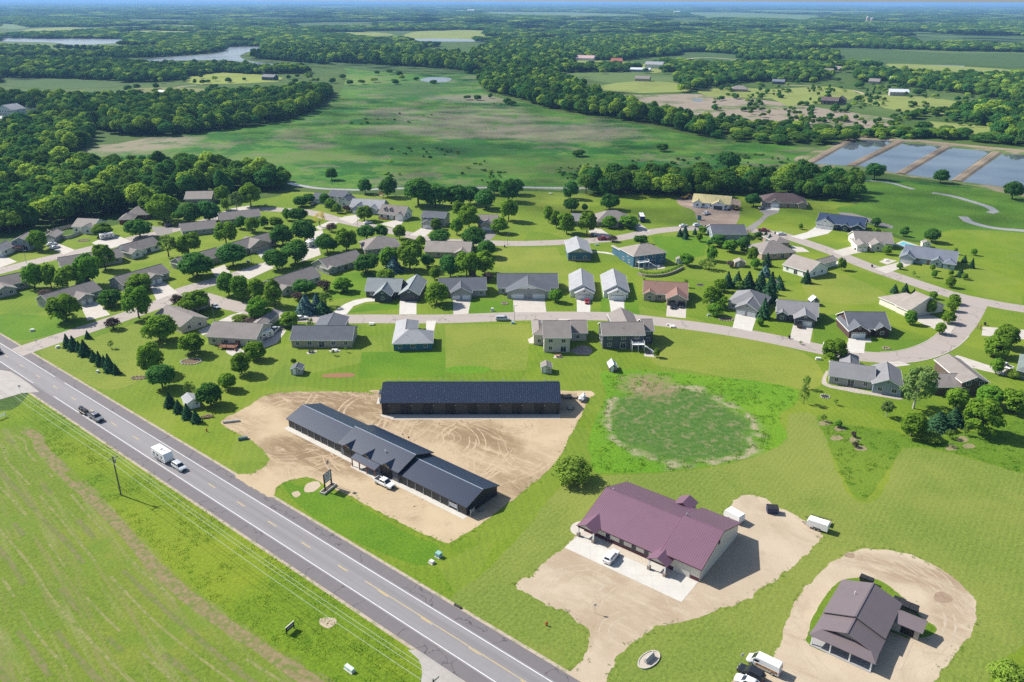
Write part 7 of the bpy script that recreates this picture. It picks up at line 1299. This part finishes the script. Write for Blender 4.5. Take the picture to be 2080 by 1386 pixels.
def scatter(name, label, P_, sources, choose=None):
    """one mass: points carrying size and turn, leaves and trunks instanced on them"""
    P_ = np.array(P_); n = len(P_); m = bpy.data.meshes.new(name); m.from_pydata([(a, b, 0) for a, b in P_[:, :2]], [], [])
    a = m.attributes.new('scl', 'FLOAT_VECTOR', 'POINT'); a.data.foreach_set('vector', np.stack([P_[:,2]/8.6, P_[:,2]/8.6, P_[:,3]/10], 1).astype(np.float32).ravel())
    a = m.attributes.new('rot', 'FLOAT', 'POINT'); a.data.foreach_set('value', rng.uniform(0, 6.28, n).astype(np.float32))
    a = m.attributes.new('pick', 'INT', 'POINT'); a.data.foreach_set('value', (np.array([choose(q[0], q[1]) for q in P_]) if choose else rng.integers(0, len(sources), n)).astype(np.int32))
    o = link(name, m); ng = bpy.data.node_groups.new(name, 'GeometryNodeTree'); ng.interface.new_socket('Geometry', in_out='INPUT', socket_type='NodeSocketGeometry'); ng.interface.new_socket('Geometry', in_out='OUTPUT', socket_type='NodeSocketGeometry')
    gi, go = ng.nodes.new('NodeGroupInput'), ng.nodes.new('NodeGroupOutput'); jn = ng.nodes.new('GeometryNodeJoinGeometry'); L_ = ng.links
    for s in sources:
        oi = ng.nodes.new('GeometryNodeObjectInfo'); oi.transform_space = 'ORIGINAL'; oi.inputs['Object'].default_value = s; oi.inputs['As Instance'].default_value = True; L_.new(oi.outputs['Geometry'], jn.inputs[0])
    ip = ng.nodes.new('GeometryNodeInstanceOnPoints'); ip.inputs['Pick Instance'].default_value = True
    def attr(nm, typ): q = ng.nodes.new('GeometryNodeInputNamedAttribute'); q.data_type = typ; q.inputs['Name'].default_value = nm; return q.outputs['Attribute']
    L_.new(gi.outputs[0], ip.inputs['Points']); L_.new(jn.outputs[0], ip.inputs['Instance']); L_.new(attr('pick', 'INT'), ip.inputs['Instance Index']); L_.new(attr('scl', 'FLOAT_VECTOR'), ip.inputs['Scale'])
    cx_ = ng.nodes.new('ShaderNodeCombineXYZ'); L_.new(attr('rot', 'FLOAT'), cx_.inputs['Z']); L_.new(cx_.outputs[0], ip.inputs['Rotation']); L_.new(ip.outputs[0], go.inputs[0])
    md = o.modifiers.new('scatter', 'NODES'); md.node_group = ng; return tag(o, label, kind='stuff')
wood_src = [o for o in scene.objects if o.name.startswith('crown') and o.parent and o.parent.name.startswith('wood_tree')]
seen = {}; 
for o in wood_src: seen.setdefault(o.data.name, o)
wsrc = list(seen.values())
scatter('woodland', 'distant woods spreading to the horizon', rest, wsrc)
# ------------------------------------------------------------------ tall grass, weeds and reeds
def tuft(name, mat, n, h, spread, wid, seed):
    rg = np.random.default_rng(seed); a = rg.uniform(0,6.28,n); r = spread*rg.uniform(0,1,n)**.5; z = h*(1-(r/spread)**2*.7)*rg.uniform(.45,1.0,n)
    nr = np.stack([np.cos(a)*r/spread*.7, np.sin(a)*r/spread*.7, np.full(n,1.0)], 1)+rg.normal(0,.32,(n,3)); return leaf_mesh(name, quads(np.stack([r*np.cos(a), r*np.sin(a), z], 1), nr, wid, rg), mat)
def grass_mass(name, label, polys, spacing, mats, h, hole=None, jitter=.5, wid=.17, n=30, spread=.95, dens=None, choose=None):
    P_ = []
    for poly in polys:
        w = [(p.x, p.y) for p in pxs(poly)]; xs = [p[0] for p in w]; ys = [p[1] for p in w]
        for gy in np.arange(min(ys), max(ys), spacing):
            for gx in np.arange(min(xs), max(xs), spacing):
                x, y = gx+rg.uniform(-.5,.5)*spacing, gy+rg.uniform(-.5,.5)*spacing
                if not inside((x, y), w) or (hole and hole(x, y)): continue
                if dens and mnoise.noise((x*dens, y*dens, 2)) < -.05: continue
                k = rg.uniform(.7,1.4); P_.append((x, y, 8.6*k, 10*k*rg.uniform(.7,1.2)))
    hol = []
    for i, mt in enumerate(mats):          # the first tufts are real objects of the mass; the rest are copies of them
        q = link('grass_tuft', tuft('grass_tuft', mt, n, h, spread, wid, i+5)); x, y, s, z = P_[i*7]; q.location = (x, y, 0); q['kind'] = 'stuff'; q['label'] = label; hol.append(q)
    scatter(name, label, P_, hol, choose)
gl = [leaf_mat('grass_blade_a', (.105,.240,.016), (.150,.285,.022), trans=.5), leaf_mat('grass_blade_b', (.150,.255,.022), (.200,.290,.032), trans=.5), leaf_mat('grass_blade_c', (.085,.230,.014), (.120,.270,.018), trans=.5)]
straw = leaf_mat('straw_blade', (.26,.22,.13), (.34,.29,.18), trans=.2)
pc = G(1380,858); inner = lambda x, y: (x-pc.x)**2+(y-pc.y)**2 < 20**2
grass_mass('basin_grass', 'lush tall grass ringing the basin', [BASIN], 1.7, gl, .26, inner, n=18, spread=.8, wid=.12, dens=.2)
grass_mass('weed_grass', 'tall weeds on the slope below the houses', WEEDS, 1.9, gl, .26, n=18, spread=.8, wid=.12, dens=.2)
grass_mass('verge_tall_grass', 'long grass in the ditch beside the highway', [[(60,812),(100,825),(260,930),(420,1040),(600,1160),(760,1268),(830,1325),(845,1350),(835,1420),(700,1420),(640,1362),(560,1312),(450,1238),(330,1135),(250,1052),(160,965),(100,908),(85,880)]], 1.5, gl, .16, n=22, spread=.8, wid=.08, dens=.12)
# weeds creeping over the edges of the gravel
ep = []
for nm_ in ('storage_lot', 'gravel_lot', 'gravel_loop', 'grass_island'):
    for pl in OUTLINE.get(nm_, []):
        for p in pl:
            if mnoise.noise((p.x*.12, p.y*.12, 4)) < .02: continue
            for _ in range(1): k = rg.uniform(.2,.6); ep.append((p.x+rg.normal(0,.55), p.y+rg.normal(0,.55), 8.6*k, 10*k))
ep = [q for q in ep if abs((Vector(q[:2])-H0).dot(HN)) > 7.2]
gt = [o for o in scene.objects if o.name.startswith('grass_tuft')][:3]
scatter('edge_weeds', 'weeds along the gravel edges', ep, gt)
# scattered bushes in the marsh and on the far right slope
mb = []; MARSH_IN = [(p.x, p.y) for p in pxs([(330,300),(520,268),(650,225),(700,185),(960,178),(1060,222),(1400,290),(1600,310),(1620,345),(1200,378),(760,378),(600,368),(440,335)])]
for x, y in [(948,203),(970,204),(996,200),(1040,215),(1030,212),(1175,318),(1345,308),(845,163),(880,170),(800,168),(760,168),(735,172)]: p = G(x, y); mb.append((p.x, p.y, 9*rg.uniform(.7,1.4), 6*rg.uniform(.8,1.3)))
for i in range(900):
    x, y = rg.uniform(1450,2080), rg.uniform(172,262)
    if mnoise.noise((x*.02, y*.05, 6)) < -.02: continue
    x, y = x, y; p = G(x, y); mb.append((p.x, p.y, rg.uniform(3,8), rg.uniform(2.5,7)))
for i in range(60):
    x = rg.uniform(1440,1900); p = G(x, 262+ (x-1440)*.045+rg.uniform(-6,10)); mb.append((p.x, p.y, rg.uniform(5,10), rg.uniform(4,8)))
for i in range(50): x, y = rg.uniform(270,660), rg.uniform(150,200); p = G(x, y); mb.append((p.x, p.y, rg.uniform(6,12), rg.uniform(5,9)))
for i in range(1500):
    x, y = rg.uniform(330,1650), rg.uniform(175,375); p = G(x, y)
    if mnoise.noise((p.x*.008, p.y*.008, 9))+.5*mnoise.noise((p.x*.03, p.y*.03, 2)) < .30 or not inside((p.x, p.y), MARSH_IN): continue
    mb.append((p.x, p.y, rg.uniform(1.5,4), rg.uniform(.8,2.2)))
scatter('scrub', 'loose bushes dotted over the far slopes and marsh', [q for q in mb], wsrc)
# ------------------------------------------------------------------ clouds that shade the middle distance
cloud_m = NT('cloud_white'); cm = cloud_m.done((.85,.86,.88), 1.0, 0.0)
def cloud(poly, label, cover=.5, zc=1500.0, sp=46, seed=1):
    w = [(p.x, p.y) for p in pxs(poly)]; r_ = np.random.default_rng(seed); sh = SUNV*(zc/SUNV.z); xs = [p[0] for p in w]; ys = [p[1] for p in w]; b = bmesh.new(); bmesh.ops.create_icosphere(b, subdivisions=1, radius=1.0); base = np.array([v.co[:] for v in b.verts]); fc = [tuple(v.index for v in f.verts) for f in b.faces]; b.free(); V = []; F_ = []
    ns = sp
    for gy in np.arange(min(ys), max(ys), ns):
        for gx in np.arange(min(xs), max(xs), ns):
            x, y = gx+r_.uniform(-.5,.5)*ns, gy+r_.uniform(-.5,.5)*ns
            if not inside((x, y), w) or r_.uniform() > .95: continue
            if mnoise.noise((x*.004, y*.004, seed)) < -.42: continue
            rad = ns*.56*math.sqrt(cover)*r_.uniform(.7,1.25); q = base*np.array([rad, rad, rad*.5])*r_.uniform(.8,1.2,(len(base),1))+np.array([x+sh.x, y+sh.y, zc+r_.uniform(-20,60)]); o_ = len(V); V += [tuple(v) for v in q]; F_ += [tuple(i+o_ for i in f) for f in fc]
    m = bpy.data.meshes.new('cloud'); m.from_pydata(V, [], F_); m.materials.append(cm); tag(link('cloud', m), label, kind='stuff')
cloud([(640,200),(900,205),(1150,205),(1300,232),(1500,258),(1760,285),(2200,330),(2300,470),(1800,452),(1560,450),(1400,456),(1200,450),(1060,430),(900,395),(760,370),(560,330),(450,300),(420,285),(520,255)], 'broad cloud over the marsh and pond', .42, 1500, 15, 2)
cloud([(-150,205),(300,207),(430,212),(640,190),(670,205),(560,250),(420,268),(250,275),(-150,235)], 'cloud over the left woods', .42, 1500, 17, 3)
cloud([(-150,115),(400,115),(700,108),(960,120),(1130,150),(1280,205),(1080,215),(960,170),(700,135),(480,150),(-150,165)], 'cloud over the river woods', .42, 1500, 26, 4)
cloud([(-300,30),(500,34),(1000,60),(1400,75),(1900,78),(2300,110),(2300,95),(1800,60),(1100,45),(600,24),(-300,20)], 'far bank of cloud', .5, 1700, 190, 5)
# ------------------------------------------------------------------ haze: one box of even air
hb = MB().box(-95000, 95000, -4000, 95000, -1.0, 113.0); hz = NT('haze_air'); hz.n.remove(hz.b); pv = hz.node('ShaderNodeVolumePrincipled'); pv.inputs['Color'].default_value = (.28,.55,.97,1); pv.inputs['Density'].default_value = 7.0e-5; pv.inputs['Anisotropy'].default_value = .1
hz.l.new(pv.outputs[0], hz.n['Material Output'].inputs['Volume']); ho = hb.build('haze', hz.m); tag(ho, kind='stuff')
